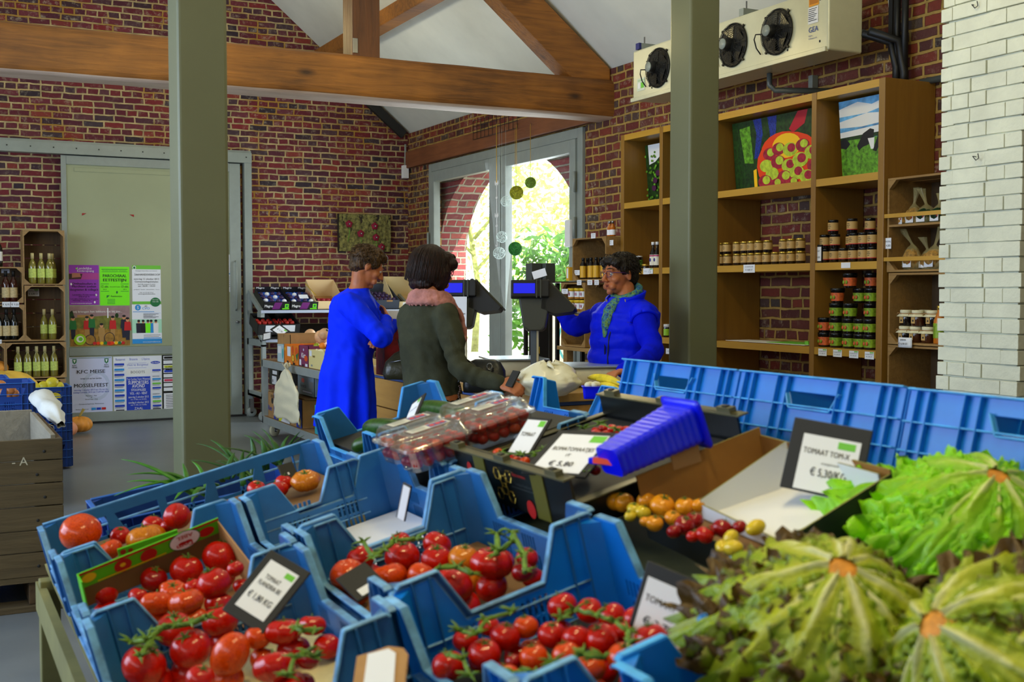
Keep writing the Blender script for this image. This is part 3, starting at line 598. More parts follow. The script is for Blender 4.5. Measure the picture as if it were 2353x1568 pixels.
# evaporator cooler
ac = thing('air_cooler', 'long cream wall cooler with three black fans under the ceiling', 'cooler', (4.78, 6.2, 2.78))
m_ac = mat('cream_enamel', (196, 194, 164), .3, var=.02)
b = MB(); b.box((4.66, 5.15, 2.78), (4.92, 7.2, 3.14), m_ac); b.build('casing', parent=ac, bev=.012, seg=3)
b = MB(); b.box((4.645, 5.16, 2.772), (4.67, 7.21, 2.80), m_ac)
for y in (5.22, 5.5, 6.0, 6.45, 6.95): 
    for z in (2.84, 3.08): b.cbox((4.658, y, z), (.006, .01, .014), m_dark)
b.build('front_lip', parent=ac, bev=.006)
FC = [P(1509, 157, X=4.64), P(1681, 107, X=4.64), P(1782, 78, X=4.64)]; FC = [Vector((4.66, p.y, 2.965)) for p in FC]
m_blade = mat('fan_blade', (70, 70, 66), .25, metal=.6)
for p in FC:
    f = MB(); ry = Matrix.Translation(p) @ Matrix.Rotation(-math.pi / 2, 4, 'Y')
    f.M = ry
    f.lathe([(.135, 0), (.14, .012), (.132, .016), (.128, .004)], m_black, 32, cap=False); f.lathe([(.001, -.04 + .05), (.128, -.04 + .05)], m_black, 32, cap=False); fo = f.build('fan', parent=ac)
    g = MB(); g.M = ry
    for r in [.045 + .011 * i for i in range(9)]: g.tube([(r * math.cos(a * math.pi / 16), r * math.sin(a * math.pi / 16), .05 - (.03 * (r / .14) ** 4)) for a in range(33)], .0014, m_black, 4, cap=False)
    for i in range(12): a = i * math.pi / 6; g.tube([(.04 * math.cos(a), .04 * math.sin(a), .052), (.12 * math.cos(a), .12 * math.sin(a), .04), (.138 * math.cos(a), .138 * math.sin(a), .012)], .0017, m_black, 4)
    for a in (.8, 2.4, 3.9, 5.5): g.cbox((.145 * math.cos(a), .145 * math.sin(a), .01), (.02, .012, .01), m_black, rz=a)
    g.build('grille', parent=fo)
    g = MB(); g.M = ry
    for i in range(5):
        a0 = i * 2 * math.pi / 5; g.add([(.03 * math.cos(a0), .03 * math.sin(a0), .012), (.118 * math.cos(a0 - .1), .118 * math.sin(a0 - .1), .014), (.12 * math.cos(a0 + .7), .12 * math.sin(a0 + .7), .03), (.03 * math.cos(a0 + .7), .03 * math.sin(a0 + .7), .02)], [(0, 1, 2, 3)], m_blade)
    g.build('blade', parent=fo, solid=.002)
    g = MB(); g.M = ry; g.lathe([(.042, .01), (.042, .045), (.036, .075), (.033, .09)], m_black, 20); g.lathe([(.034, .09), (.034, .096)], m_alu, 20)
    g.build('motor', parent=fo)
    g = MB(); g.M = ry; g.tube([(-.02, -.02, .07), (.0, .12, .075), (-.02, .165, .05), (-.07, .168, .03), (-.11, .15, .01)], .004, m_black, 6); g.build('cable', parent=fo)
b = MB(); M = frame((4.6585, 5.32, 3.11), (0, -1, 0), (0, 0, 1)); m_blu = mat('blue_print', (30, 70, 150), .5); m_sign = mat('orange_sticker', (226, 150, 30), .5)
art(b, M, .1, .28, [('r', .05, 0, .9, .2, m_sign), ('r', .1, .04, .85, .16, mat('orange_dark', (180, 110, 20), .5)), ('r', 0, .22, .85, .56, m_paper), ('t', 'GEA', .45, .735, .11, m_blu, .02, .8), ('t', 'Küba', .2, .82, .035, m_blu), ('t', 'Kältetechnik', .42, .88, .035, m_blu)] + [('r', .05, .25 + .04 * i, .75 - .1 * (i % 3), .262 + .04 * i, m_ink) for i in range(7)], .0008); b.build('maker_label', parent=ac)
b = MB(); M = frame((4.6585, 7.14, 2.93), (0, -1, 0), (0, 0, 1)); art(b, M, .1, .09, [('r', 0, 0, 1, 1, mat('pale_sticker', (200, 210, 190), .5)), ('t', 'market plus', .5, .22, .13, m_grn), ('r', .1, .35, .4, .8, m_white), ('r', .5, .35, .9, .8, m_grn)], .0008); b.build('sticker', parent=ac)
b = MB(); b.tube([Vector((4.82, 5.86, 2.775)), Vector((4.82, 5.86, 2.70)), Vector((4.84, 5.83, 2.665)), Vector((5.14, 5.55, 2.64))], .018, mat('grey_pipe', (74, 80, 78), .4), 12); b.build('drain_pipe', parent=ac)
b = MB()
for yy in (7.12, 5.95, 5.2): b.box((4.68, yy, 3.145), (5.165, yy + .045, 3.19), m_alu); b.box((4.66, yy, 3.145), (4.68, yy + .045, 3.19), mat('blue_cap', (30, 40, 110), .5)) if yy > 7 else None
for yy in (7.12, 5.95, 5.2): b.tube([(4.72, yy + .02, 3.1), (4.72, yy + .02, 3.24)], .005, m_steel, 6)
b.box((5.12, 5.8, 2.65), (5.165, 5.84, 2.78), m_alu)
b.build('bracket', parent=ac)
b = MB()
for py_, zz in ((5.06, 0), (5.0, .04)): b.tube([(4.92, py_ + .1, 2.9), (5.08, py_ + .03, 2.85), (5.1, py_, 2.7 - zz), (5.1, py_, 2.585)], .024, m_black, 10); b.tube([(5.1, py_, 2.6), (5.1, py_, 3.3)], .02, m_black, 10)
b.box((5.10, 5.1, 2.8), (5.14, 5.13, 3.25), m_dark)
b.build('insulated_pipe', label='black insulated pipes dropping behind the tall bookcase', cat='pipe')
b = MB(); b.tube([P(2042, -10, X=5.14), P(2050, 90, X=5.14), P(2058, 186, X=5.14)], .006, m_white, 8); b.build('wall_cable', label='thin white cable hanging down the brick wall above bookcase', cat='cable')
b = MB(); b.tube([(5.13, 4.9, 2.59), (5.13, 4.06, 2.59)], .02, mat('grey_pipe', (74, 80, 78), .4), 12); b.build('wall_pipe', label='grey pipe along the wall between bookcase and white pier', cat='pipe')
b = MB()
for i in range(12): y = 9.9 + i * .09; b.tube([(5.1, y, 2.95), (5.1, y, 3.14)], .003, m_black, 4)
for z in (2.95, 3.02, 3.08, 3.14): b.tube([(5.1, 9.9, z), (5.1, 10.9, z)], .003, m_black, 4)
b.build('wire_mesh', label='black wire mesh panel hanging above the window lintel', cat='mesh')
# wooden crates as shelves
def wcrate(label, M, w, h, d, div=None, mats=None, rails=None, group=None, name='wooden_crate', vert=False):
    """open front faces local -y; x right, z up"""
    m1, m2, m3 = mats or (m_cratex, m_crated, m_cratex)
    t = thing(name, label, 'crate', M.translation, group); b = MB(); b.M = M; T = .012
    b.box((0, 0, 0), (T, d, h), m1); b.box((w - T, 0, 0), (w, d, h), m1)
    for z in ((0, T), (h - T, h)): 
        for a, c in ((0, .47 * d), (.52 * d, d)): b.box((T, a, z[0]), (w - T, c, z[1]), m3)
    b.build('side_board', parent=t, bev=.0015)
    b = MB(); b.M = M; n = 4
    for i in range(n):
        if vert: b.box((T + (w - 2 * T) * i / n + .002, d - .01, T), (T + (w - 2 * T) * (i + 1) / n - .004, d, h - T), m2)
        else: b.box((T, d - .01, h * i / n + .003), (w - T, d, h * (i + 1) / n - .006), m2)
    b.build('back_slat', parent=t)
    for x0, sx in ((T, 1), (w - T, -1)):
        for z0, sz in ((T, 1), (h - T, -1)):
            b = MB(); b.M = M; s = .05
            b.add([(x0, 0, z0), (x0 + sx * s, 0, z0), (x0, 0, z0 + sz * s), (x0, .025, z0), (x0 + sx * s, .025, z0), (x0, .025, z0 + sz * s)], [(0, 1, 2), (5, 4, 3), (0, 3, 4, 1), (1, 4, 5, 2), (2, 5, 3, 0)], m1); b.build('corner_block', parent=t)
    if rails:
        for z in rails: b = MB(); b.M = M; b.box((-.01, -.014, z), (w + .01, -.001, z + .022), m_bookh); b.build('rail', parent=t)
    return t
def wallL(px0, py1, px1, py0, Y, d, label, **k):     # crate facing -Y from pixel box
    a, c = P(px0, py1, Y=Y), P(px1, py0, Y=Y); return wcrate(label, Matrix.Translation((a.x, Y, a.z)), c.x - a.x, c.z - a.z, d, **k), a, c
YW = 12.35
crs = {}
for key, (x0, y1, x1, y0, lab) in dict(a=(54, 655, 148, 530, 'upright wooden crate holding four wine bottles, top of the stack'), b=(58, 785, 149, 657, 'upright wooden crate with two wine bottles and a price card'), c=(14, 872, 152, 786, 'wide wooden crate with five white wine bottles in a row'),
        d=(-46, 697, 53, 614, 'wooden crate with two dark bottles cut by the left frame edge'), e=(-46, 786, 56, 700, 'wooden crate with red wine bottles below the white shelf tags'), f=(-90, 872, 12, 788, 'wooden crate with a pumpkin at the left frame edge')).items():
    crs[key] = wallL(x0, y1, x1, y0, YW, .3, lab, group='wooden crates stacked left of the door')
# base crates under them reach the floor
for x0, x1 in ((14, 152), (-90, 12)):
    a, c = P(x0, 875, Y=YW), P(x1, 875, Y=YW)
    wcrate('wooden crate standing on the floor under the wine crates' + (', right one' if x0 == 14 else ', left one'), Matrix.Translation((a.x, YW, 0)), c.x - a.x, a.z - .003, .3)
m_wine = mat('white_wine_glass', (120, 112, 40), .08, coat=.5, spec=.7); m_winel = mat('lime_wine_label', (186, 200, 96), .6, var=.12, vs=60); m_winecap = mat('wine_capsule', (190, 176, 120), .35)
m_red = mat('dark_wine_glass', (10, 12, 12), .1, coat=.5); m_beige = mat('beige_label', (196, 176, 130), .6, var=.12, vs=60)
wp = [(.034, 0), (.037, .006), (.037, .17), (.030, .205), (.0145, .235), (.0135, .295), (.014, .3)]
def wine(px, zbase, Y, body, capm, lab, label, group, zl=(.06, .15), base=None):
    p = P(px, 700, Y=Y); return bottle(wp, body, capm, .06, lab, zl, 'wine_bottle', label, (p.x, Y, zbase), group)
za, zb, zc, zd, ze = (crs[k][1].z + .0125 for k in 'abcde')
w0 = None
for px, dy, lab in ((76, 0, 'first from left'), (96, 0, 'second from left'), (115, 0, 'third from left'), (122, .09, 'at the back right')): wine(px, za, YW + .06 + dy, m_wine, m_winecap, m_winel, f'white wine bottle in the top crate, {lab}', 'white wine in the top crate')
for px, lab in ((101, 'left'), (120, 'right')): wine(px, zb, YW + .12 - (.05 if px == 120 else 0), m_wine, m_winecap, m_winel, f'{lab} one of two white wine bottles in the middle crate', 'white wine in the middle crate')
for k, px in enumerate((39, 61, 82, 101, 122)): wine(px, zc, YW + .06, m_wine, m_winecap, m_winel, f'white wine bottle, {OR[k]} from left in the wide crate', 'white wine in the wide crate')
for k, px in enumerate((14, 32)): wine(px, zd, YW + .08, mat('amber_glass', (60, 20, 14), .1, coat=.5), m_black, m_beige, f'{["left", "right"][k]} dark bottle with beige label in the upper left crate', 'dark bottles upper left', (.04, .14))
for k, px in enumerate((-5, 14, 32)): wine(px, ze, YW + .07, m_red, m_black, m_beige, f'red wine bottle with beige label, {OR[k]} from left in lower left crate', 'red wine bottles lower left', (.04, .14))
wine(-1, crs['d'][2].z + .001, YW + .1, m_red, m_black, m_white, 'dark bottle with white label standing on top of the left crates', None)
def tagY(px0, px1, py0, py1, Y, label, *lines, g=False):
    a, c = P(px0, py0, Y=Y), P(px1, py1, Y=Y); b = MB(); b.box((a.x, Y, c.z), (c.x, Y + .001, a.z), m_paper); art(b, frame((a.x, Y, a.z), (1, 0, 0), (0, 0, 1)), c.x - a.x, a.z - c.z, lbl(*lines, g=g), .0008); return b.build('price_label', label=label, cat='price label')
tagY(5, 24, 694, 706, YW - .003, 'left white price tag on the edge of the left crates', ('€ 8,95', .7, .4)); tagY(25, 44, 694, 706, YW - .003, 'right white price tag on the edge of the left crates', ('€ 9,50', .7, .4))
tagY(64, 90, 664, 681, YW + .288, 'grey price card on the back of the middle crate', ('WITTE WIJN', .4, .2), ('€ 6,80 ST', .8, .25), g=True); tagY(3, 22, 619, 628, YW + .288, 'small grey card at the back of the upper left crate', ('RODE WIJN', .4, .2)); tagY(-6, 4, 781, 790, YW - .003, 'white tag at the lower left crate edge', ('€ 7', .7, .4))
# crate column right of the bookcase
Xc = 4.80; MC = lambda y, z: Matrix.Translation((Xc, y, z)) @ Matrix.Rotation(-math.pi / 2, 4, 'Z')
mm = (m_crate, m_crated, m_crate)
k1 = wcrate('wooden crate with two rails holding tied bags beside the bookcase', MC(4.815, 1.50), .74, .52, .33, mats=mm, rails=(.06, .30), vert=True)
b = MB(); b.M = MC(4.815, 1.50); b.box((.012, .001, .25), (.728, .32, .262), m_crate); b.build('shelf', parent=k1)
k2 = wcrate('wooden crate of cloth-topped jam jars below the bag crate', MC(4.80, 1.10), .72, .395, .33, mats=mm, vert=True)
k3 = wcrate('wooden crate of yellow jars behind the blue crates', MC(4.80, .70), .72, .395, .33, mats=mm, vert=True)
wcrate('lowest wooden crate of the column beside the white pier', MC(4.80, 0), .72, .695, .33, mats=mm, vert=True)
q = N('cellophane'); q.b.inputs['Base Color'].default_value = lin((190, 176, 120)); q.b.inputs['Roughness'].default_value = .12; q.b.inputs['Alpha'].default_value = .28; m_cello = q.m
m_bisc = mat('biscuit', (150, 112, 50), .7, var=.3, vs=60); m_pasta = mat('green_pasta', (16, 46, 24), .4, var=.4, vs=60)
def bag(px, z, x, w, h, inner, label, tilt=0, neck=.1):
    y = P(px, 700, X=x).y; t = thing('gift_bag', label, 'bag', (x, y, z), 'tied cellophane bags in the rail crate'); b = MB()
    g = random.Random(px); ph = g.random() * 6
    b.ell((x, y, z + h * .42), (w * .42, w * .47, h * .42), inner, 16, 10, fn=lambda v: 1 + .12 * noise.noise(v * 3 + Vector((ph, 0, 0)))); b.build('contents', parent=t)
    b = MB(); pr = [(w * .42, 0), (w * .54, h * .15), (w * .52, h * .5), (w * .3, h * .85), (.010, h), (.008, h + .012), (.017, h + neck * .6), (.028, h + neck)]
    vs = []; nn = 18
    def fn(u, v):
        i = v * (len(pr) - 1); k = min(int(i), len(pr) - 2); f = i - k; r = pr[k][0] * (1 - f) + pr[k + 1][0] * f; zz = pr[k][1] * (1 - f) + pr[k + 1][1] * f; a = 2 * math.pi * u
        r *= 1 + .12 * math.sin(5 * a + ph) + .06 * math.sin(9 * a)
        return (x + r * math.cos(a) * .6, y + r * math.sin(a) + tilt * max(0, zz - h) , z + zz)
    b.grid(fn, 24, 16, m_cello, closeu=True); b.build('wrapper', parent=t)
    b = MB(); b.box((x - w * .36, y - .03, z + h * .1), (x - w * .345, y + .03, z + h * .1 + .035), m_paper); b.ell((x - w * .37, y - .02, z + h * .1 + .028), (.002, .005, .005), m_redline, 8, 6); b.build('tag', parent=t)
zt = 1.5125; zu = 1.763
bag(2069, zu, 4.9, .08, .05, m_bisc, 'small flat cellophane bag at the left end of the upper rail', tilt=1.2, neck=.06)
bag(2097, zu, 4.93, .105, .115, m_bisc, 'tied cellophane bag of pale biscuits on the upper rail', tilt=-.25, neck=.09)
bag(2125, zu, 4.91, .125, .105, m_pasta, 'tied cellophane bag of dark green pasta in the middle', tilt=.45, neck=.09)
bag(2155, zu, 4.9, .11, .1, m_pasta, 'dark green bag beside the white pier on the upper rail', tilt=-.1, neck=.06)
bag(2095, zt, 4.9, .12, .14, m_bisc, 'tied bag of golden biscuits, left one on the lower rail', tilt=.9, neck=.09)
bag(2130, zt, 4.93, .10, .11, m_bisc, 'small golden bag half hidden on the lower rail', tilt=.6, neck=.07)
bag(2146, zt, 4.88, .13, .13, m_bisc, 'tied bag of golden biscuits touching the pier on the lower rail', tilt=-.5, neck=.1)
m_cloth = mat('cloth_lid', (220, 214, 180), .9); m_brown = mat('brown_jam', (70, 34, 16), .15, coat=.5); m_yj = mat('yellow_cream_jar', (214, 170, 60), .2, coat=.4)
def cjar(px, z, x, body, label, s=1, group='cloth-topped jars'):
    y = P(px, 700, X=x).y; b = MB(); b.lathe([(.03 * s, 0), (.035 * s, .005), (.036 * s, .05 * s), (.03 * s, .068 * s)], body, 18); o = b.build('cloth_top_jar', local=True, label=label, cat='jar', group=group, loc=(x, y, z))
    b = MB(); b.lathe([(.033 * s, .066 * s), (.034 * s, .085 * s), (.031 * s, .088 * s)], m_cloth, 20); b.lathe([(.034 * s, .068 * s), (.047 * s, .052 * s)], m_cloth, 24, fn=lambda a, i: 1 + (.12 * math.sin(6 * a) if i else 0), cap=False); b.build('lid', parent=o, local=True)
    b = MB(); b.tube([(.036 * s * math.cos(a), .036 * s * math.sin(a), .068 * s) for a in [i * .4 for i in range(17)]], .0022, m_kraft, 5); b.tube([(-.036 * s, 0, .068 * s), (-.045 * s, .02 * s, .072 * s), (-.046 * s, .025, .06 * s)], .002, m_kraft, 5); b.build('twine', parent=o, local=True)
    b = MB(); b.box((-.0385 * s, -.013, .015), (-.0365 * s, .013, .05 * s), m_label); b.box((-.039 * s, -.005, .025), (-.0385 * s, .005, .035), m_ink); b.build('jar_label', parent=o, local=True)
z2 = 1.1125
for px, zz, x, bd, lb in ((2081, 0, 4.86, m_jam, 'bottom row, leftmost'), (2106, 0, 4.86, m_brown, 'bottom row, second'), (2134, 0, 4.86, m_brown, 'bottom row, third'), (2083, .09, 4.87, m_jam, 'upper row, leftmost'), (2110, .09, 4.86, m_brown, 'upper row, second'), (2144, .09, 4.88, m_jam, 'upper row, third'), (2124, 0, 4.97, m_jam, 'rear of the bottom row'), (2126, .09, 4.97, m_jam, 'rear of the upper row')): cjar(px, z2 + zz, x, bd, f'cloth-topped jam jar, {lb}')
cjar(2111, .7125, 4.87, m_yj, 'short pale yellow jar at the left of the lowest crate', 1.1); cjar(2146, .7125, 4.88, m_yj, 'large pale yellow jar in the middle of the lowest crate', 1.45); cjar(2168, .7125, 4.86, m_yj, 'pale yellow jar half behind the white pier', 1.2)
bottle([(.03, 0), (.032, .004), (.032, .12), (.014, .17), (.013, .2)], mat('orange_juice', (190, 110, 30), .15, coat=.4), m_gold, .02, m_syr, (.03, .11), 'juice_bottle', 'orange juice bottle with green label beside the white pier', (4.86, P(2160, 700, X=4.86).y, z2))
b = MB(); M = frame(P(2066, 775, X=4.79), (0, -1, 0), (.0, 0, 1)); b.grid(lambda u, v: M @ Vector((u * .1, -v * .055, .012 * math.sin(u * 3.1) + .006)), 8, 4, m_paper); art(b, M, .1, .055, [('t', 'JENEVER', .5, .3, .14, m_ink), ('t', '€ 6,90 ST', .5, .72, .2, m_ink)], .022, .0004); b.build('price_label', label='curled white price label hanging from the jam jar crate', cat='price label', solid=.0008)
slip(2028, 2046, 1.69, .06, 4.80, ('BAKERIJ', .4, .15), ('€ 4,80', .8, .2), label='white price label on the side of the bookcase', g=False)
# display crates between window and bookcase
M2 = lambda y, z, x: Matrix.Translation((x, y, z)) @ Matrix.Rotation(-math.pi / 2, 4, 'Z')
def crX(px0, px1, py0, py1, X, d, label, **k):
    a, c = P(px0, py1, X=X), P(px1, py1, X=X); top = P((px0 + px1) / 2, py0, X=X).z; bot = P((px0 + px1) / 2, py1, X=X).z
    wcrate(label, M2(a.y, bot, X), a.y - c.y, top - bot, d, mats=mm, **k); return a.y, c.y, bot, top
cA = crX(1315, 1392, 546, 645, 4.665, .45, "wooden crate of dark syrup bottles in front of the window", vert=True)
cB = crX(1289, 1344, 650, 718, 4.67, .45, 'wooden crate with yellow-lidded tubs left of the cashier', vert=True)
cC = crX(1364, 1420, 650, 800, 4.77, .38, 'wooden crate half hidden behind the cashier', vert=True)
cD = crX(1289, 1344, 722, 797, 4.67, .45, 'empty wooden crate under the yellow-lidded tubs', vert=True)
b = MB(); zf = cD[2] - .003; b.box((4.66, 7.565, zf - .03), (5.15, cB[0] + .05, zf), m_crate)
for x_, y_ in ((4.67, 7.6), (4.67, cB[0] - .1), (5.05, 7.6), (5.05, cB[0] - .1)): b.box((x_, y_, 0), (x_ + .06, y_ + .06, zf - .03), m_crate)
b.build('crate_bench', label='low wooden bench carrying the display crates by the window', cat='bench')
sy = None; m_yl = mat('mustard_label', (214, 164, 40), .5)
for k, (px, dx) in enumerate(((1340, 0), (1350, .05), (1358, 0), (1370, 0), (1380, .04), (1389, 0))):
    p = P(px, 640, X=4.71 + dx); z = cA[2] + .0125
    if sy is None: sy = bottle([(.024, 0), (.026, .004), (.026, .115), (.012, .14), (.0115, .165)], m_jam, m_black, .025, m_yl, (.012, .105), 'syrup_bottle', 'dark syrup bottle with mustard label, first from left in the crate', (p.x, p.y, z), 'mustard-labelled syrup bottles')
    else: dup(sy, (p.x, p.y, z), f'dark syrup bottle with mustard label, {OR[k]} from left in the crate')
m_hon = mat('honey_tub', (180, 120, 40), .3); tub_ = None
for r in range(2):
    for k, px in enumerate((1314, 1329, 1341)):
        p = P(px, 700, X=4.71); z = cB[2] + .0125 + r * .096
        lb = f'yellow-lidded honey tub, {OR[k]} from left in the {"lower" if r == 0 else "upper"} row'
        if tub_ is None:
            tub_ = bottle([(.028, 0), (.03, .003), (.031, .082)], m_hon, mat('yellow_lid', (214, 180, 30), .4), .018, m_paper, (.015, .06), 'honey_tub', lb, (p.x, p.y, z), 'yellow-lidded honey tubs', cat='tub', deco=lambda b, r: [b.ell((-r, y, .038), (.002, .006, .015), mat('pink_print', (150, 50, 90), .5), 6, 6) for y in (-.012, .006)])
        else: dup(tub_, (p.x, p.y, z), lb)
for px, lab in ((1401, 'left'), (1408, 'right')):
    p = P(px, 545, X=4.74); bottle([(.02, 0), (.022, .003), (.022, .07), (.01, .09), (.01, .115)], mat('amber_oil', (170, 90, 10), .1, coat=.5), m_steel, .02, m_paper, (.01, .05), 'oil_bottle', f'{lab} small amber oil bottle on top of the side crate', (p.x, p.y, cA[3] + .002))
for px0, px1, z, x, lb in ((1358, 1368, cA[3] + .03, 4.66, 'on top of the syrup crate'), (1393, 1409, cA[3] - .03, 4.70, 'on the right flank of the syrup crate'), (1316, 1332, 1.56, 4.68, 'on the inner side of the syrup crate'), (1326, 1336, cA[2] + .005, 4.662, 'first under the syrup bottles'), (1350, 1361, cA[2] + .005, 4.662, 'second under the syrup bottles'), (1366, 1376, cA[2] + .005, 4.662, 'third under the syrup bottles'), (1291, 1305, cB[3] - .05, 4.668, 'at the left of the honey tubs')):
    slip(px0, px1, z, .04, x, ('SIROOP', .4, .18), ('€ 3,95', .75, .18), label='small white price label ' + lb, g=False)
p = P(1309, 645, X=4.66); b = MB(); b.box((4.64, p.y - .025, cA[2] - .0), (4.70, p.y + .025, cA[2] + .11), m_yl); b.box((4.638, p.y - .012, cA[2] + .02), (4.64, p.y + .012, cA[2] + .1), m_paper); b.build('tea_box', label='small yellow box standing left of the syrup bottles', cat='box', bev=.002)
b = MB(); b.box((4.6, cB[0] + .06, cB[3] + .0), (4.95, cB[0] + .55, cB[3] + .012), m_steel)
for x_, y_ in ((4.6, cB[0] + .07), (4.6, cB[0] + .5), (4.91, cB[0] + .5), (4.91, cB[0] + .07)): b.box((x_, y_, 0), (x_ + .03, y_ + .03, cB[3]), m_black)
b.build('side_table', label='narrow dark stand with steel top left of the display crates', cat='table')
# wall decoration of bark with red flowers
t = thing('bark_artwork', 'mossy bark panel with five dark red felt flowers on brick wall', 'artwork', (4.6, 12.8, 1.84))
b = MB(); 
def bark(u, v): x = 4.29 + u * .63; z = 1.85 + v * .43; return (x, 12.80 + .02 * noise.noise(Vector((x * 22, z * 6, 0))) + .012 * noise.noise(Vector((x * 60, z * 40, 3))), z)
b.grid(bark, 60, 40, mat('mossy_bark', (96, 92, 50), .95, var=.5, vs=30, bump=.5, bs=90)); b.box((4.29, 12.81, 1.85), (4.92, 12.865, 2.28), mat('bark_side', (40, 32, 22), .9)); b.build('panel', parent=t)
for px, py in ((802, 515), (829, 537), (861, 520), (864, 546), (877, 568)):
    p = P(px, py, Y=12.76); f = MB(); f.M = frame(p, (1, 0, 0), (0, 0, 1)); f.lathe([(.002, .012), (.02, .01), (.042, 0), (.038, -.008)], mat('felt_red', (128, 10, 44), .8), 20, fn=lambda a, i: 1 + .12 * math.sin(5 * a)); o = f.build('flower', parent=t)
    f = MB(); f.M = frame(p, (1, 0, 0), (0, 0, 1)); f.ell((0, 0, .016), (.012, .012, .006), m_black, 10, 6); f.ell((0, 0, .022), .006, m_white, 8, 6); f.build('flower_centre', parent=o)
    s = MB(); s.tube([p, p + Vector((.01, .012, -.1)), p + Vector((-.01, .015, -.2))], .004, m_gr, 5); s.build('stem', parent=o)
# window decorations
m_str = mat('gold_string', (190, 150, 50), .4); m_wire = mat('pale_wire', (190, 205, 200), .5)
def disc(px, py, rpx, c, label, ptop):
    X = 5.02; p = P(px, py, X=X); r = rpx * depth(p) / FPX; top = P(px, ptop, X=X); t = thing('hanging_disc', label, 'decoration', p)
    b = MB(); b.M = Matrix.Translation(p) @ Matrix.Rotation(R(-28), 4, 'Z') @ Matrix.Rotation(math.pi / 2, 4, 'X'); g = random.Random(px)
    b.lathe([(r, -.002), (r, .002)], c, 28)
    for k in range(26): a, d = g.random() * 6.28, g.random() * 6.28; b.tube([(r * .95 * math.cos(a), r * .95 * math.sin(a), .004), (r * .95 * math.cos(d), r * .95 * math.sin(d), .004)], .0016, c, 4)
    b.build('disc', parent=t); b = MB(); b.tube([p + Vector((0, 0, r)), top, P(px, ptop - 6, X=5.113)], .0025, m_str, 5); b.build('string', parent=t)
q = N('green_film'); q.b.inputs['Base Color'].default_value = lin((110, 140, 40)); q.b.inputs['Roughness'].default_value = .7; m_film = q.m
disc(1219, 420, 13, mat('disc_green', (120, 150, 50), .7, var=.3, vs=80), 'upper green disc hanging on a string in the window', 290); disc(1187, 443, 16, mat('disc_olive', (150, 150, 30), .7, var=.3, vs=80), 'olive yellow disc hanging on a string in the window', 290)
disc(1184, 572, 16, mat('disc_dark', (40, 110, 40), .7, var=.4, vs=80), 'dark green disc hanging lowest in the right window pane', 300)
for px, py, r_, lb in ((1153, 545, 13, 'upper'), (1147, 582, 14, 'lower'), (1162, 463, 12, 'highest')):
    p = P(px, py, X=5.0); r = r_ * depth(p) / FPX; g = random.Random(px); b = MB()
    for k in range(14):
        ax = Vector((g.gauss(0, 1), g.gauss(0, 1), g.gauss(0, 1))).normalized(); u = ax.orthogonal().normalized(); w = ax.cross(u); b.tube([p + (u * math.cos(a * .45) + w * math.sin(a * .45)) * r for a in range(15)], .0013, m_wire, 4)
    b.tube([p + Vector((0, 0, r)), P(px, 300, X=5.0), P(px, 292, X=5.113)], .001, m_wire, 4); b.build('wire_ball', label=f'{lb} pale wire ball hanging before the window frame', cat='decoration')
b = MB(); top = P(1141, 285, X=5.05); b.tube([top, P(1141, 420, X=5.05)], .004, m_str, 5); b.tube([P(1141, 420, X=5.05), P(1142, 575, X=5.05)], .002, m_white, 5)
for py in (422, 455, 496, 520, 565):
    p = P(1141, py, X=5.03); s = 5 if py in (422, 496) else 2.5; s *= depth(p) / FPX
    for sg in (-1, 1): b.add([p, p + Vector((0, sg * s * 1.6, s * 1.5)), p + Vector((0, sg * s * 2, -.1 * s)), p + Vector((0, sg * s, -s))], [(0, 1, 2, 3)], m_white)
b.build('butterfly_garland', label='string of small white butterflies hanging down the window post', cat='garland')
# posters on the sliding door
yp = yd - .001
def poster(name, label, px0, py0, px1, py1, base, items, Y=None, cat='poster'):
    Y = Y or yp; a, c = P(px0, py0, Y=Y), P(px1, py1, Y=Y); w, h = c.x - a.x, a.z - c.z; b = MB(); b.box((a.x, Y - .001, c.z), (c.x, Y, a.z), base)
    art(b, frame((a.x, Y - .001, a.z), (1, 0, 0), (0, 0, 1)), w, h, items, .0006, .0002); return b.build(name, label=label, cat=cat)
m_pur = mat('purple_paper', (140, 50, 170), .6); m_lime = mat('lime_paper', (120, 240, 20), .6); m_pale = mat('pale_blue_paper', (200, 206, 236), .5); m_roy = mat('royal_print', (24, 60, 180), .6); m_cyan = mat('cyan_print', (40, 140, 210), .6); m_dgr = mat('deep_green_print', (30, 110, 60), .6)
t = lambda s, x, y, h, m, w=None, bo=.0: ('t', s, x, y, h, m, bo, w) if w else ('t', s, x, y, h, m, bo)
poster('purple_poster', 'purple childcare poster with black lettering at the upper left', 158, 609, 228, 701, m_pur,
       [('r', 0, .2, 1, .36, mat('magenta_band', (170, 60, 140), .6)), ('p', [(0, .22), (.45, .22), (.4, .35), (0, .36)], mat('dark_photo', (60, 30, 30), .6)), ('p', [(.1, .2), (.36, .2), (.4, .3), (.1, .32)], mat('skin_print', (170, 110, 90), .6)), ('c', .07, .48, .03, .03, m_white), ('c', .9, .75, .03, .03, m_white), ('c', .85, .93, .03, .03, m_white), ('c', .25, .09, .02, .02, m_lime),
        t('Landelijke', .52, .11, .06, m_white), t('Kinderopvang', .55, .17, .05, m_white), t('Onthaalouders in', .5, .49, .055, m_ink, .8, .01), t('Merchtem zoeken', .5, .56, .055, m_ink, .8, .01), t("deugnieten & collega's", .5, .64, .055, m_ink, .94, .01), t('Landelijke Kinderopvang', .5, .76, .035, m_ink, .8), t('070/24 60 41', .5, .81, .035, m_ink), t('hallo@landelijkekinderopvang.be', .5, .86, .028, m_ink, .95), t('Maandag - vrijdag: 8u - 16u', .5, .9, .028, m_ink, .8), t('www.landelijkekinderopvang.be', .4, .97, .025, m_white, .7)])
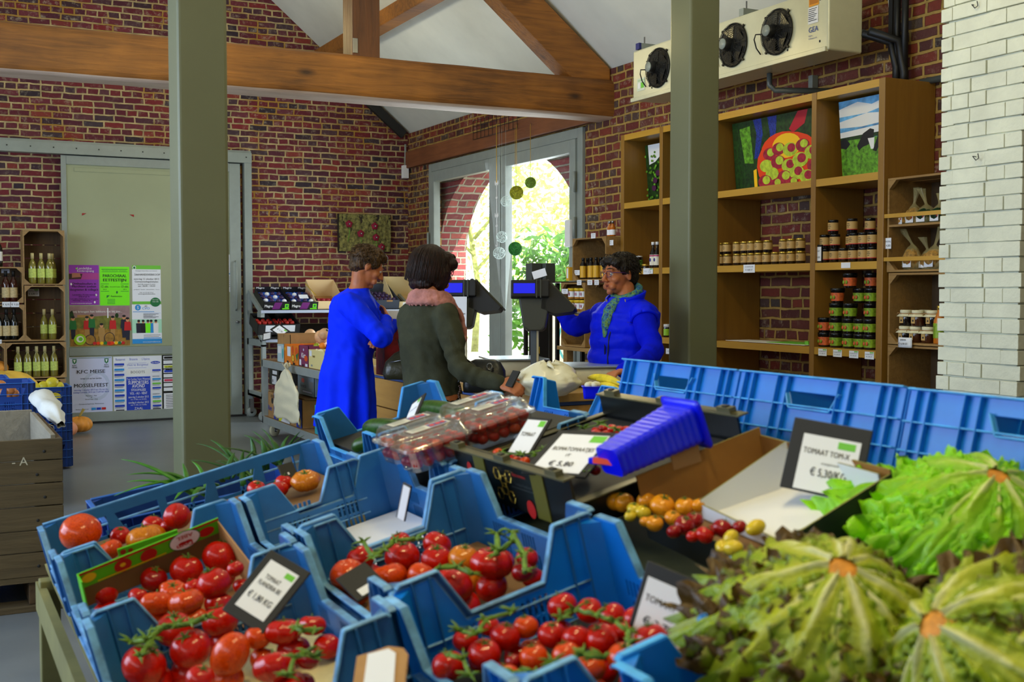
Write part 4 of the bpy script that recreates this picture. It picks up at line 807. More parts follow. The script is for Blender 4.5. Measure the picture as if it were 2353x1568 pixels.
poster('green_poster', 'lime green parish dinner poster beside the purple one', 229, 613, 298, 702, m_lime,
       [('r', .06, .06, .94, .075, m_dgr), ('r', .06, .13, .94, .138, m_dgr), t('Parochie Sint-Gertrudis - Brussegem', .5, .115, .03, m_dgr, .8), t('PAROCHIAAL', .5, .27, .075, m_ink, .8, .03), t('EETFESTIJN', .5, .38, .075, m_ink, .78, .03), ('r', .03, .44, .3, .45, m_dgr), ('r', .03, .63, .3, .64, m_dgr), ('r', .7, .44, .97, .45, m_dgr), ('r', .7, .63, .97, .64, m_dgr), t('12 okt.', .16, .54, .06, m_ink, .25, .01), t('13 okt.', .84, .54, .06, m_ink, .25, .01), t('2013', .16, .6, .03, m_ink), t('2013', .84, .6, .03, m_ink), t('Gemeentelijke Feestzaal', .5, .53, .025, m_ink, .34), ('c', .57, .66, .03, .035, m_dgr), ('p', [(.22, .74), (.32, .74), (.22, .81)], m_dgr), t('Raadsewijns', .55, .78, .04, m_ink)] + [('r', .24, .84 + .035 * i, .5, .85 + .035 * i, m_dgr) for i in range(4)])
poster('white_poster', 'white and green second-hand sale poster at the upper right', 303, 610, 370, 699, m_paper,
       [('r', 0, 0, 1, .1, m_grn), ('r', 0, .93, 1, 1, m_grn), ('c', .08, .06, .06, .05, m_white), ('c', .08, .06, .04, .033, m_dgr), t('Brussegem Open Deur voor iedereen', .5, .15, .022, m_ink, .75), t('2deHANDSVERKOOP', .53, .26, .05, m_ink, .9, .01), t('zaterdag 12 oktober 2013', .5, .37, .042, m_ink, .88), t('Gemeenschapslokalen', .5, .44, .045, m_ink, .82), t('Kerk Brussegem (2 zalen)', .5, .5, .026, m_ink, .6), t('van 13h00 - 15h30', .5, .55, .035, m_ink, .6), t('speelgoed - boeken - sportartikelen - fietsen', .5, .63, .02, m_ink, .9), t('Info: tel. 02 460 40 61', .5, .71, .022, m_ink, .6), t('www.gezinsbond.be', .5, .75, .03, m_ink, .6), ('c', .8, .95, .18, .12, m_dgr), t('doe mee', .8, .9, .03, m_white), t('voor alle', .8, .95, .03, m_white)])
m_hill = mat('print_field', (150, 110, 40), .5, var=.2, vs=20); m_dusk = mat('print_dusk', (150, 120, 120), .5, var=.1); m_skin2 = mat('print_skin', (200, 140, 100), .5)
m_rp = mat('print_red', (190, 30, 30), .5); m_gp = mat('print_green', (30, 110, 50), .5); m_tan = mat('print_tan', (170, 130, 70), .5); m_navy = mat('print_navy', (30, 30, 50), .5)
it = [('r', 0, 0, 1, .32, m_dusk), ('p', [(0, .3), (.3, .27), (.6, .24), (1, .34), (1, 1), (0, 1)], mat('print_green_field', (110, 110, 40), .5, var=.2, vs=20)), ('p', [(0, .55), (1, .6), (1, 1), (0, 1)], m_hill), ('p', [(.12, .22), (.38, .22), (.4, .28), (.12, .28)], m_tan), ('p', [(0, .15), (.04, .1), (.08, .3), (0, .3)], m_grd), ('c', .78, .24, .03, .06, m_grd), ('r', .62, .05, .64, .3, m_white)]
for x, y, cl, lg in ((.05, .42, m_gp, m_navy), (.28, .42, m_rp, m_tan), (.36, .38, m_gp, m_navy), (.52, .6, m_tan, m_tan), (.71, .42, m_rp, m_tan), (.9, .4, m_navy, m_navy), (.96, .46, m_rp, m_navy)):
    it += [('p', [(x - .05, y - .06), (x + .05, y - .06), (x + .06, y + .16), (x - .06, y + .16)], cl), ('p', [(x - .04, y + .16), (x + .04, y + .16), (x + .03, y + .4), (x - .03, y + .4)], lg), ('c', x, y - .11, .03, .055, m_skin2), ('c', x, y - .145, .03, .03, m_cow)]
it += [('c', .33, .84, .09, .13, m_navy), ('c', .33, .84, .08, .115, m_hill), ('c', .65, .8, .09, .14, m_navy), ('c', .65, .8, .08, .125, m_hill), ('c', .16, .83, .1, .14, mat('badge_green', (150, 200, 20), .5)), ('c', .16, .82, .06, .08, m_white), ('c', .17, .82, .035, .05, m_grn), ('c', .66, .94, .06, .05, m_or), ('r', .7, .9, .88, .94, m_white)] + [('c', .4 + .06 * i, .93, .03, .04, (m_rp, m_or, m_yel, m_gp)[i % 4]) for i in range(9)]
it += [t('wij brengen het lekkers tot bij jou...', .46, .16, .05, m_white, .82, .01)]
poster('farm_poster', 'landscape poster of people with bicycles in a brown field', 160, 704, 299, 794, m_hill, it)
it = [('c', .2, .08, .1, .075, m_cyan), t('S', .2, .12, .08, m_white), t('40', .47, .07, .05, m_ink), t('CVO', .47, .13, .06, m_cyan, .25, .02), ('r', .03, .18, .75, .195, m_cyan), ('r', .38, .22, .97, .225, m_cyan)] + [('r', .38, .24 + .025 * i, .9 - .1 * (i % 3), .25 + .025 * i, m_ink) for i in range(5)]
it += [('r', 0, .38, 1, .73, mat('mint', (170, 220, 190), .6))]
for x, cl in ((.22, m_navy), (.37, m_cow), (.64, m_cyan), (.8, m_white), (.53, m_lime)): it += [('p', [(x - .09, .48), (x + .09, .48), (x + .08, .73), (x - .08, .73)], cl), ('c', x, .44, .045, .045, m_skin2), ('c', x, .42, .05, .03, m_cow)]
it += [('r', 0, .73, 1, .9, m_paper), ('r', 0, .88, 1, 1, m_cyan), ('r', .38, .78, .95, .79, m_ink), ('r', .38, .82, .9, .83, m_ink), ('r', .38, .85, .97, .87, m_cyan), t('www.cvostreekhove.be', .65, .97, .03, m_white, .6)]
poster('school_poster', 'white and blue evening school poster with five standing people', 303, 700, 372, 789, m_paper, it)
crest = lambda x: [('p', [(x - .05, .03), (x + .05, .03), (x + .045, .09), (x, .12), (x - .045, .09)], m_dgr), ('p', [(x - .03, .045), (x + .03, .045), (x, .1)], m_paper), t('KFC', x, .155, .025, m_ink, .1, .02), t('MEISE', x, .185, .02, m_ink, .12, .02)]
poster('football_poster', 'pale sheet announcing a mussel feast low on the door', 159, 822, 259, 951, m_pale,
       [('r', .02, .015, .98, .022, m_dgr), ('r', .02, .975, .98, .98, m_dgr), ('c', .62, .5, .33, .26, mat('pale_mark', (186, 196, 222), .6)), ('c', .62, .5, .25, .2, m_pale)] + crest(.12) + crest(.87) + [t('KFC MEISE', .5, .28, .06, m_ink, .66, .01), t('nodigt u uit op haar jaarlijks', .5, .38, .022, m_ink, .5), t('MOSSELFEEST', .5, .52, .062, m_ink, .8, .01), t('zaterdag 5 oktober 2013 van 17u tot 22u', .5, .58, .026, m_roy, .8), t('zondag 6 oktober 2013 van 11u30 tot 14u30', .5, .62, .026, m_roy, .84), t('Mosselen - friet', .5, .68, .02, m_ink), t('of', .5, .71, .02, m_ink), t('Vol-au-vent - friet', .5, .74, .02, m_ink), t('Gemeenschapshuis, Wolvertem', .5, .82, .018, m_ink, .75), t('Betaling mogelijk met', .28, .91, .018, m_ink, .3), ('r', .5, .88, .6, .92, m_cyan), ('r', .62, .88, .72, .92, m_roy), ('r', .74, .88, .84, .92, m_rp)])
it = [('r', 0, .92, 1, 1, m_roy), t('Restaurant       Brasserie       L’Apéros', .4, .06, .035, m_roy, .7), t('Huis te Borgwaal', .5, .14, .03, m_roy), ('r', .3, .1, .68, .103, m_roy), ('r', .3, .17, .68, .173, m_roy), ('c', .87, .1, .1, .022, m_roy), t('Van Beeck', .87, .11, .022, m_white, .16), ('r', .26, .19, .26 + .5, .27, m_white), t('BOODTS', .5, .25, .035, m_navy), ('r', .26, .3, .76, .86, m_roy), t('Top Cycling Team Wemmel', .51, .35, .032, m_white, .48), t('SUPPORTERS', .51, .41, .05, m_white, .42, .02), t('AVOND', .51, .46, .05, m_white, .26, .02), t('STOOFVLEES', .51, .51, .035, m_white, .3, .02), t('VOL - AU - VENT', .51, .56, .035, m_white, .36, .01), t('zaterdag 5 oktober 2013', .51, .61, .03, m_white, .42), t('van 17.00u tot 22.00u', .51, .64, .018, m_white), t('zondag 6 oktober 2013', .51, .69, .03, m_white, .42), t('van 11.30u tot 15.00u', .51, .72, .018, m_white), t('ZAAL', .51, .78, .035, m_white), t('DE GROENVINK', .51, .825, .035, m_white, .38), t('Dorpstraat 48 - 1785 Brussegem', .51, .85, .018, m_white, .36)]
for i in range(9): it += [('r', .02, .1 + .075 * i, .22, .13 + .075 * i, m_roy if i % 2 == 0 else m_cyan), ('r', .02, .142 + .075 * i, .2, .147 + .075 * i, m_ink), ('r', .8, .2 + .065 * i, .98, .225 + .065 * i, (m_roy, m_paper, m_cyan, m_grn)[i % 4]), ('r', .8, .235 + .065 * i, .95, .24 + .065 * i, m_ink)]
for x in (.04, .8): it += [('r', x, .77, x + .17, .9, m_navy), ('r', x + .015, .785, x + .155, .885, m_white), ('c', x + .05, .855, .028, .02, m_navy), ('c', x + .12, .855, .028, .02, m_navy), ('r', x + .04, .81, x + .13, .83, m_navy)]
it += [t('TELEUROPE', .72, .97, .04, m_pale, .5), ('c', .92, .96, .04, .025, m_navy)]
poster('cycling_poster', 'blue and white supporters evening poster low on the door', 260, 820, 373, 973, m_paper, it)
it = [('r', 0, 0, 1, 1, m_black)]
for i, cc in enumerate((m_black, m_paper, mat('yellow_ad', (200, 210, 40), .6), m_roy, m_paper, mat('pink_ad', (200, 60, 90), .6), m_paper, m_paper)): it += [('r', .08, .02 + .08 * i, .95, .08 + .08 * i, m_paper), ('r', .12, .03 + .08 * i, .9, .07 + .08 * i, cc)]
it += [('r', .08, .68, .95, .98, m_paper)] + [('r', .2, .71 + .03 * i, .85, .72 + .03 * i, m_ink) for i in range(8)] + [('r', .2, .26, .8, .27, m_ink), t('ELPEERS', .5, .235, .03, m_ink, .6)]
poster('advert_poster', 'narrow black framed advert sheet half behind the left column', 372, 816, 412, 944, m_black, it)
poster('notice', 'white notice sheet on the door right of the left column', 520, 585, 541, 671, m_paper, [('r', 0, .5, 1, .53, m_cyan), t('info', .6, .2, .04, mat('pink_print', (150, 50, 90), .5)), t('open', .6, .4, .04, m_rp)] + [('r', .1, .6 + .05 * i, .9, .61 + .05 * i, m_ink) for i in range(6)], cat='notice')
# pumpkins on the floor and in crates
m_pump = mat('pumpkin', (214, 140, 50), .45, var=.12, vs=6); m_pumpk = mat('pumpkin_pink', (214, 140, 100), .5, var=.12, vs=6); m_stem = mat('dry_stem', (150, 130, 60), .8)
def pumpkin(c, r, h, mm, label, tilt=None, group=None, ribs=10, stem=True):
    t = thing('pumpkin', label, 'pumpkin', c, group); b = MB(); b.M = Matrix.Translation(c) @ (tilt or Matrix.Identity(4))
    b.ell((0, 0, h), (r, r, h), mm, 40, 16, fn=lambda v: (1 - .10 * abs(math.cos(ribs / 2 * math.atan2(v.y, v.x))) ** 3) * (1 - .28 * max(0, abs(v.z) - .72) * (1 if abs(v.z) < 1.1 else 1))); b.build('flesh', parent=t)
    if stem: b = MB(); b.M = Matrix.Translation(c) @ (tilt or Matrix.Identity(4)); b.tube([(0, 0, 1.75 * h), (.01, 0, 2.1 * h), (.05 * r / .15, 0, 2.1 * h + r * .45)], [r * .13, r * .09, r * .11], m_stem, 7); b.build('stem', parent=t)
pumpkin(P(186, 998, Z=0) + Vector((0, .1, 0)), .125, .085, m_pump, 'orange ribbed pumpkin with long stem on the floor by the door'); pumpkin(P(150, 1008, Z=0) + Vector((0, .05, 0)), .12, .085, m_pumpk, 'pinkish pumpkin on the floor behind the blue crates', stem=False)
pumpkin(Vector((P(-8, 850, Y=YW).x, YW + .1, crs['f'][1].z + .013)), .12, .08, m_pump, 'orange pumpkin in the wooden crate at the left edge')
# ================================================================= THE DISPLAY STAND IN FRONT
AL = math.atan(.25); SU = Vector((math.cos(AL), 0, math.sin(AL))); SN = Vector((-math.sin(AL), 0, math.cos(AL))); SO = Vector((.29, 0, .74))
def L(u, v, n=0): return SO + SU * u + Vector((0, v, 0)) + SN * n
SR = (0, -AL, 0)
def onplane(px, py, n):       # pixel ray with plane n above the crate-top plane
    r = ray(px, py); t = (SO + SN * n - CAMP).dot(SN) / r.dot(SN); return CAMP + r * t
m_blu1 = mat('crate_blue', (34, 98, 160), .38, var=.08, vs=6, spec=.5); m_blu1r = mat('crate_blue_worn_lit', (92, 142, 184), .45, var=.3, vs=14)  # rim blue is paler for wear and for reflected light put into its colour
m_blu2 = mat('crate_blue_bright', (10, 112, 208), .35, var=.06, vs=6); m_blu2r = mat('crate_blue_bright_worn_lit', (64, 156, 226), .4, var=.15, vs=14)  # bright rim likewise: scuffing plus the edge reflection mixed into the colour
m_blu3 = mat('crate_navy', (20, 58, 130), .4); m_blu3r = mat('crate_navy_rim', (40, 100, 180), .4)
def cwall(b, M, w, h, kind, m, mr, t=.005, p=.085, s=.045, hl=.1, ribs=True, slots=True):
    o = b.M; b.M = o @ M; H = []
    if kind == 'low': out = [(0, 0), (w, 0), (w, h - .006), (w - .008, h), (w - p, h), (w - p - s, hl), (p + s, hl), (p, h), (.008, h), (0, h - .006)]; top = out[2:]
    else: out = [(0, 0), (w, 0), (w, h), (0, h)]; top = out[2:]
    if slots:
        nx = 2 if w < .5 else 3
        for g in range(nx):
            cx = w * (g + 1) / (nx + 1) if kind != 'handle' else w * (.22 + .56 * g / (nx - 1) if nx > 1 else .5)
            for r in range(1 if kind == 'handle' else 2):
                z0 = .012 + r * .042; hh = .034 if kind != 'handle' else .045
                for k in range(5 if kind != 'handle' else 4): x = cx - .026 + k * .013 + (.012 * r); H.append([(x, z0), (x + .006, z0), (x + .006, z0 + hh), (x, z0 + hh)])
    if kind == 'handle': c = w / 2; H.append([(c - .07, h - .075), (c + .07, h - .075), (c + .09, h - .038), (c - .09, h - .038)]); 
    if kind == 'rail':
        n = int(w / .15); 
        for k in range(n):
            a, c = .03 + (w - .06) * k / n + .012, .03 + (w - .06) * (k + 1) / n - .012; sk = .02 * (1 if k < n / 2 else -1); H.append([(a + max(sk, 0), h - .085), (c + min(sk, 0), h - .085), (c - max(sk, 0) * 0, h - .03), (a - min(sk, 0) * 0, h - .03)])
    b.prism([out] + H, t, m)
    for (x0, y0), (x1, y1) in zip(top, top[1:]):
        L_ = math.hypot(x1 - x0, y1 - y0)
        if L_ < .002: continue
        b.bar((x0, y0, t + .005), (x1, y1, t + .005),   .015, .0045, mr, up=(-(y1 - y0), x1 - x0, 0))
    if ribs:
        xs_ = [.03, .065] + ([.16, .2] if kind == 'handle' else []); xs_ = xs_ + [w - x for x in xs_]
        for x in xs_: b.box((x - .002, 0, t), (x + .002, (h if x < p or x > w - p or kind != 'low' else hl) - .003, t + .014), m)
        for z in (h * .36, h * .66) if kind != 'low' else (.004, hl - .03): b.box((0, z - .002, t), (w, z + .002, t + .012), mr)
        if kind == 'handle':
            for (x0, y0), (x1, y1) in (((c - .095, h - .034), (c - .072, h - .08)), ((c - .072, h - .08), (c + .072, h - .08)), ((c + .072, h - .08), (c + .095, h - .034))): b.bar((x0, y0, t + .005), (x1, y1, t + .005), .014, .004, mr, up=(-(y1 - y0), x1 - x0, 0))
    b.M = o
def bcrate(label, loc, rot, w, l, h, kinds=('low',) * 4, m=None, mr=None, group=None, hl=.1, **k):
    """origin at the base corner; kinds = near end, far end, left side, right side"""
    m, mr = m or m_blu1, mr or m_blu1r
    t = thing('plastic_crate', label, 'crate', loc, group, rot)
    for nm, kd, M, ww in (('end_wall', kinds[0], frame((0, 0, 0), (1, 0, 0), (0, 0, 1)), w), ('end_wall', kinds[1], frame((w, l, 0), (-1, 0, 0), (0, 0, 1)), w), ('side_wall', kinds[2], frame((0, l, 0), (0, -1, 0), (0, 0, 1)), l), ('side_wall', kinds[3], frame((w, 0, 0), (0, 1, 0), (0, 0, 1)), l)):
        b = MB(); cwall(b, M, ww, h, kd, m, mr, hl=hl, **k); b.build(nm, parent=t, local=True, bev=.0012, seg=1)
    b = MB(); b.box((0, 0, 0), (w, l, .006), m)
    for x, y, sx, sy in ((0, 0, 1, 1), (w, 0, -1, 1), (w, l, -1, -1), (0, l, 1, -1)): b.add([(x, y, .006), (x + sx * .035, y, .006), (x, y + sy * .035, .006), (x, y, h - .004), (x + sx * .035, y, h - .004), (x, y + sy * .035, h - .004)], [(0, 1, 4, 3), (1, 2, 5, 4), (2, 0, 3, 5), (3, 4, 5)], m)
    b.build('base', parent=t, local=True); return t
HC = .2
def scr(label, u0, v0, w, l, n=0, h=HC, **k): return bcrate(label, L(u0, v0, n - h), SR, w, l, h, **k)
cA_ = scr('blue crate of beef tomatoes with a green printed carton inside', .005, 2.462, .425, .58, n=.004)
cB_ = scr('blue crate of red vine tomatoes at the lower left corner', .0, 1.865, .43, .585)
cR0 = scr('long blue crate with an open rail at the far left of the stand', .0, 3.05, .80, .42, n=.0, h=.16, kinds=('low', 'rail', 'low', 'low'), hl=.075)
cC_ = scr('nearly empty blue crate with white paper behind the vine tomatoes', .475, 2.535, .42, .50, n=.002)
cE_ = scr('blue crate of vine tomatoes in the middle of the stand', .475, 1.945, .42, .578, n=.01)
cF_ = scr('blue crate heaped with small truss tomatoes at the bottom middle', .465, 1.43, .43, .502, n=.0, m=m_blu2, mr=m_blu1r)
cH_ = scr('blue crate carrying the clear tomato punnets', .935, 2.72, .42, .50, n=-.01)
cG_ = scr('blue crate of cucumbers behind the punnets', .945, 3.26, .42, .60, n=.0, mr=m_blu2r)
cK_ = scr('blue crate corner below the salad at the bottom edge', .60, .80, .24, .58, n=-.012, m=m_blu2, mr=m_blu2r)
# liners the fruit lies on
def liner(label, u0, v0, w, l, n0, n1, m=m_kraft): b = MB(); b.M = Matrix.Translation(L(u0, v0, n0)) @ Matrix.Rotation(-AL, 4, 'Y'); b.box((0, 0, 0), (w, l, n1 - n0), m, tp=.985); return b.build('fruit_liner', label=label, cat='liner')
for lb, u, v, w, l, d, mm in (('beef tomato crate', .015, 2.472, .405, .56, .165, m_kraft), ('lower left vine tomato crate', .012, 1.878, .406, .56, .165, mat('pale_card', (196, 186, 140), .8, var=.1)), ('long rail crate', .012, 3.062, .776, .396, .095, m_kraftd), ('middle vine tomato crate', .487, 1.957, .396, .554, .165, m_kraftd), ('truss tomato crate', .478, 1.443, .404, .476, .178, m_dark), ('cucumber crate', .957, 3.272, .396, .576, .10, m_dark), ('corner crate', .612, .812, .216, .556, .17, m_dark), ('punnet crate', .947, 2.732, .396, .476, .115, m_dark)):
    liner('flat card lining the bottom of the ' + lb, u, v, w, l, -.19, -d + (.0 if 'rail' in lb else 0), mm) if 'rail' not in lb else liner('flat card lining the bottom of the ' + lb, u, v, w, l, -.152, -.092, mm)
b = MB(); b.M = Matrix.Translation(L(.487, 2.55, -.1935)) @ Matrix.Rotation(-AL, 4, 'Y'); b.box((.0, .0, 0), (.396, .47, .02), m_paper); b.build('paper_sheet', label='white paper lining the nearly empty blue crate', cat='paper')
# the sloping timber stand
m_stand = mat('olive_timber', (120, 116, 70), .7, var=.1, vs=5)
st = thing('display_stand', 'sloping olive timber stand carrying the blue crates', 'stand', (1.0, 2.3, 0)); b = MB()
b.M = Matrix.Translation(L(0, .5, -.255)) @ Matrix.Rotation(-AL, 4, 'Y'); b.box((-.01, 0, 0), (1.66, 3.5, .022), m_stand); b.build('sloping_board', parent=st)
b = MB(); b.M = Matrix.Translation((1.905, .5, .958)) @ Matrix.Rotation(AL, 4, 'Y'); b.box((0, 0, -.03), (1.0, 3.2, -.008), m_stand); b.build('far_board', parent=st)
for x, y, zt in ((.31, .6, .49), (.31, 2.3, .49), (.31, 3.85, .49), (1.8, .6, .86), (1.8, 3.8, .86), (2.8, .6, .7), (2.8, 3.6, .7)): b = MB(); b.box((x, y, 0), (x + .06, y + .06, zt), m_stand); b.build('leg', parent=st, bev=.004)
b = MB(); b.box((.305, .5, .38), (.33, 3.95, .47), m_stand); b.build('apron', parent=st)
# ridge crates leaning to the far side
RR = (0, AL, 0)
def rc(y0, y1, ztop, h, label, kinds, X=1.95, **k): s, c = math.sin(AL), math.cos(AL); return bcrate(label, (X - h * s, y0, ztop - h * c), RR, .42, y1 - y0, h, kinds=kinds, m=m_blu2, mr=m_blu2r, **k)
rc(2.475, 3.045, 1.183, .215, 'light blue handle crate leaning away, leftmost of the ridge', ('full', 'full', 'handle', 'low'))
rc(1.885, 2.465, 1.183, .215, 'blue handle crate leaning away, middle of the ridge', ('full', 'full', 'handle', 'low'))
rc(1.23, 1.872, 1.18, .215, 'blue handle crate at the right frame edge with salad inside', ('full', 'full', 'handle', 'low'))
rc(3.08, 3.64, 1.09, .2, 'low-sided blue crate at the far end of the ridge', ('low', 'low', 'low', 'low'), hl=.1)
# tomatoes
def skin(n, c, c2=None):
    q = N(n); tc = q.n('ShaderNodeTexCoord').outputs['Object']; f = q.noise(tc, 14, 3)
    q.l(q.ramp(f, [(.3, tuple(v * .8 for v in c)), (.7, c2 or c)]), q.b.inputs['Base Color']); q.b.inputs['Roughness'].default_value = .2; q.b.inputs['Specular IOR Level'].default_value = .42; return q.m
SK = {'r': skin('tomato_red', (190, 12, 2), (204, 26, 3)), 'd': skin('tomato_deep', (140, 6, 6), (164, 10, 6)), 'o': skin('tomato_orange_red', (216, 56, 3), (226, 80, 5)), 'a': skin('tomato_orange', (220, 112, 8), (214, 130, 20)), 'y': skin('tomato_yellow_orange', (240, 140, 10), (244, 164, 30)), 'w': skin('tomato_yellow', (222, 190, 30), (230, 200, 50))}
m_calyx = mat('calyx_green', (70, 104, 24), .6, var=.2, vs=60); m_vine = mat('vine_green', (86, 120, 30), .55, var=.2, vs=50)
_tm = {}
def tmesh(kind, col):
    if (kind, col) in _tm: return _tm[(kind, col)]
    b = MB(); ph = len(_tm)
    if kind == 'round': fn = lambda v: 1 - .16 * math.exp(-((1 - v.z) / .06)) - .05 * math.exp(-((1 + v.z) / .05)) + .012 * math.cos(5 * math.atan2(v.y, v.x) + ph); sc = (1, 1, .88)
    elif kind == 'beef': fn = lambda v: 1 + .055 * math.cos(8 * math.atan2(v.y, v.x) + ph) * (1 - v.z * v.z) ** .5 + .05 * math.cos(3 * math.atan2(v.y, v.x)) * (1 - v.z * v.z) - .30 * math.exp(-((1 - v.z) / .07)); sc = (1, 1, .72)
    elif kind == 'plum': fn = lambda v: 1 - .05 * math.exp(-((1 - v.z) / .05)); sc = (.86, .86, 1.16)
    elif kind == 'pear': fn = lambda v: 1 - .28 * max(0, v.z); sc = (.8, .8, 1.3)
    elif kind == 'ox': fn = lambda v: 1 - .25 * max(0, -v.z) + .05 * math.cos(7 * math.atan2(v.y, v.x)) * (1 - v.z * v.z); sc = (1, 1, 1.1)
    b.ell((0, 0, 0), sc, SK[col], 28, 18, fn=fn); me = bpy.data.meshes.new('tomato'); me.from_pydata(b.v, [], b.f); me.materials.append(SK[col]); me.polygons.foreach_set('use_smooth', [True] * len(b.f)); me.update()
    b = MB(); z = sc[2] * (.86 if kind != 'beef' else .7)
    if kind != 'plum' or 1:
        for k in range(5):
            a = k * 1.2566 + ph; pts = [(0, 0, z)] + [(rr * math.cos(a + .2 * rr), rr * math.sin(a + .2 * rr), z + zz) for rr, zz in ((.15, .05), (.32, .1), (.5, .05 + .1 * (k % 2)))]
            b.tube(pts, [.05, .06, .045, .008], m_calyx, 5, sq=.5)
        b.tube([(0, 0, z), (.03, 0, z + .16), (.08, .02, z + .3)], [.06, .045, .05], m_calyx, 6)
    cm = bpy.data.meshes.new('calyx'); cm.from_pydata(b.v, [], b.f); cm.materials.append(m_calyx); cm.polygons.foreach_set('use_smooth', [True] * len(b.f)); cm.update()
    _tm[(kind, col)] = (me, cm); return _tm[(kind, col)]
def tomato(c, r, kind, col, label, group=None, calyx=True, rot=None, name='tomato'):
    me, cm = tmesh(kind, col); o = bpy.data.objects.new(name, me); COL.objects.link(o); o.location = c; o.scale = (r, r, r); o.rotation_euler = rot or (rnd.uniform(-.5, .5), rnd.uniform(-.5, .5), rnd.uniform(0, 6)); tag(o, label, 'tomato', group)
    if calyx: k = bpy.data.objects.new('calyx', cm); COL.objects.link(k); k.parent = o
    return o
def where(u, v, w, l):      # words for a spot in a crate seen from the camera
    a = 'left' if u < w / 3 else 'right' if u > 2 * w / 3 else 'middle'; c = 'front' if v < l / 3 else 'back' if v > 2 * l / 3 else 'centre'
    return f'{c} {a}'
def heap(lst, conv, n, desc, group, u0, v0, w, l, name='tomato'):
    seen = {}
    for it in lst:
        x, y, r, kind, col = it[:5]; px, py = conv(x, y); rp = r / conv.s; p = onplane(px, py, n + (it[6] if len(it) > 6 else 0)); R_ = rp * depth(p) / FPX
        lp = p - SO; wv = where(lp.dot(SU) - u0, lp.y - v0, w, l); seen[wv] = seen.get(wv, 0) + 1
        size = 'large' if R_ > .042 else 'medium' if R_ > .03 else 'small'; cn = {'r': 'red', 'd': 'deep red', 'o': 'orange-red', 'a': 'orange', 'y': 'yellow-orange', 'w': 'yellow'}[col]; kn = {'round': 'round', 'beef': 'ribbed', 'plum': 'oval', 'pear': 'pear-shaped', 'ox': 'pointed'}[kind]
        lab = f'{size} {cn} {kn} tomato, {wv} of the {desc}' + (f', number {seen[wv]} from left' if seen[wv] > 1 else '')
        if u0 < .9 and 'rail' not in desc and 'carton' not in desc:
            q_ = p - SN * .048 + SU * rnd.uniform(-.02, .02) + Vector((0, rnd.uniform(-.02, .02), 0)); lq = q_ - SO
            if .045 < lq.dot(SU) - u0 < w - .045 and .045 < lq.y - v0 < l - .045: tomato(q_, min(R_, .034), 'round', col, f'tomato in the lower layer of the {desc}', group + ', lower layer', calyx=False)
        tomato(p, R_, kind, col, lab, group, calyx=(it[5] if len(it) > 5 and it[5] is not None else True), rot=it[7] if len(it) > 7 else None, name=name)
def conv2(x, y): return 100 + x / 2.941, 1060 + y / 2.941
conv2.s = 2.941
def conv4(x, y): return 700 + x / 2.736, 1100 + y / 2.736
conv4.s = 2.736
def conv5(x, y): return 1380 + x / 2.418, 800 + y / 2.418
conv5.s = 2.418
nB = -.088
heap(sorted([(680, 1385, 152, 'round', 'r'), (885, 1140, 128, 'round', 'r'), (995, 1270, 140, 'round', 'r'), (1195, 1085, 122, 'round', 'r'), (1260, 1310, 142, 'plum', 'o', False), (1450, 1190, 95, 'round', 'o'), (1620, 1150, 122, 'beef', 'r'), (1815, 1110, 95, 'beef', 'r'), (1560, 1390, 145, 'beef', 'r'), (1060, 1470, 100, 'round', 'r'), (1790, 1340, 80, 'round', 'd')]), conv2, nB, 'lower left crate', 'tomatoes in the lower left crate', 0, 1.865, .43, .585)
heap(sorted([(965, 735, 112, 'round', 'r'), (1195, 650, 125, 'round', 'r'), (1150, 830, 118, 'round', 'r'), (875, 880, 92, 'beef', 'o'), (405, 885, 98, 'round', 'r'), (640, 915, 66, 'round', 'r'), (765, 960, 112, 'beef', 'o'), (965, 950, 118, 'beef', 'o'), (745, 800, 92, 'round', 'd'), (1295, 730, 60, 'round', 'r'), (1010, 850, 60, 'round', 'r')]), conv2, -.078, 'beef tomato crate', 'tomatoes in the beef tomato crate', .005, 2.462, .425, .58)
heap(sorted([(250, 480, 138, 'round', 'o', False, .05, (.3, -.2, 0)), (520, 505, 68, 'round', 'r'), (690, 520, 128, 'beef', 'a'), (740, 435, 76, 'round', 'r'), (900, 385, 92, 'ox', 'r', False, .02), (840, 440, 50, 'round', 'r'), (445, 600, 90, 'beef', 'o'), (1440, 190, 64, 'round', 'r'), (1570, 195, 82, 'beef', 'r'), (1625, 145, 60, 'round', 'r'), (1770, 132, 98, 'beef', 'a')]), conv2, -.052, 'long rail crate', 'tomatoes in the long rail crate', 0, 3.05, .8, .42)
heap(sorted([(350, 505, 92, 'round', 'r'), (272, 610, 116, 'round', 'o', False), (525, 620, 122, 'beef', 'o', False), (615, 495, 112, 'round', 'r'), (832, 415, 92, 'round', 'r'), (830, 510, 100, 'round', 'r'), (1000, 505, 98, 'round', 'a'), (1180, 530, 138, 'beef', 'r'), (735, 610, 90, 'round', 'o', False), (930, 680, 132, 'round', 'r'), (1400, 500, 72, 'round', 'r'), (600, 400, 70, 'round', 'r'), (1370, 590, 70, 'round', 'd')]), conv4, -.082, 'middle vine tomato crate', 'tomatoes in the middle crate', .475, 1.945, .42, .578)
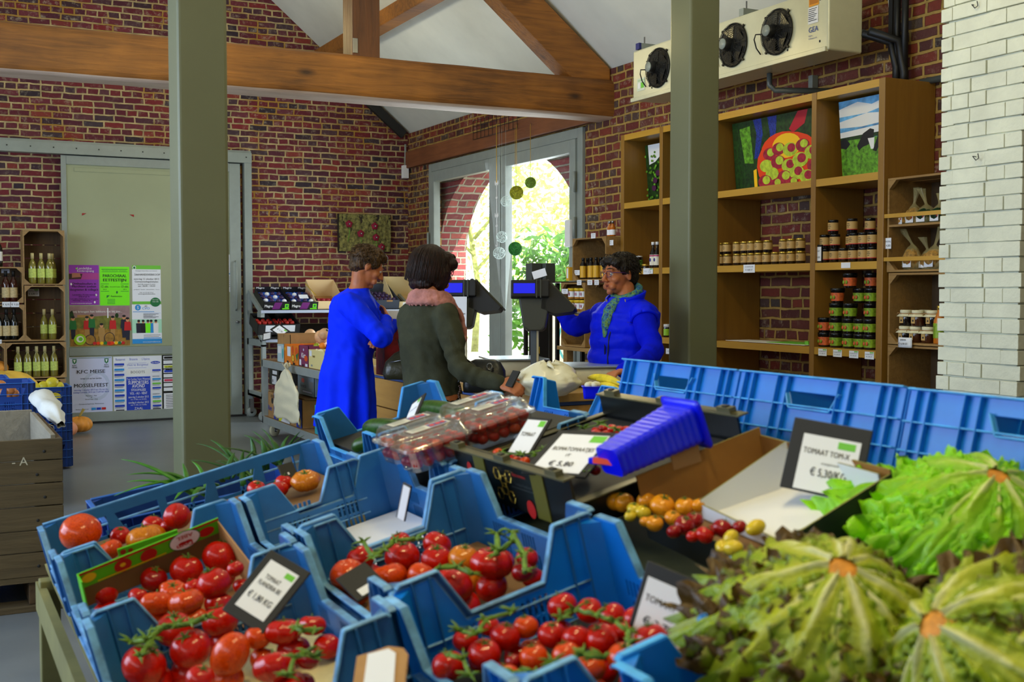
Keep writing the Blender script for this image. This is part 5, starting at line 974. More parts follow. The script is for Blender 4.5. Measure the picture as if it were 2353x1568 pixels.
heap(sorted([(1620, 805, 96, 'round', 'r'), (1790, 830, 84, 'round', 'r'), (1930, 865, 90, 'round', 'r'), (2090, 890, 92, 'round', 'r'), (2180, 1010, 110, 'round', 'r'), (1555, 985, 92, 'round', 'r'), (1710, 1010, 96, 'round', 'r'), (1870, 1010, 106, 'round', 'r'), (1390, 935, 82, 'round', 'o'), (1262, 995, 98, 'round', 'r'), (1130, 1105, 106, 'round', 'r'), (1010, 1020, 82, 'round', 'r'), (905, 1180, 108, 'round', 'r'), (1160, 930, 70, 'round', 'r'), (1440, 1125, 92, 'round', 'o'), (1645, 1110, 92, 'round', 'o'), (1795, 1190, 100, 'round', 'o'), (2010, 1130, 108, 'round', 'o'), (1270, 1245, 84, 'round', 'o'), (1590, 1250, 92, 'round', 'o'), (1310, 1150, 50, 'round', 'd'), (1990, 960, 70, 'round', 'r'), (1480, 1260, 60, 'round', 'r')]), conv4, -.088, 'truss tomato crate', 'truss tomatoes at the bottom middle', .465, 1.33, .43, .602)
def vine(label, pts, conv, n, r=.0035, hairs=6, s=1):
    P3 = [onplane(*conv(x, y), n + dz) for x, y, dz in pts]; b = MB()
    Q = []
    for a, c in zip(P3, P3[1:]): Q += [a.lerp(c, k / 4) + Vector((rnd.uniform(-1, 1), rnd.uniform(-1, 1), rnd.uniform(-.5, 1))) * .0016 for k in range(4)]
    Q.append(P3[-1]); b.tube(Q, r * s, m_vine, 7)
    for p in P3:
        for k in range(hairs):
            a = rnd.uniform(0, 6.28); d = Vector((math.cos(a), math.sin(a), rnd.uniform(-.3, .9))).normalized() * rnd.uniform(.012, .026) * s
            b.tube([p, p + d * .5 + Vector((0, 0, .002)), p + d], [.0028 * s, .0022 * s, .0006], m_vine, 5)
    return b.build('tomato_vine', label=label, cat='vine')
vine('green vine lying across the left tomatoes of the lower left crate', [(600, 1230, .05), (700, 1210, .055), (800, 1130, .055), (900, 1110, .055), (1000, 1100, .05), (1100, 1060, .055)], conv2, nB, .0045, 8, 1.3)
vine('short vine stub on the front left tomato of the lower left crate', [(650, 1320, .05), (690, 1260, .055), (740, 1200, .05)], conv2, nB, .0045, 5, 1.2)
vine('green vine at the right side of the lower left crate', [(1700, 1140, .05), (1760, 1150, .055), (1840, 1150, .05)], conv2, nB, .0035, 7, 1.1); vine('curled vine at the front right of the lower left crate', [(1650, 1450, .05), (1700, 1330, .055), (1780, 1290, .05), (1830, 1330, .04)], conv2, nB, .0035, 7, 1.1)
vine('green vine over the left tomatoes of the middle crate', [(370, 400, .05), (430, 500, .05), (500, 450, .055), (570, 390, .055), (700, 380, .05)], conv4, -.082, .004, 8, 1.2); vine('vine at the front of the middle crate', [(780, 620, .05), (850, 560, .055), (960, 560, .05), (1050, 600, .045)], conv4, -.082, .004, 5, 1.1)
vine('upright vine fork at the right of the middle crate', [(1200, 480, .05), (1210, 350, .06), (1220, 460, .05), (1300, 400, .055), (1310, 340, .06), (1380, 490, .05), (1385, 590, .04)], conv4, -.082, .0045, 5, 1.2)
vine('dark green vine over the upper tomatoes of the small truss crate', [(1610, 880, .04), (1700, 830, .042), (1830, 860, .042), (1950, 900, .04), (2030, 960, .04), (2040, 1040, .035)], conv4, -.088, .0035, 7, 1.1)
vine('vine over the left tomatoes of the small truss crate', [(980, 960, .035), (1080, 980, .04), (1140, 890, .04), (1310, 840, .04)], conv4, -.088, .0035, 7, 1.1); vine('vine over the front tomatoes of the small truss crate', [(1330, 1230, .035), (1450, 1230, .04), (1560, 1160, .04), (1750, 1110, .042), (1880, 1130, .035)], conv4, -.088, .0035, 7, 1.1)
vine('short vine at the left edge of the small truss crate', [(890, 1110, .035), (1000, 1140, .035), (1040, 1240, .03)], conv4, -.088, .0035, 6, 1.0)
# green printed carton inside crate A
def pxq(pts, n): return [onplane(*conv2(x, y), k) for (x, y), k in zip(pts, n)]
c0, c1 = onplane(*conv2(225, 770), .0), onplane(*conv2(1180, 385), .012); dn = onplane(*conv2(245, 880), -.045)
M = frame(c0, c1 - c0, -(dn - c0)); w_, h_ = (c1 - c0).length, .046
t = thing('printed_carton', 'lime green carton strip printed with tomatoes inside the beef tomato crate', 'carton', c0)
b = MB(); o = b.M; b.M = M; b.box((0, -h_, -.003), (w_, 0, 0), mat('carton_lime', (90, 190, 20), .5)); b.M = o
m_cred = mat('carton_red', (180, 24, 20), .5)
art(b, M, w_, h_, [('r', 0, 0, 1, .14, m_cred), ('c', .07, .45, .05, .28, m_yel), ('c', .30, .55, .06, .42, m_cred), ('c', .30, .5, .02, .12, m_yel), ('c', .48, .55, .06, .40, m_cred), ('c', .90, .55, .06, .3, m_cred), ('r', .12, .83, .6, .9, m_yel), ('c', .74, .5, .115, .62, m_dgr), ('c', .74, .5, .108, .57, m_white), ('c', .72, .66, .03, .1, m_cred), ('c', .76, .66, .03, .1, m_cred)], .001)
Mi = frame(M @ Vector((w_ * .74, -h_ * .5, .004)), (c0 - c1), (dn - c0)); art(b, Mi, .001, .001, [t_ for t_ in ()]);
art(b, frame(M @ Vector((w_ * .74 + w_ * .1, -h_ * .5 - h_ * .5, .0045)), (c0 - c1), -(c0 - dn)), w_ * .2, h_, [('t', 'Tom', .5, .36, .3, m_cred, .02, .75), ('t', 'ABEL', .5, .88, .24, m_cred, .02, .6)], .0005)
b.build('printed_side', parent=t)
b = MB(); b.M = M; b.box((0, -h_ - .06, -.003), (w_, -h_, -.0005), m_kraftd); b.box((0, -.001, -.13), (w_, 0, -.003), m_kraftd) if False else None; b.box((w_ - .003, -h_ - .06, .0), (w_, -.01, .2), m_kraft); b.box((0, -h_ - .05, 0), (.003, -.0, .03), mat('carton_lime', (90, 190, 20), .5)); b.build('card_side', parent=t)
c2, c3 = onplane(*conv2(500, 600), .0), onplane(*conv2(905, 465), .0); Mq = frame(c2, c3 - c2, -(onplane(*conv2(515, 640), -.02) - c2)); b = MB(); b.M = Mq; b.box((0, -.03, -.003), ((c3 - c2).length, 0, 0), mat('carton_lime', (90, 190, 20), .5)); b.M = Matrix.Identity(4); art(b, Mq, (c3 - c2).length, .03, [('c', .08, .5, .05, .35, m_cred), ('c', .2, .6, .04, .3, m_cred)], .001); b.build('rear_side', parent=t)
# price cards in black frames
def card(px, d, label, lines, stand=.014, green=True, w=None, h=None, sheet=(.1, .12, .9, .92), fr=None, gpos=(.68, .02, .98, .2), lh=None):
    """px = TL, TR, BL pixels with depths d: the card is a flat board through these points"""
    a, c, e = (P(x, y, d=dd) for (x, y), dd in zip(px, d)); M = frame(a, c - a, a - e); w, h = (c - a).length, (a - e).length
    t = thing('price_card', label, 'price card', e); b = MB(); b.M = M; b.box((0, -h, -.006), (w, 0, 0), fr or m_dark); b.build('card_frame', parent=t, bev=.002)
    s = sheet; b = MB(); b.M = M; b.box((s[0] * w, -s[3] * h, .0003), (s[2] * w, -s[1] * h, .0012), m_paper); b.M = Matrix.Identity(4)
    M2_ = M @ Matrix.Translation((s[0] * w, -s[1] * h, 0)); W2, H2 = (s[2] - s[0]) * w, (s[3] - s[1]) * h
    art(b, M2_, W2, H2, ([('r', *gpos, m_grn)] if green else []) + [('t', tx, x, y, hh, m_ink, .012, wm) for tx, x, y, hh, wm in lines], .0016); b.build('price_sheet', parent=t); return t
card([(622, 1262), (714, 1316), (560, 1420)], [2.36, 2.32, 2.27], 'tilted black price card for tomatoes in the lower left crate', [('TOMAAT', .45, .34, .09, .5), ('FLANDRIA BE', .5, .48, .09, .75), ('€ 1,80 KG', .5, .76, .12, .8)], sheet=(.16, .12, .86, .86), gpos=(.66, .06, .95, .17))
card([(1826, 958), (2006, 990), (1862, 1118)], [2.30, 2.22, 2.25], 'black framed price card behind the brown carton of cherry tomatoes', [('TOMAAT TOM-X', .45, .34, .10, .8), ('oranje/rood', .55, .5, .04, .3), ('€ 5,30/KG', .55, .72, .14, .62)], sheet=(.17, .2, .9, .97), gpos=(.62, .05, .92, .18))
card([(1488, 1288), (1640, 1352), (1510, 1500)], [1.93, 1.86, 1.90], 'black framed price card between truss tomatoes and curly salad', [('TOMAAT WILD', .48, .34, .10, .85), ('zoete', .5, .5, .04, .3), ('€ 3,70/KG', .52, .68, .13, .8)], sheet=(.08, .16, 1.0, .92))
card([(1285, 988), (1428, 995), (1190, 1085)], [2.72, 2.62, 2.60], 'slanted price card lying in the black tray of small tomatoes', [('ROMATOMAATJES', .5, .45, .10, .85), ('IT', .5, .6, .07, None), ('€ 5,80', .5, .85, .12, .5)], sheet=(.12, .10, .88, .95))
card([(1215, 958), (1268, 962), (1200, 1040)], [2.95, 2.9, 2.86], 'price card half hidden behind the clear punnets', [('TOMAAT', .45, .5, .12, .7)], sheet=(.05, .08, .9, .95))
card([(948, 925), (978, 902), (915, 985)], [3.62, 3.58, 3.56], 'narrow price card between the two cucumbers', [('KOMKOMMER', .5, .5, .07, .8)], sheet=(.08, .14, .8, .95))
card([(925, 1108), (944, 1118), (932, 1195)], [2.70, 2.68, 2.69], 'price card wedged between two blue crate corners', [], green=False, sheet=(.2, .05, 1, .98))
card([(770, 1330), (838, 1290), (790, 1395)], [2.36, 2.4, 2.3], 'black card corner beside the orange tomato of the middle crate', [], green=False, sheet=(.2, .7, .8, .95))
card([(637, 1070), (672, 1060), (600, 1108)], [3.35, 3.38, 3.30], 'back of a black price card in the long rail crate', [], green=False, sheet=(.4, .4, .5, .5), fr=m_black)
# torn brown carton with white sheet at the bottom
b = MB(); a, c, e = P(822, 1496, d=1.86), P(940, 1478, d=1.84), P(812, 1600, d=1.80); M = frame(a, c - a, a - e); w, h = (c - a).length, .11; b.M = M
b.prism([[(0, -h), (w, -h), (w, -.02), (w * .9, -.008), (w * .6, 0), (w * .3, -.006), (.0, -.01)]], -.004, m_kraft); b.build('torn_carton', label='torn brown carton flap at the bottom edge of the frame', cat='carton')
b = MB(); b.M = M @ Matrix.Translation((w * .22, -.006, .001)); b.prism([[(0, -h * .9), (w * .6, -h * .9), (w * .55, -.01), (w * .4, 0), (0, -.004)]], .001, m_paper); b.build('white_note', label='white paper note on the torn brown carton at the bottom', cat='note')
# cucumbers
m_cuc = mat('cucumber', (40, 74, 14), .35, var=.3, vs=40, bump=.2, bs=30)
def cuc(px0, px1, r, n, label):
    a, c = onplane(*px0, n), onplane(*px1, n); b = MB(); k = 14; pts = [a.lerp(c, i / k) + SN * .012 * math.sin(math.pi * i / k) for i in range(k + 1)]
    b.tube(pts, [r * (1 - abs(2 * i / k - 1) ** 6 * .75) for i in range(k + 1)], m_cuc, 14); return b.build('cucumber', label=label, cat='cucumber')
cuc((962, 938), (1085, 962), .029, -.065, 'ridged green cucumber right of its price card'); cuc((838, 985), (940, 995), .030, -.07, 'ridged green cucumber left of its price card'); cuc((810, 1032), (905, 1018), .026, -.07, 'cucumber low in the front left corner of its crate')
# clear punnets
q = N('clear_plastic'); q.t.nodes.remove(q.b); tr = q.n('ShaderNodeBsdfTransparent'); gl = q.n('ShaderNodeBsdfGlossy'); gl.inputs['Roughness'].default_value = .12
lw = q.n('ShaderNodeLayerWeight', i_Blend=.45); mx = q.n('ShaderNodeMixShader'); df = q.n('ShaderNodeBsdfDiffuse'); df.inputs[0].default_value = lin((220, 224, 200)); mx2 = q.n('ShaderNodeMixShader'); mx2.inputs[0].default_value = .05
f2 = q.math('ADD', q.math('MULTIPLY', lw.outputs['Facing'], .5), .06, True); q.l(tr.outputs[0], mx2.inputs[1]); q.l(df.outputs[0], mx2.inputs[2]); q.l(f2, mx.inputs[0]); q.l(mx2.outputs[0], mx.inputs[1]); q.l(gl.outputs[0], mx.inputs[2]); q.l(mx.outputs[0], q.t.nodes['Material Output'].inputs[0]); m_clear = q.m
def rr(w, l, r, z, n=4):
    out = []
    for cx, cy, a0 in ((w / 2 - r, l / 2 - r, 0), (-w / 2 + r, l / 2 - r, 90), (-w / 2 + r, -l / 2 + r, 180), (w / 2 - r, -l / 2 + r, 270)):
        for k in range(n + 1): a = R(a0 + 90 * k / n); out.append((cx + r * math.cos(a), cy + r * math.sin(a), z))
    return out
def loft(b, rings, m, cap=True, smooth=True):
    n = len(rings[0]); vs = [v for r_ in rings for v in r_]; fs = [(i * n + j, i * n + (j + 1) % n, (i + 1) * n + (j + 1) % n, (i + 1) * n + j) for i in range(len(rings) - 1) for j in range(n)]
    if cap: fs += [tuple(range(n))[::-1], tuple((len(rings) - 1) * n + j for j in range(n))]
    b.add(vs, fs, m, smooth)
def punnet(u, v, n, label, where_, seed):
    g = random.Random(seed); c = L(u, v, n); t = thing('tomato_punnet', label, 'punnet', c, 'clear punnets of cherry tomatoes', SR); W_, L_ = .185, .125
    b = MB(); loft(b, [rr(W_ * .86, L_ * .8, .02, 0), rr(W_ * .95, L_ * .92, .02, .055), rr(W_ * 1.06, L_ * 1.06, .02, .057), rr(W_ * 1.06, L_ * 1.06, .02, .061)], m_clear)
    b.build('tray', parent=t, local=True)
    b = MB(); loft(b, [rr(W_ * 1.06, L_ * 1.06, .02, .062), rr(W_ * 1.06, L_ * 1.06, .02, .066), rr(W_ * .97, L_ * .95, .02, .068), rr(W_ * .88, L_ * .82, .02, .092), rr(W_ * .8, L_ * .7, .02, .094)], m_clear)
    for k in range(5): y = -L_ * .3 + L_ * .15 * k; b.tube([(-W_ * .4, y, .095), (W_ * .4, y, .095)], .002, m_clear, 6)
    b.build('lid', parent=t, local=True)
    b = MB(); o = Matrix.Translation((-W_ * .3, L_ * .2, .0965)); art(b, o, W_ * .6, L_ * .4, [('r', 0, 0, 1, 1, mat('punnet_label', (210, 206, 190), .6)), ('r', .5, .1, .95, .9, mat('punnet_purple', (96, 84, 140), .6)), ('c', .6, .5, .06, .2, m_or), ('c', .75, .5, .06, .2, m_or), ('c', .88, .5, .05, .2, m_or)] + [('r', .05, .15 + .18 * i, .4, .22 + .18 * i, m_alu) for i in range(4)]); b.build('lid_label', parent=t, local=True)
    k = 0
    for i in range(5):
        for j in range(3):
            for z in (.019,) + ((.05,) if True else ()):
                p = L(u + (-.066 + .033 * i), v + (-.034 + .034 * j) + g.uniform(-.002, .002), n + z + g.uniform(0, .003)); k += 1
                tomato(p, .0158, 'round', 'r' if g.random() < .8 else 'o', f'small cherry tomato inside the {where_} clear punnet', f'cherry tomatoes in the {where_} punnet', calyx=False, name='cherry_tomato')
pu = [onplane(x, y, -.02) for x, y in ((1008, 1052), (1158, 998), (985, 975), (1118, 925))]
for (px, py), w_, s in (((1003, 1062), 'front left', 1), ((1150, 1008), 'front right', 2)):
    p = onplane(px, py, -.015) - SO; punnet(p.dot(SU), p.y, -.015, f'clear punnet of cherry tomatoes, {w_} of the four', w_, s)
    punnet(p.dot(SU) + .002, p.y + .140, -.012, f'clear punnet of cherry tomatoes, {w_.replace("front", "rear")} of the four', w_.replace('front', 'rear'), s + 5)
liner('dark padding card under the clear punnets', .945, 2.725, .40, .49, -.115, -.018, m_dark)
# black plastic tray of small truss tomatoes
m_tray = mat('black_tray', (20, 22, 22), .3, spec=.6); m_trim = mat('tray_rim', (84, 82, 56), .3, spec=.6)
u0, v0, tw, tl = .955, 2.11, .46, .60; nT = .035; hT = .125
t = thing('black_tray', 'black plastic tray of small truss tomatoes with shiny rim', 'tray', L(u0, v0, nT - hT), rot=SR)
for nm, M, ww in (('end_wall', frame((0, 0, 0), (1, 0, 0), (0, 0, 1)), tw), ('end_wall', frame((tw, tl, 0), (-1, 0, 0), (0, 0, 1)), tw), ('side_wall', frame((0, tl, 0), (0, -1, 0), (0, 0, 1)), tl), ('side_wall', frame((tw, 0, 0), (0, 1, 0), (0, 0, 1)), tl)):
    b = MB(); b.M = M; hh = hT if nm == 'side_wall' else hT * .55
    b.box((0, 0, -.006), (ww, hh, 0), m_tray); b.box((-.012, hh - .004, -.01), (ww + .012, hh, .02), m_trim)
    if nm == 'side_wall':
        for x in (.05, ww * .5, ww - .05): b.cbox((x, hh + .006, .006), (.05, .012, .02), m_trim); b.cbox((x, hh + .013, .006), (.016, .003, .012), m_black)
        for x in (.12, .42): b.box((x, .0, 0), (x + .06, hh - .005, .003), mat('tray_tab', (96, 92, 30), .4))
        for k in range(6): b.M = M @ Matrix.Translation((.24 + .03 * (k % 3), .03 + .035 * (k // 3) + .016 * (k % 2), .002)); b.tube([(.016 * math.cos(a * math.pi / 3), .016 * math.sin(a * math.pi / 3), 0) for a in range(7)], .0012, m_gold, 4)
        b.M = Matrix.Identity(4); art(b, M @ Matrix.Translation((.06, hT * .8, 0)), .5, hT * .8, [('t', 'FLANDRIA', .12, .9, .12, m_steel), ('t', 'Tomabel kwaliteit', .62, .35, .08, m_steel), ('r', .5, .4, .74, .42, m_steel), ('c', .66, .85, .04, .22, m_cred), ('c', .05, .3, .03, .18, m_cred), ('t', 'Onze tomaten', .6, .12, .08, m_cred)], .0015)
    b.build(nm, parent=t, local=True, bev=.0015, seg=1)
b = MB(); b.box((0, 0, 0), (tw, tl, .005), m_tray); b.build('base', parent=t, local=True)
liner('dark foam pad in the black tray of small tomatoes', u0 + .012, v0 + .012, tw - .024, tl - .024, nT - hT + .006, nT - .062, m_black)
bpx = []
g = random.Random(11); k = 0
for (x0, y0, x1, y1, nn) in ((1200, 1040, 1380, 1085, 20), (1360, 975, 1440, 1000, 12), (1290, 1065, 1370, 1090, 8), (1140, 1040, 1240, 1060, 6)):
    for _ in range(nn):
        x, y = g.uniform(x0, x1), g.uniform(y0, y1); y += (x - x0) * .12; p = onplane(x, y, nT - .04 + g.uniform(0, .01)); k += 1
        lp = p - L(u0, v0, 0)
        if not (.02 < lp.dot(SU) < tw - .02 and .02 < lp.y < tl - .02) or any((p - o_).length < .021 for o_ in bpx): continue
        bpx.append(p); tomato(p, .0135, 'round', 'r' if g.random() < .7 else 'o', 'tiny red truss tomato loose in the black plastic tray', 'tiny truss tomatoes in the black tray', calyx=False, name='cherry_tomato')
idc = lambda x, y: (x, y)
idc.s = 1
for lab, pts in (('tangled green vine at the front of the black tray', [(1235, 1050, .012), (1270, 1060, .02), (1310, 1075, .02), (1350, 1090, .015)]), ('tangled green vine at the left of the black tray', [(1150, 1042, .012), (1200, 1045, .02), (1250, 1035, .02)]), ('tangled vine at the back of the black tray', [(1340, 985, .012), (1380, 975, .02), (1420, 990, .02), (1440, 1000, .01)])):
    vine(lab, pts, idc, nT - .04, .0022, 12, .9)
b = MB(); pp = [P(1335, 1062, d=2.45), P(1400, 1058, d=2.45)]; b.cbox(pp[1], (.05, .05, .012), m_or, rz=.4); b.build('orange_card', label='small orange card lying beside the blue punnet stack', cat='card')
# stack of bright blue empty punnets leaning
m_pblue = mat('punnet_blue', (0, 16, 235), .3, spec=.5)
a, c = P(1400, 1062, d=2.42), P(1572, 972, d=2.50); ax = (c - a); Ls = ax.length
t = thing('punnet_stack', 'leaning stack of empty bright blue plastic punnets', 'punnets', a); z = ax.normalized(); x = z.cross(Vector((0, 0, 1))).normalized(); y = z.cross(x); Mx_ = Matrix((x, y, z)).transposed().to_4x4(); Mx_.translation = a
b = MB(); b.M = Mx_; rings = []
n = 26
for k in range(n + 1):
    s = .74 + .26 * k / n + (.025 if k % 2 else 0); rings.append([(x_, y_, zz) for x_, y_, zz in rr(.115 * s, .082 * s, .014, Ls * k / n)])
loft(b, rings, m_pblue, smooth=False); b.build('nested_punnets', parent=t)
b = MB(); b.M = Mx_; loft(b, [rr(.118, .085, .014, Ls), rr(.145, .11, .014, Ls + .004), rr(.145, .11, .014, Ls + .008), rr(.112, .08, .014, Ls + .006)], m_pblue); b.build('top_rim', parent=t)
b = MB(); a2 = P(1375, 1058, d=2.47); b.cbox(a2, (.04, .03, .014), m_pblue, rz=.5); b.build('punnet_piece', label='small bright blue plastic corner left of the punnet stack', cat='punnet', bev=.003)
# brown carton with white tray and cherry tomatoes
m_kin = mat('carton_brown_in', (150, 104, 44), .8, var=.08, vs=5); m_kout = mat('carton_black_out', (20, 26, 26), .5); m_edge = mat('carton_edge', (120, 116, 50), .8)
u0, v0, w, l = 1.02, 1.60, .31, .44; h = .14; nJ = .01; JR = (Matrix.Rotation(-AL, 4, 'Y') @ Matrix.Rotation(R(-7), 4, 'Z')).to_euler()
t = thing('tomato_carton', 'open carton brown inside and black outside with cherry tomatoes', 'carton', L(u0, v0, nJ - h), rot=JR)
def cw(nm, a, c, mi, mo, hh0, hh1, parent=t):      # wall from a to c (2D), heights at ends, inner colour on the left of the direction
    b = MB(); a, c = Vector(a), Vector(c); d = (c - a).normalized(); nrm = Vector((-d.y, d.x)) * .004
    b.add([(a.x, a.y, 0), (c.x, c.y, 0), (c.x, c.y, hh1), (a.x, a.y, hh0)], [(0, 1, 2, 3)], mo); e, f = a + nrm, c + nrm
    b.add([(e.x, e.y, 0), (f.x, f.y, 0), (f.x, f.y, hh1), (e.x, e.y, hh0)], [(3, 2, 1, 0)], mi); b.add([(a.x, a.y, hh0), (c.x, c.y, hh1), (f.x, f.y, hh1), (e.x, e.y, hh0)], [(0, 1, 2, 3)], m_edge); b.build(nm, parent=parent, local=True)
cw('near_wall', (0, 0), (w, 0), m_kin, m_kout, h * .48, h * .95); cw('right_wall', (w, 0), (w, l), m_kin, m_kout, h, h); cw('far_wall', (w, l), (0, l), m_kin, m_kout, h * 1.12, h); cw('left_wall', (0, l), (0, 0), m_kin, m_kout, h * .48, h * .48)
b = MB(); b.box((.006, .006, 0), (w - .006, l - .006, .05), m_kraftd); b.build('base', parent=t, local=True)
b = MB(); b.box((w * .28, l - .006, h * .9), (w * .5, l - .002, h * 1.3), m_kraft); b.build('flap', parent=t, local=True)
b = MB(); b.M = Matrix.Translation((w * .35, l * .92, .0)) ; t2 = thing('white_inner_tray', 'white card tray standing inside the brown carton', 'tray', L(u0 + .07, v0 + .0, nJ - h + .052), rot=JR)
wi, li = .22, .30; m_wc = mat('white_card', (216, 218, 222), .55)
def cw2(*a): cw(*a, parent=t2)
cw2('near_wall', (0, 0), (wi, 0), m_wc, m_kout, .03, .055); cw2('right_wall', (wi, 0), (wi, li), m_wc, m_wc, .085, .085); cw2('far_wall', (wi, li), (0, li), m_wc, m_wc, .10, .04); cw2('left_wall', (0, li), (0, 0), m_wc, m_wc, .03, .02)
b = MB(); b.box((.004, .004, 0), (wi - .004, li - .004, .006), m_wc); b.build('base', parent=t2, local=True)
def conv6(x, y): return 1480 + x / 2.695, 1000 + y / 2.695
conv6.s = 2.695
heap([(90, 850, 62, 'round', 'y'), (130, 860, 60, 'round', 'y'), (255, 850, 56, 'round', 'y'), (345, 880, 72, 'round', 'y'), (470, 880, 56, 'round', 'y'), (545, 875, 42, 'round', 'y'), (185, 895, 40, 'round', 'w'), (235, 915, 46, 'round', 'w'), (400, 945, 46, 'round', 'y'), (300, 975, 50, 'round', 'y'), (165, 935, 34, 'round', 'w'), (250, 965, 34, 'round', 'y')], conv5, nJ - .062, 'brown carton', 'yellow-orange cherry tomatoes in the carton', u0, v0, w, l)
heap([(250, 560, 66, 'round', 'd'), (310, 530, 58, 'round', 'd'), (375, 620, 58, 'round', 'r'), (485, 580, 66, 'round', 'd'), (590, 570, 46, 'round', 'd'), (185, 600, 46, 'round', 'd'), (300, 630, 40, 'round', 'r'), (430, 590, 40, 'round', 'd')], conv6, nJ - .05, 'white inner tray', 'red cherry tomatoes in the white tray', u0 + .13, v0 + .03, wi, li)
heap([(700, 570, 62, 'pear', 'w', False, 0, (1.2, .2, 1.4)), (540, 640, 60, 'pear', 'w', False, .0, (.3, .2, 0)), (560, 700, 62, 'pear', 'w', False, 0, (1.4, 0, .4)), (480, 690, 50, 'pear', 'w', False, 0, (1.2, .5, 2.4))], conv6, nJ - .045, 'white inner tray', 'yellow pear tomatoes beside the red ones', u0 + .13, v0 + .03, wi, li)
scr('low blue crate hidden under the salad heads', 1.04, .60, .45, .95, n=-.15, h=.10, kinds=('full',) * 4, m=m_blu2, mr=m_blu2r)
# lettuces lying stump up
def lettmat(nm, rib, mid, edge, tip, k=1.0):
    q = N(nm); uv = q.n('ShaderNodeUVMap').outputs[0]; se = q.n('ShaderNodeSeparateXYZ'); q.l(uv, se.inputs[0]); tc = q.n('ShaderNodeTexCoord').outputs['Object']
    ab = q.math('ABSOLUTE', q.math('SUBTRACT', se.outputs[0], .5)); nz = q.noise(tc, 30, 4)
    x = q.math('ADD', q.math('MULTIPLY', ab, 2), q.math('MULTIPLY', se.outputs[1], .55)); x = q.math('ADD', x, q.math('MULTIPLY', q.math('SUBTRACT', nz, .5), .5))
    x = q.math('MULTIPLY', x, k)
    c = q.ramp(x, [(.16, rib), (.34, mid), (.75, edge), (1.0, tip)])
    q.l(c, q.b.inputs['Base Color']); q.b.inputs['Roughness'].default_value = .4; q.bump(q.noise(tc, 90, 3), .35)
    t_ = q.n('ShaderNodeBsdfTranslucent'); q.l(c, t_.inputs[0]); mx = q.n('ShaderNodeMixShader'); mx.inputs[0].default_value = .22
    q.l(q.b.outputs[0], mx.inputs[1]); q.l(t_.outputs[0], mx.inputs[2]); q.l(mx.outputs[0], q.t.nodes['Material Output'].inputs[0]); return q.m
m_lg = lettmat('lettuce_green', (206, 216, 140), (150, 196, 20), (120, 190, 6), (140, 214, 10)); m_lr = lettmat('lettuce_red', (220, 222, 164), (176, 184, 40), (130, 160, 10), (84, 60, 14), .80); m_stump = mat('cut_stump', (196, 130, 44), .6, var=.15, vs=60)
def lettuce(C, axis, Rr, mm, label, seed, nleaf=20, ruf=.02, name='lettuce'):
    g = random.Random(seed); t = thing(name, label, 'lettuce', C); z = Vector(axis).normalized(); x = z.orthogonal().normalized(); y = z.cross(x)
    b = MB(); F_ = Matrix((x, y, z)).transposed().to_4x4(); F_.translation = C; b.M = F_; b.lathe([(.030, -.03), (.029, -.004), (.026, .003), (.012, .006)], m_stump, 18, fn=lambda a, i: 1 + .06 * math.sin(3 * a + seed)); b.build('stump', parent=t)
    for i in range(nleaf):
        layer = i % 3; ph = i * 2.399 + g.uniform(-.15, .15); Ln = Rr * (1.35 + .2 * layer + g.uniform(-.1, .15)); Wd = Rr * g.uniform(.38, .5); bend = g.uniform(1.15, 1.5) - .22 * layer; rho0 = .020 + .0 * layer; f0 = g.uniform(0, 6)
        nu, nv = 29, 56; vs = []; uvs = []
        for j in range(nv):
            tt = j / (nv - 1); ang = .25 + bend * tt * .9 ; rad = rho0 + Ln * (math.sin(min(ang, 2.4)) * .62) * tt ** .85; drop = Ln * .75 * (1 - math.cos(ang * tt)) + .006 * layer + .02 * tt
            w = Wd * (.16 + .84 * min(1, tt * 1.35) ** 1.5) * (1 - .25 * max(0, tt - .85) / .15)
            for k in range(nu):
                s = 2 * k / (nu - 1) - 1; am = ruf * (tt ** 1.6) * abs(s) ** 1.3 + ruf * .8 * max(0, tt - .8) / .2
                nr = noise.noise(Vector((s * 3 + seed, tt * 4, f0)))
                hgt = am * (math.sin(11 * s + 9 * tt + f0) + .9 * math.sin(23 * s + 17 * tt + 2 * f0) + .7 * math.sin(37 * tt + 31 * s) * abs(s)) + .02 * nr * tt
                hgt += (s * s) * tt * (.013 * math.sin(47 * tt + f0 + 2.5 * (s > 0)) + .008 * math.sin(96 * tt + 2 * f0 + 5 * s)) + max(0, tt - .72) * 3.5 * (.012 * math.sin(19 * s + f0) + .009 * math.sin(41 * s + 2 * f0)); rib = .008 * math.exp(-(s / .13) ** 2) * (1.1 - tt); side = w * s * (1 + (.13 * math.sin(47 * tt + f0 + 2.5 * (s > 0) + 1) + .08 * math.sin(96 * tt + 3 * f0)) * s * s); cup = -.35 * w * s * s * (1 - .2 * tt)
                er = Vector((math.cos(ph), math.sin(ph), 0)); et = Vector((-math.sin(ph), math.cos(ph), 0))
                nn = (er * math.sin(ang * tt) + Vector((0, 0, 1)) * math.cos(ang * tt))
                v = er * (rad + am * .6 * math.sin(14 * s + f0)) + et * side + Vector((0, 0, -drop)) + nn * (hgt + rib + cup + .004 * (2 - layer)); vs.append(F_ @ v); uvs.append((k / (nu - 1), tt))
        b = MB(); fs = [(j * nu + k, j * nu + k + 1, (j + 1) * nu + k + 1, (j + 1) * nu + k) for j in range(nv - 1) for k in range(nu - 1)]; b.add(vs, fs, mm, True); o = b.build('leaf', parent=t)
        ul = o.data.uv_layers.new(name='UVMap')
        for lp in o.data.loops: ul.data[lp.index].uv = uvs[lp.vertex_index]
    return t
lettuce(P(1934, 1312, d=1.64), (-.18, -.45, .87), .18, m_lr, 'curly red-edged salad head lying stump up in the middle', 1, 22, .017)
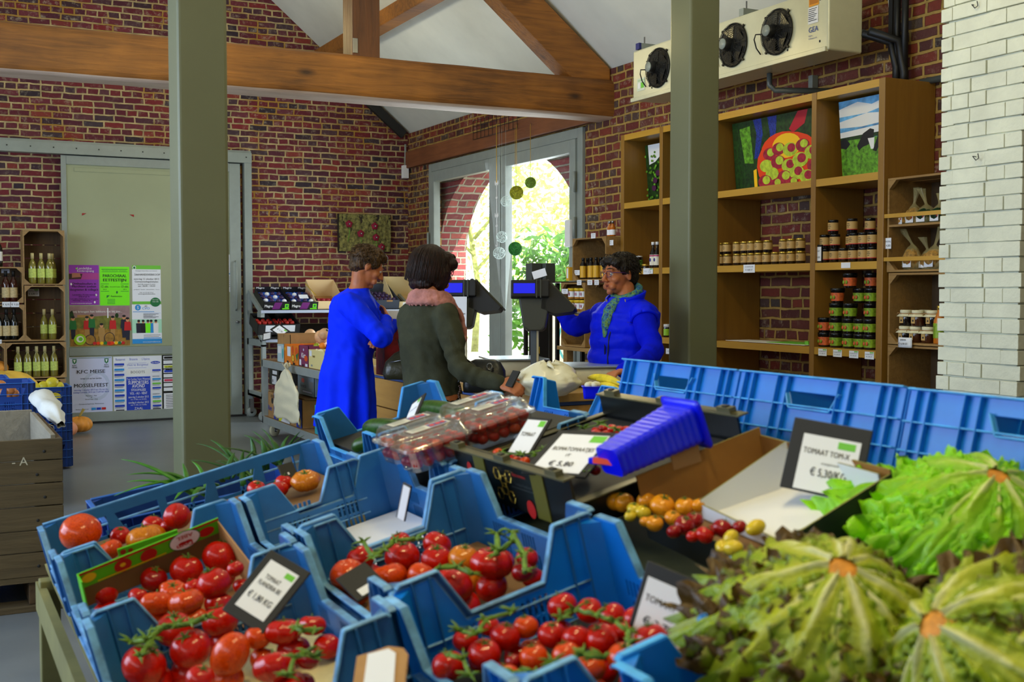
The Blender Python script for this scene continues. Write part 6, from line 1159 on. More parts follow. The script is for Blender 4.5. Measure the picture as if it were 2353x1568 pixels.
lettuce(P(2290, 1100, d=2.02), (-.1, -.45, .88), .21, m_lg, 'large bright green curly salad head, the farthest one', 2, 24, .022)
lettuce(P(2150, 1440, d=1.50), (-.80, .10, .55), .165, m_lr, 'pale red-edged salad head lying sideways at the lower right corner', 3, 20, .014)
lettuce(P(2200, 1010, d=3.0), (.2, -.3, .9), .12, m_lg, 'pale green salad seen through the handle of the right ridge crate', 5, 12, .012) if False else lettuce(Vector((2.16, 1.5, 1.13)), (-.2, -.2, .9), .09, m_lg, 'pale green salad seen through the handle of the right ridge crate', 5, 12, .010)
# spring onions
m_onion = mat('spring_onion', (60, 124, 20), .4, var=.25, vs=12); m_oniond = mat('spring_onion_dark', (36, 84, 16), .45, var=.25, vs=12)
bcrate('dark blue crate of spring onions behind the long rail crate', (.50, 3.55, .56), (0, -AL * .6, 0), .60, .40, .16, kinds=('full', 'full', 'full', 'full'), m=m_blu3, mr=m_blu3r, slots=False)
def bunch(base, tips, label, seed, mm):
    g = random.Random(seed); t = thing('spring_onion_bunch', label, 'spring onions', base)
    for px, py, d, wd in tips:
        e = P(px, py, d=d); s = base + Vector((g.uniform(-.06, .06), g.uniform(-.05, .05), g.uniform(-.02, .02))); mid = s.lerp(e, .5) + Vector((g.uniform(-.02, .02), g.uniform(-.02, .02), .055 * (e - s).length / .3)); pts = []
        for k in range(11): u = k / 10; pts.append(s * (1 - u) ** 2 + mid * 2 * u * (1 - u) + e * u * u)
        b = MB(); b.tube(pts, [wd * 1.35 * (1 - (k / 10) ** 3 * .93) for k in range(11)], mm, 7, sq=.45); b.build('leaf', parent=t)
b1 = P(470, 1130, d=3.75); bunch(b1, [(278, 1056, 3.7, .010), (290, 1092, 3.7, .008), (290, 1108, 3.65, .008), (262, 1140, 3.6, .009), (360, 1085, 3.7, .009), (420, 1065, 3.8, .007), (440, 1060, 3.8, .006), (400, 1150, 3.55, .009), (440, 1155, 3.5, .010), (380, 1120, 3.6, .009), (330, 1150, 3.6, .007)], 'fanned spring onion bunch pointing left over the crate rail', 4, m_onion)
b2 = P(545, 1105, d=3.8); bunch(b2, [(483, 1011, 3.9, .007), (500, 1058, 3.8, .006), (495, 1060, 3.8, .007), (560, 1035, 3.8, .008), (518, 1030, 3.9, .007), (540, 1040, 3.8, .008), (575, 1005, 3.9, .009), (450, 1020, 3.9, .005), (437, 1058, 3.8, .006), (520, 1080, 3.7, .008), (590, 1030, 3.8, .008)], 'dark spring onion bunch in front of the left column', 5, m_oniond)
b3 = P(625, 1075, d=3.85); bunch(b3, [(690, 992, 3.9, .007), (665, 1000, 3.9, .006), (640, 1025, 3.9, .008), (600, 985, 3.95, .005), (578, 990, 3.95, .006), (700, 1000, 3.9, .005), (655, 1010, 3.9, .005), (620, 1010, 3.85, .009), (560, 1000, 3.9, .010), (600, 1010, 3.85, .009), (500, 1030, 3.8, .007), (640, 1040, 3.8, .008)], 'spring onion bunch with upright tips right of the left column', 6, m_oniond)
# ================================================================= LEFT FOREGROUND: PALLET BOX, NAVY CRATES
m_old = wood('weathered_board', (58, 48, 28), (100, 84, 54), 0, 1, .8, .5, knots=3); m_oldy = wood('weathered_board_y', (110, 104, 90), (150, 142, 122), 1, 1, .8, .4); m_olds = wood('weathered_side', (60, 44, 26), (96, 74, 44), 1, 1, .8, .4)
t = thing('pallet_box', 'large weathered wooden box on a pallet at the left frame edge', 'box', (-.05, 5.97, 0))
z = .155
for k in range(6):
    h = (.108, .096, .104, .1, .1, .094)[k]; b = MB(); b.box((-.66, 5.38, z), (.535, 5.402, z + h - .004), m_old); b.build('front_board', parent=t, bev=.003)
    b = MB(); b.box((.513, 5.405, z), (.535, 6.53, z + h - .004), m_olds); b.build('side_board', parent=t, bev=.003); b = MB(); b.box((-.66, 6.53, z), (.535, 6.552, z + h - .004), m_old); b.build('rear_board', parent=t, bev=.003)
    b = MB(); b.box((-.66, 5.405, z), (-.64, 6.53, z + h - .004), m_olds); b.build('side_board', parent=t); z += h
b = MB(); b.box((.3, 6.505, .2), (.5, 6.528, .775), m_oldy); b.box((.49, 5.43, .2), (.512, 6.5, .765), m_oldy); b.box((.42, 5.404, .16), (.5, 5.46, .74), m_old); b.build('inner_batten', parent=t, bev=.003)
b = MB(); b.box((-.66, 5.38, .13), (.535, 6.55, .154), m_old); b.build('floor_board', parent=t)
b = MB()
for x in (-.64, -.12, .39): b.box((x, 5.4, .03), (x + .14, 6.5, .13), m_olds)
b.box((-.66, 5.38, .0), (.535, 5.5, .028), m_old); b.box((-.66, 6.4, .0), (.535, 6.52, .028), m_old); b.build('pallet_base', parent=t, bev=.003)
b = MB(); p = P(28, 1062, Y=5.378); art(b, frame((p.x - .02, 5.3795, p.z + .03), (1, 0, 0), (0, 0, 1)), .1, .06, [('t', '- A', .5, .8, .6, mat('chalk', (190, 184, 160), .9))], .0006); b.build('chalk_mark', parent=t)
b = MB()
for i in range(6):
    for x in (.43, .20, -.2): b.lathe([(.006, 0), (.004, .003)], m_dark, 8, c=(0, 0, 0)) if False else b.ell((x + .03 * (i % 2), 5.379, .2 + .1 * i), (.007, .002, .007), m_dark, 8, 5)
b.build('nail', parent=t)
# navy stacking crates
def ncrate(label, x, y, z, w, l, h, group): return bcrate(label, (x, y, z), None, w, l, h, kinds=('rail', 'rail', 'rail', 'rail'), m=m_blu3, mr=m_blu3r, group=group)
tp = P(160, 878, Y=9.6); 
for k in range(3): ncrate(f'navy slotted crate on the floor by the door, {("bottom", "middle", "top")[k]} of the stack', tp.x - .6, 9.6, .02 + .21 * k, .6, .4, .205, 'navy crates by the door')
tq = P(75, 880, Y=7.9); zt_ = P(75, 880, Y=7.9).z
for k in range(3): ncrate(f'navy slotted crate behind the wooden box, {("bottom", "middle", "top")[k]} of the stack', tq.x - .6, 7.9, zt_ - .205 - .208 * (2 - k), .6, .4, .205, 'navy crates behind the wooden box')
b = MB(); b.box((tq.x - .62, 7.88, 0), (tq.x + .02, 8.9, zt_ - .63), m_olds); b.build('low_platform', label='low wooden platform under the navy crates', cat='platform')
ncrate('small navy crate at the back left above the others', tq.x - .72, 8.4, P(40, 870, Y=8.4).z - .2, .6, .4, .2, 'navy crates behind the wooden box')
b = MB(); b.box((tq.x - .7, 8.42, zt_ - .64), (tq.x - .12, 8.78, P(40, 870, Y=8.4).z - .202), m_olds); b.build('riser_box', label='plain wooden riser under the small navy crate', cat='box')
m_appl = mat('apple_skin', (206, 120, 60), .35, var=.35, vs=12); m_quin = mat('quince_skin', (206, 190, 40), .4, var=.15, vs=10); m_plum = mat('plum_skin', (54, 34, 74), .35, var=.3, vs=20)
for k, (px, py, r) in enumerate(((8, 902, 14), (24, 898, 13), (2, 886, 12), (16, 908, 12), (34, 905, 10))):
    p = P(px, py, Y=8.03); b = MB(); b.ell(p, r / FPX * depth(p) * 1.0, m_appl, 14, 9); b.build('apple', label=f'red-yellow apple in the top navy crate, {OR[k]} of the pile', cat='apple', group='apples in the navy crate')
for k, (px, py, r) in enumerate(((85, 893, 12), (100, 889, 13), (120, 882, 15), (135, 889, 12), (78, 889, 9), (110, 895, 12))):
    p = P(px, py, Y=9.75); b = MB(); b.ell(p, r / FPX * depth(p), m_quin, 14, 9); b.build('quince', label=f'yellow quince in the navy crate by the door, {OR[k]} of the pile', cat='quince', group='quinces in the navy crate')
for k in range(10):
    p = Vector((tp.x - .52 + .11 * (k % 5), 9.72 + .16 * (k // 5), .53)); b = MB(); b.ell(p, .05, m_quin, 12, 8); b.build('quince', label='yellow quince lying low in the navy crate by the door', cat='quince', group='quinces in the lower layer')
pumpkin(Vector((tp.x - .44, 10.4, .42)), .30, .165, mat('pumpkin_ochre', (220, 180, 70), .5, var=.08, vs=4), 'huge smooth ochre pumpkin behind the navy crates', ribs=6, stem=False)
b = MB(); b.box((tp.x - .75, 10.1, 0), (tp.x - .1, 10.75, .42), m_olds); b.build('wooden_block', label='wooden box under the huge ochre pumpkin', cat='box')
b = MB(); a = P(83, 905, d=7.2); c = P(140, 978, d=6.0)
def bagf(u, v):
    p = a.lerp(c, v); w = .02 + .05 * max(0, math.sin(math.pi * min(1, v * 1.05))) ** .7 * (1 - .25 * v); an = u * 2 * math.pi
    return p + Vector((math.cos(an) * w, 0, math.sin(an) * w * .8)) * (1 + .5 * noise.noise(Vector((u * 7, v * 5, 1)))) + Vector((0, 0, .02 * math.sin(v * 3)))
b.grid(bagf, 28, 24, mat('white_plastic', (220, 222, 216), .35, bump=.5, bs=14), closeu=True); b.build('plastic_bag_roll', label='long white plastic bag draped over the wooden box edge', cat='bag')
b = MB(); e = P(112, 985, d=5.9); b.tube([e + Vector((-.025, 0, -.03)), e + Vector((-.015, 0, .012)), e + Vector((.0, 0, .022)), e + Vector((.02, 0, .01)), e + Vector((.026, 0, -.02))], .0035, m_steel, 8); b.build('steel_hook', label='bent steel wire hook on the edge of the wooden box', cat='hook')
# ================================================================= RACK, CART AND GOODS BY THE BACK WALL
m_rack = mat('rack_grey', (142, 150, 148), .45, var=.04)
t = thing('fruit_rack', 'grey steel fruit rack with sloped shelves against the back brick wall', 'rack', (4.0, 12.4, 0))
for x in (3.2, 4.92):
    b = MB()
    b.box((x, 12.68, 0.08), (x + .04, 12.74, 1.36), m_rack); b.box((x, 12.10, .08), (x + .04, 12.16, .82), m_rack); b.box((x, 12.1, .24), (x + .04, 12.74, .30), m_rack); b.box((x, 12.1, .80), (x + .04, 12.74, .87), m_rack)
    b.bar((x + .02, 12.14, .86), (x + .02, 12.70, 1.16), .04, .05, m_rack); b.bar((x + .02, 12.2, 1.17), (x + .02, 12.72, 1.38), .03, .06, m_rack); b.box((x, 12.15, 1.11), (x + .04, 12.3, 1.17), m_rack)
    b.build('side_frame', parent=t)
def slope(z0, z1, y0, y1, mm=None, lip=.03):
    b = MB(); n = Vector((0, -(z1 - z0), (y1 - y0))).normalized() * .006
    b.add([(3.24, y0, z0), (4.92, y0, z0), (4.92, y1, z1), (3.24, y1, z1), (3.24, y0, z0 - .01), (4.92, y0, z0 - .01), (4.92, y1, z1 - .01), (3.24, y1, z1 - .01)], [(0, 1, 2, 3), (4, 7, 6, 5), (0, 4, 5, 1), (1, 5, 6, 2), (2, 6, 7, 3), (3, 7, 4, 0)], mm or m_dark)
    b.box((3.2, y0 - .012, z0 - .03), (4.96, y0 + .0, z0 + .0), mat('shelf_edge', (170, 178, 196), .35)); return b
slope(1.185, 1.37, 12.15, 12.7).build('upper_shelf', parent=t); slope(.875, 1.02, 12.12, 12.72).build('middle_shelf', parent=t)
b = MB(); b.box((3.2, 12.1, .24), (4.96, 12.74, .265), m_kraftd); b.build('lower_shelf', parent=t)
for x in (3.22, 4.9):
    for y in (12.16, 12.66):
        b = MB(); b.M = Matrix.Translation((x, y, .055)) @ Matrix.Rotation(math.pi / 2, 4, 'X'); b.lathe([(.02, -.015), (.052, -.014), (.055, 0), (.052, .014), (.02, .015)], m_rack, 20); b.lathe([(.016, -.018), (.016, .018)], m_dark, 12); b.M = Matrix.Identity(4); b.box((x - .02, y - .03, .06), (x + .02, y + .03, .2), m_steel); b.build('castor', parent=t)
def carton(label, x, y, z, w, l, h, mm, front=None, side=None, tilt=0, name='carton', cat='carton', hb=None, inner=None, rz=0, group=None, t_=.005):
    """open box; front faces -y, left side faces -x; hb = height of the back"""
    hb = hb or h; t = thing(name, label, cat, (x, y, z), group, (tilt, 0, rz)); 
    for nm, M, ww, hh, art_ in (('front_wall', frame((0, 0, h), (1, 0, 0), (0, 0, 1)), w, h, front), ('back_wall', frame((w, l, hb), (-1, 0, 0), (0, 0, 1)), w, hb, None), ('left_wall', frame((0, l, max(h, hb)), (0, -1, 0), (0, 0, 1)), l, 0, side), ('right_wall', frame((w, 0, max(h, hb)), (0, 1, 0), (0, 0, 1)), l, 0, None)):
        b = MB(); b.M = M
        if hh: b.box((0, -hh, -t_), (ww, 0, 0), mm)
        elif nm == 'left_wall': k = max(h, hb); b.prism([[(0, -k), (ww, -k), (ww, h - k), (0, hb - k)]], -t_, mm)
        else: k = max(h, hb); b.prism([[(0, -k), (ww, -k), (ww, hb - k), (0, h - k)]], -t_, mm)
        b.M = Matrix.Identity(4)
        if art_: art(b, M, ww, (hh or max(h, hb)), art_, .0008, .0003)
        b.build(nm, parent=t, local=True)
    b = MB(); b.box((t_, t_, 0), (w - t_, l - t_, .006), inner or mm); b.build('base', parent=t, local=True); return t
m_mag = mat('magenta_stripe', (110, 30, 110), .5)
mg = [('r', 0, 0, 1, 1, m_black), ('p', [(.42, .1), (.7, .1), (.6, 1), (.32, 1)], m_mag), ('t', 'Magro', .19, .72, .34, m_white, .03, .3), ('r', .80, .3, .94, .8, m_lime), ('r', .7, .86, .96, 1, m_lime), ('r', .83, .4, .91, .7, m_dgr)]
TL_ = math.atan2(.185, .55); sl = lambda y: 1.185 + (y - 12.15) * .336 + .003
for k, (px0, px1, lb) in enumerate(((605, 667, 'left'), (668, 731, 'right'))):
    xa, xb = P(px0, 700, Y=12.17).x, P(px1, 700, Y=12.17).x; carton(f'{lb} black and purple plum carton on the upper rack shelf', xa, 12.17, sl(12.17), xb - xa - .004, .40, .085, m_black, mg, None, TL_, hb=.10, inner=m_kraft, group='black and purple plum cartons')
    m_bw = mat('blue_wrap', (30, 80, 190), .4, var=.4, vs=40); b = MB(); b.M = Matrix.Translation((xa, 12.17, sl(12.17))) @ Matrix.Rotation(TL_, 4, 'X')
    b.grid(lambda u, v: (.012 + u * (xb - xa - .03), .012 + v * .37, .062 + .014 * noise.noise(Vector((u * 16, v * 16, k * 5)))), 24, 24, m_bw); b.build('blue_wrapping', label=f'crumpled blue and white wrapping in the {lb} plum carton', cat='wrapping')
    g = random.Random(k)
    for i in range(12): 
        p = b.M @ Vector((.04 + .065 * (i % 4), .06 + .11 * (i // 4) + g.uniform(-.02, .02), .075)); c = MB(); c.ell(p, (.026, .026, .022), m_plum if i % 3 else m_white, 12, 8); c.build('wrapped_plum', label=f'dark plum in the {lb} black and purple carton', cat='plum', group=f'plums in the {lb} black carton')
    b = MB(); b.M = Matrix.Translation((xa, 12.17, sl(12.17))) @ Matrix.Rotation(TL_, 4, 'X'); art(b, frame((xb - xa - .004, .395, .13), (-1, 0, 0), (0, 0, 1)) if False else frame((0, .394, .125), (1, 0, 0), (0, 0, 1)), xb - xa, .03, [('r', 0, 0, 1, 1, m_black), ('t', 'Magro', .2, .8, .7, m_white, .03, .3), ('t', 'Magro', .75, .8, .7, m_white, .03, .3)]); b.build('carton_rear_print', label=f'printed rear flap of the {lb} black plum carton', cat='flap')
b = MB(); b.M = Matrix.Translation((P(684, 700, Y=12.3).x, 12.22, 1.31)) @ Matrix.Rotation(.6, 4, 'X'); b.box((0, 0, 0), (.1, .07, .002), m_paper); b.build('paper_slip', label='small white slip on the right plum carton', cat='paper')
xa = P(722, 700, Y=12.2).x; carton('pale wooden fruit box with red printed side on the upper shelf', xa, 12.17, sl(12.17), .32, .42, .09, mat('poplar', (220, 190, 140), .6), None, [('t', 'LA FRUIT', .4, .75, .3, m_rp, .02, .6), ('r', 0, .2, 1, .26, m_yel)], TL_, hb=.2, inner=m_kraft)
for k in range(8): p = Vector((xa + .06 + .06 * (k % 4), 12.26 + .08 * (k // 4), sl(12.3) + .05)); c = MB(); c.ell(p, .024, mat('red_plum', (150, 20, 40), .3), 10, 7); c.build('red_plum', label='small red plum in the pale wooden fruit box', cat='plum', group='red plums in the wooden box')
xa = P(860, 700, Y=12.2).x; carton('dark blue carton of loose plums on the right of the upper shelf', xa, 12.17, sl(12.17), .28, .42, .10, mat('slate_carton', (56, 64, 80), .6), [('r', .45, .0, .7, .2, m_kraft)], None, TL_, hb=.15, inner=m_kraft)
g = random.Random(4)
for k in range(14): p = Vector((xa + .04 + .05 * (k % 5), 12.22 + .09 * (k // 5), sl(12.22 + .09 * (k // 5)) + .085 + g.uniform(0, .01))); c = MB(); c.ell(p, .024, m_plum, 10, 7); c.build('plum', label='dark plum in the slate blue carton', cat='plum', group='plums in the slate carton')
xa = P(905, 700, Y=12.2).x; carton('light wooden crate tilted at the right end of the upper shelf', xa, 12.2, sl(12.17), .34, .42, .08, mat('poplar_light', (226, 204, 150), .6), [('r', .3, .1, .7, .9, m_white)], None, TL_, hb=.24, inner=mat('poplar', (220, 190, 140), .6))
carton('large plain brown carton standing on the cart behind the squashes', 2.98, 10.30, .7425, .42, .42, .25, m_kraft, None, [('r', .1, .1, .12, .25, m_dark), ('r', .5, .02, .52, .1, m_dark)], name='brown_carton')
for k, (px, lb) in enumerate(((607, 'left'), (645, 'right'))):
    p = P(px, 790, Y=12.3); carton(f'{lb} black fruit carton with red fruit on the middle rack shelf', p.x - .1, 12.2, .92, .28, .36, .12, m_dark, [('r', .3, .1, .8, .7, m_paper)], None, TL_, inner=m_kraft)
    for j in range(8): c = MB(); c.ell((p.x - .06 + .06 * (j % 4), 12.27 + .08 * (j // 4), 1.045 + .02 * (j // 4)), .026, mat('red_fruit', (190, 40, 30), .3), 10, 7); c.build('red_fruit', label=f'small red fruit in the {lb} black carton', cat='fruit', group=f'red fruit in the {lb} black carton')
card([(641, 743), (668, 762), (630, 762)], [12.2, 12.15, 12.1], 'black framed price card tilted above the brown carton', [('€ 1,95', .5, .6, .2, .6)], sheet=(.15, .15, .85, .9)); card([(604, 766), (624, 762), (604, 783)], [12.3, 12.3, 12.2], 'small black price card above the left black fruit carton', [], green=False)
# cart
t = thing('shop_cart', 'grey steel cart with two timber decks loaded with cartons', 'cart', (3.2, 9.7, 0)); X0, X1, Y0, Y1 = 2.90, 3.50, 8.2, 11.0
for nm, zz in (('upper_deck', .70), ('lower_deck', .155)):
    b = MB(); b.box((X0, Y0, zz - .035), (X0 + .035, Y1, zz + .035), m_rack); b.box((X1 - .035, Y0, zz - .035), (X1, Y1, zz + .035), m_rack); b.box((X0, Y0, zz - .035), (X1, Y0 + .035, zz + .035), m_rack); b.box((X0, Y1 - .035, zz - .035), (X1, Y1, zz + .035), m_rack); b.box((X0 + .01, Y0 + .01, zz + .02), (X1 - .01, Y1 - .01, zz + .04), m_kraftd); b.build(nm, parent=t, bev=.003)
for x, y in ((X0, Y1 - .05), (X1 - .05, Y1 - .05), (X0, Y0), (X1 - .05, Y0)): b = MB(); b.box((x, y, .19), (x + .05, y + .05, .67), m_rack); b.build('post', parent=t)
for x, y in ((X0 + .08, Y1 - .15), (X1 - .08, Y1 - .15), (X0 + .08, Y0 + .15), (X1 - .08, Y0 + .15)):
    b = MB(); b.M = Matrix.Translation((x, y, .062)) @ Matrix.Rotation(math.pi / 2, 4, 'X') @ Matrix.Rotation(.5, 4, 'Y'); b.lathe([(.02, -.016), (.057, -.015), (.061, 0), (.057, .015), (.02, .016)], mat('castor_cream', (200, 194, 160), .5), 22); b.lathe([(.018, -.02), (.018, .02)], m_steel, 12); b.M = Matrix.Identity(4); b.box((x - .025, y - .02, .07), (x + .03, y + .03, .136), m_steel); b.build('castor', parent=t)
# cartons on the cart deck, fronts facing -X (use side art)
cz = .7425
def onX(px0, px1, X=2.915): a, c = P(px0, 700, X=X).y, P(px1, 700, X=X).y; return c, a
def cartX(label, px0, px1, z, h, dx, mm, art_, zt=None, **k):
    y0, y1 = onX(px0, px1); return carton(label, 2.915, y0 + .003, z, dx, y1 - y0 - .006, h, mm, None, art_, **k)
m_orc = mat('orange_carton', (226, 124, 20), .6); m_pch = mat('peach_print', (214, 80, 20), .6); m_kir = mat('plum_carton', (122, 44, 84), .6); m_ylc = mat('pale_carton', (222, 206, 140), .6)
cartX('pale blue printed carton at the left of the cart deck', 636, 652, cz, .16, .3, mat('ice_carton', (176, 200, 206), .6), [('r', .1, .1, .6, .5, m_white), ('c', .8, .5, .1, .3, m_teal)])
cartX('orange carton with peach prints on the cart deck', 652, 686, cz, .17, .3, m_orc, [('r', .22, .1, .45, .6, m_paper), ('c', .06, .25, .05, .1, m_yel), ('c', .6, .25, .07, .22, m_pch), ('c', .85, .3, .09, .22, m_pch), ('c', .62, .68, .1, .2, m_ink), ('c', .62, .68, .085, .17, m_yel), ('t', 'ORANGE', .62, .7, .06, m_or, .01, .14), ('p', [(.8, .5), (.98, .35), (.9, .8)], m_dgr), ('r', .2, .85, .32, 1, m_dark), ('r', .62, .9, .74, 1, m_dark)])
cartX('plum coloured carton with white fruit name on the cart deck', 686, 708, cz, .18, .3, m_kir, [('t', 'Kira', .5, .58, .24, m_white, .03, .5), ('c', .75, .6, .18, .14, m_pch), ('c', .5, .2, .05, .06, m_pale), ('r', .05, .68, .25, .95, m_paper), ('r', .68, .85, .92, .98, m_paper), ('r', .35, .9, .5, 1, m_dark)])
cartX('pale yellow carton beside the blue dress on the cart deck', 708, 746, cz, .155, .32, m_ylc, [('r', .05, .05, .2, .35, m_paper), ('r', .25, .3, .4, .4, m_gold), ('r', .15, .8, .25, .9, m_alu)])
# squashes and peppers
m_sq = mat('butternut', (224, 176, 130), .45, var=.14, vs=14)
for k, (px, py, r, dd) in enumerate(((667, 792, 12, 9.75), (690, 782, 13, 10.1), (712, 770, 13, 10.3), (738, 775, 15, 9.9), (700, 795, 13, 9.7), (722, 790, 13, 9.6), (745, 768, 13, 10.3), (738, 792, 12, 9.4))):
    p = P(px, py, X=3.16 + .1 * (k % 3)); b = MB(); rr_ = r / FPX * depth(p); rot = Matrix.Rotation(k * 1.1, 3, 'Z') @ Matrix.Rotation(.9, 3, 'X'); b.ell(p, (rr_, rr_, rr_ * 1.15), m_sq, 18, 12, rot=rot); q_ = MB()
    o = b.build('squash', label=f'pale orange squash in the heap on the cart, {OR[k]} counted from the left', cat='squash', group='pale squashes on the cart')
    q_.ell(p + rot @ Vector((0, 0, rr_ * 1.12)), (rr_ * .25, rr_ * .25, rr_ * .08), m_dark, 10, 6, rot=rot); e = q_.build('stem_end', parent=o) 
for k, (px, py, r, c) in enumerate(((694, 800, 9, m_or), (712, 806, 9, m_or), (728, 796, 8, mat('pepper_green', (150, 160, 20), .3)), (741, 795, 8, m_orc), (708, 803, 7, mat('pepper_green', (150, 160, 20), .3)))):
    p = P(px, py, X=3.04); b = MB(); r *= depth(p); b.ell(p, (r / FPX, r / FPX, r / FPX * .9), c, 14, 9, fn=lambda v: 1 + .06 * math.cos(4 * math.atan2(v.y, v.x))); b.build('sweet_pepper', label=f'small sweet pepper in front of the squashes, {OR[k]} of five', cat='pepper', group='sweet peppers on the cart')
b = MB()
for k in range(14): b.ell(P(722 + (k % 7) * 3, 808 + 3 * (k // 7), X=2.98) + Vector((0, 0, .005 * (k % 3))), .012, m_crm, 8, 6)
b.build('garlic_net', label='small pile of pale garlic cloves in front of the peppers', cat='garlic')
carton('shallow pale crate holding the heap of squashes on the cart', 3.08, 8.5, cz, .36, 1.75, .07, m_crm, inner=m_kraft, name='squash_crate')
# lower deck
lz = .1975
y0, y1 = onX(614, 637); banana = lambda: [('r', .55, 0, 1, 1, mat('banana_box_blue', (30, 60, 160), .6)), ('t', 'Ries', .2, .72, .2, mat('banana_box_blue', (30, 60, 160), .6), .03, .5), ('c', .42, .32, .1, .12, m_dark), ('p', [(.62, .55), (.75, .5), (.95, .75), (.9, .98), (.75, .95), (.6, .8)], m_gold), ('p', [(.7, .62), (.86, .7), (.84, .88)], m_yel), ('r', .28, .08, .6, .2, m_kraftd)]
cartX('brown and blue banana carton at the left of the lower deck', 614, 638, lz, .24, .36, m_kraft, banana())
cartX('white carton with yellow circle on the lower deck', 638, 664, lz, .22, .36, m_paper, [('p', [(0, .2), (.55, 0), (.7, .3), (.5, .7), (.2, 1), (0, 1)], mat('lemon_print', (216, 216, 30), .6)), ('p', [(.0, .55), (.5, .18), (.54, .24), (.0, .62)], m_cyan), ('c', .15, .65, .04, .08, m_dark), ('c', .8, .62, .04, .08, m_dark), ('r', .6, .8, .9, .84, m_pale)])
cartX('brown and blue banana carton in the middle of the lower deck', 664, 692, lz, .25, .42, m_kraft, banana())
yb0, yb1 = onX(709, 728, 2.87); carton('turquoise carton with red script at the right of the lower deck', 2.915, yb0, lz, .3, yb1 - yb0, .24, mat('turquoise_carton', (50, 170, 180), .6), None, [('t', 'Ohmbra', .5, .6, .2, m_rp, .02, .85), ('r', .3, .65, .7, .74, m_white), ('r', .3, .74, .7, .85, m_rp), ('r', .4, .92, .6, 1, m_dark)])
y0_, y1_ = onX(690, 728, 3.05); carton('grey carton with orange logo on the cart behind the paper bag', 3.02, y0_, lz + .27, .36, y1_ - y0_, .17, mat('grey_carton', (130, 146, 160), .6), None, [('t', 'Venecia', .35, .62, .2, m_navy, .02, .5), ('c', .3, .25, .05, .12, m_or), ('c', .38, .25, .05, .12, m_or), ('r', .3, .75, .9, .88, m_navy), ('r', .32, .77, .88, .86, m_pale), ('r', .7, .25, .95, .6, m_steel)])
y0_, y1_ = onX(617, 640, 3.1); carton('black carton with white labels behind the banana cartons', 3.1, y0_, lz + .26, .3, y1_ - y0_, .18, m_black, None, [('r', .35, .2, .8, .4, m_paper), ('r', .3, .5, .75, .95, m_paper), ('r', .35, .7, .42, .85, m_navy)])
y0_, y1_ = onX(638, 664, 3.0); b = MB(); b.box((2.93, onX(614, 696)[0], lz + .242 + .012), (3.4, onX(614, 696)[1], lz + .26), m_kraftd); b.build('card_sheet', label='brown card sheet lying over the lower cartons on the cart', cat='card')
# hanging paper bag on the cart
m_pbag = mat('paper_bag', (226, 220, 190), .8, bump=.3, bs=20)
t = thing('paper_bag', 'crumpled cream paper bag hanging from the cart deck edge', 'bag', P(672, 900, X=2.86)); y0_, y1_ = P(641, 900, X=2.86).y, P(698, 900, X=2.86).y; yc = (y0_ + y1_) / 2
def pbag(u, v):
    w = .5 * abs(y0_ - y1_) * (.10 + .72 * min(1, v * 2.4) ** .7 + .22 * v); th = .012 + .055 * min(1, v * 2) * (1 - .5 * v); a = u * 2 * math.pi; zz = .71 - v * .44
    return (2.842 - .02 - th * (.3 + math.sin(a)) * .5 + .016 * noise.noise(Vector((u * 9, v * 6, 0))), yc + w * math.cos(a) * (1 if abs(math.cos(a)) < .9 else 1) + .018 * noise.noise(Vector((u * 5, v * 9, 4))), zz + .01 * math.sin(5 * a) * v)
b = MB(); b.grid(pbag, 36, 26, m_pbag, closeu=True); b.build('bag_body', parent=t, solid=.001)
b = MB(); b.grid(lambda u, v: (2.83 - .03 * v * math.sin(u * 6.28 * 2 + 1), yc + .02 + (.015 + .035 * v) * math.cos(u * 6.28), .70 + .05 * v * (1 + .4 * math.sin(u * 30))), 24, 5, m_pbag, closeu=True); b.build('bag_top', parent=t, solid=.001)
# ================================================================= COUNTER
m_ctr = wood('counter_wood', (150, 108, 48), (186, 140, 72), 1, .8, .4, .08); m_ctop = wood('counter_top', (150, 112, 56), (186, 146, 80), 1, .9, .35, .08)
t = thing('shop_counter', 'wooden shop counter with thick oak top and plank front', 'counter', (3.1, 6.1, 0)); CX0, CX1, CY0, CY1, CZ = 2.70, 3.38, 5.08, 7.45, .88
b = MB(); b.box((CX0 - .02, CY0 - .02, CZ - .045), (CX1 + .02, CY1, CZ), m_ctop); b.build('worktop', parent=t, bev=.004)
b = MB(); b.box((CX0 + .03, CY0 + .03, 0), (CX1 - .03, CY1 - .03, CZ - .065), m_dark); b.box((CX0 + .012, CY0 + .012, CZ - .066), (CX1, CY1, CZ - .046), mat('blue_strip', (50, 76, 130), .5)); b.build('carcass', parent=t)
for k in range(4): zb_ = .06 + k * .19; b = MB(); b.box((CX0, CY0, zb_), (CX0 + .03, CY1, zb_ + .182), m_ctr); b.box((CX0 + .03, CY0, zb_), (CX1, CY0 + .03, zb_ + .182), m_ctr); b.build('front_plank', parent=t, bev=.002)
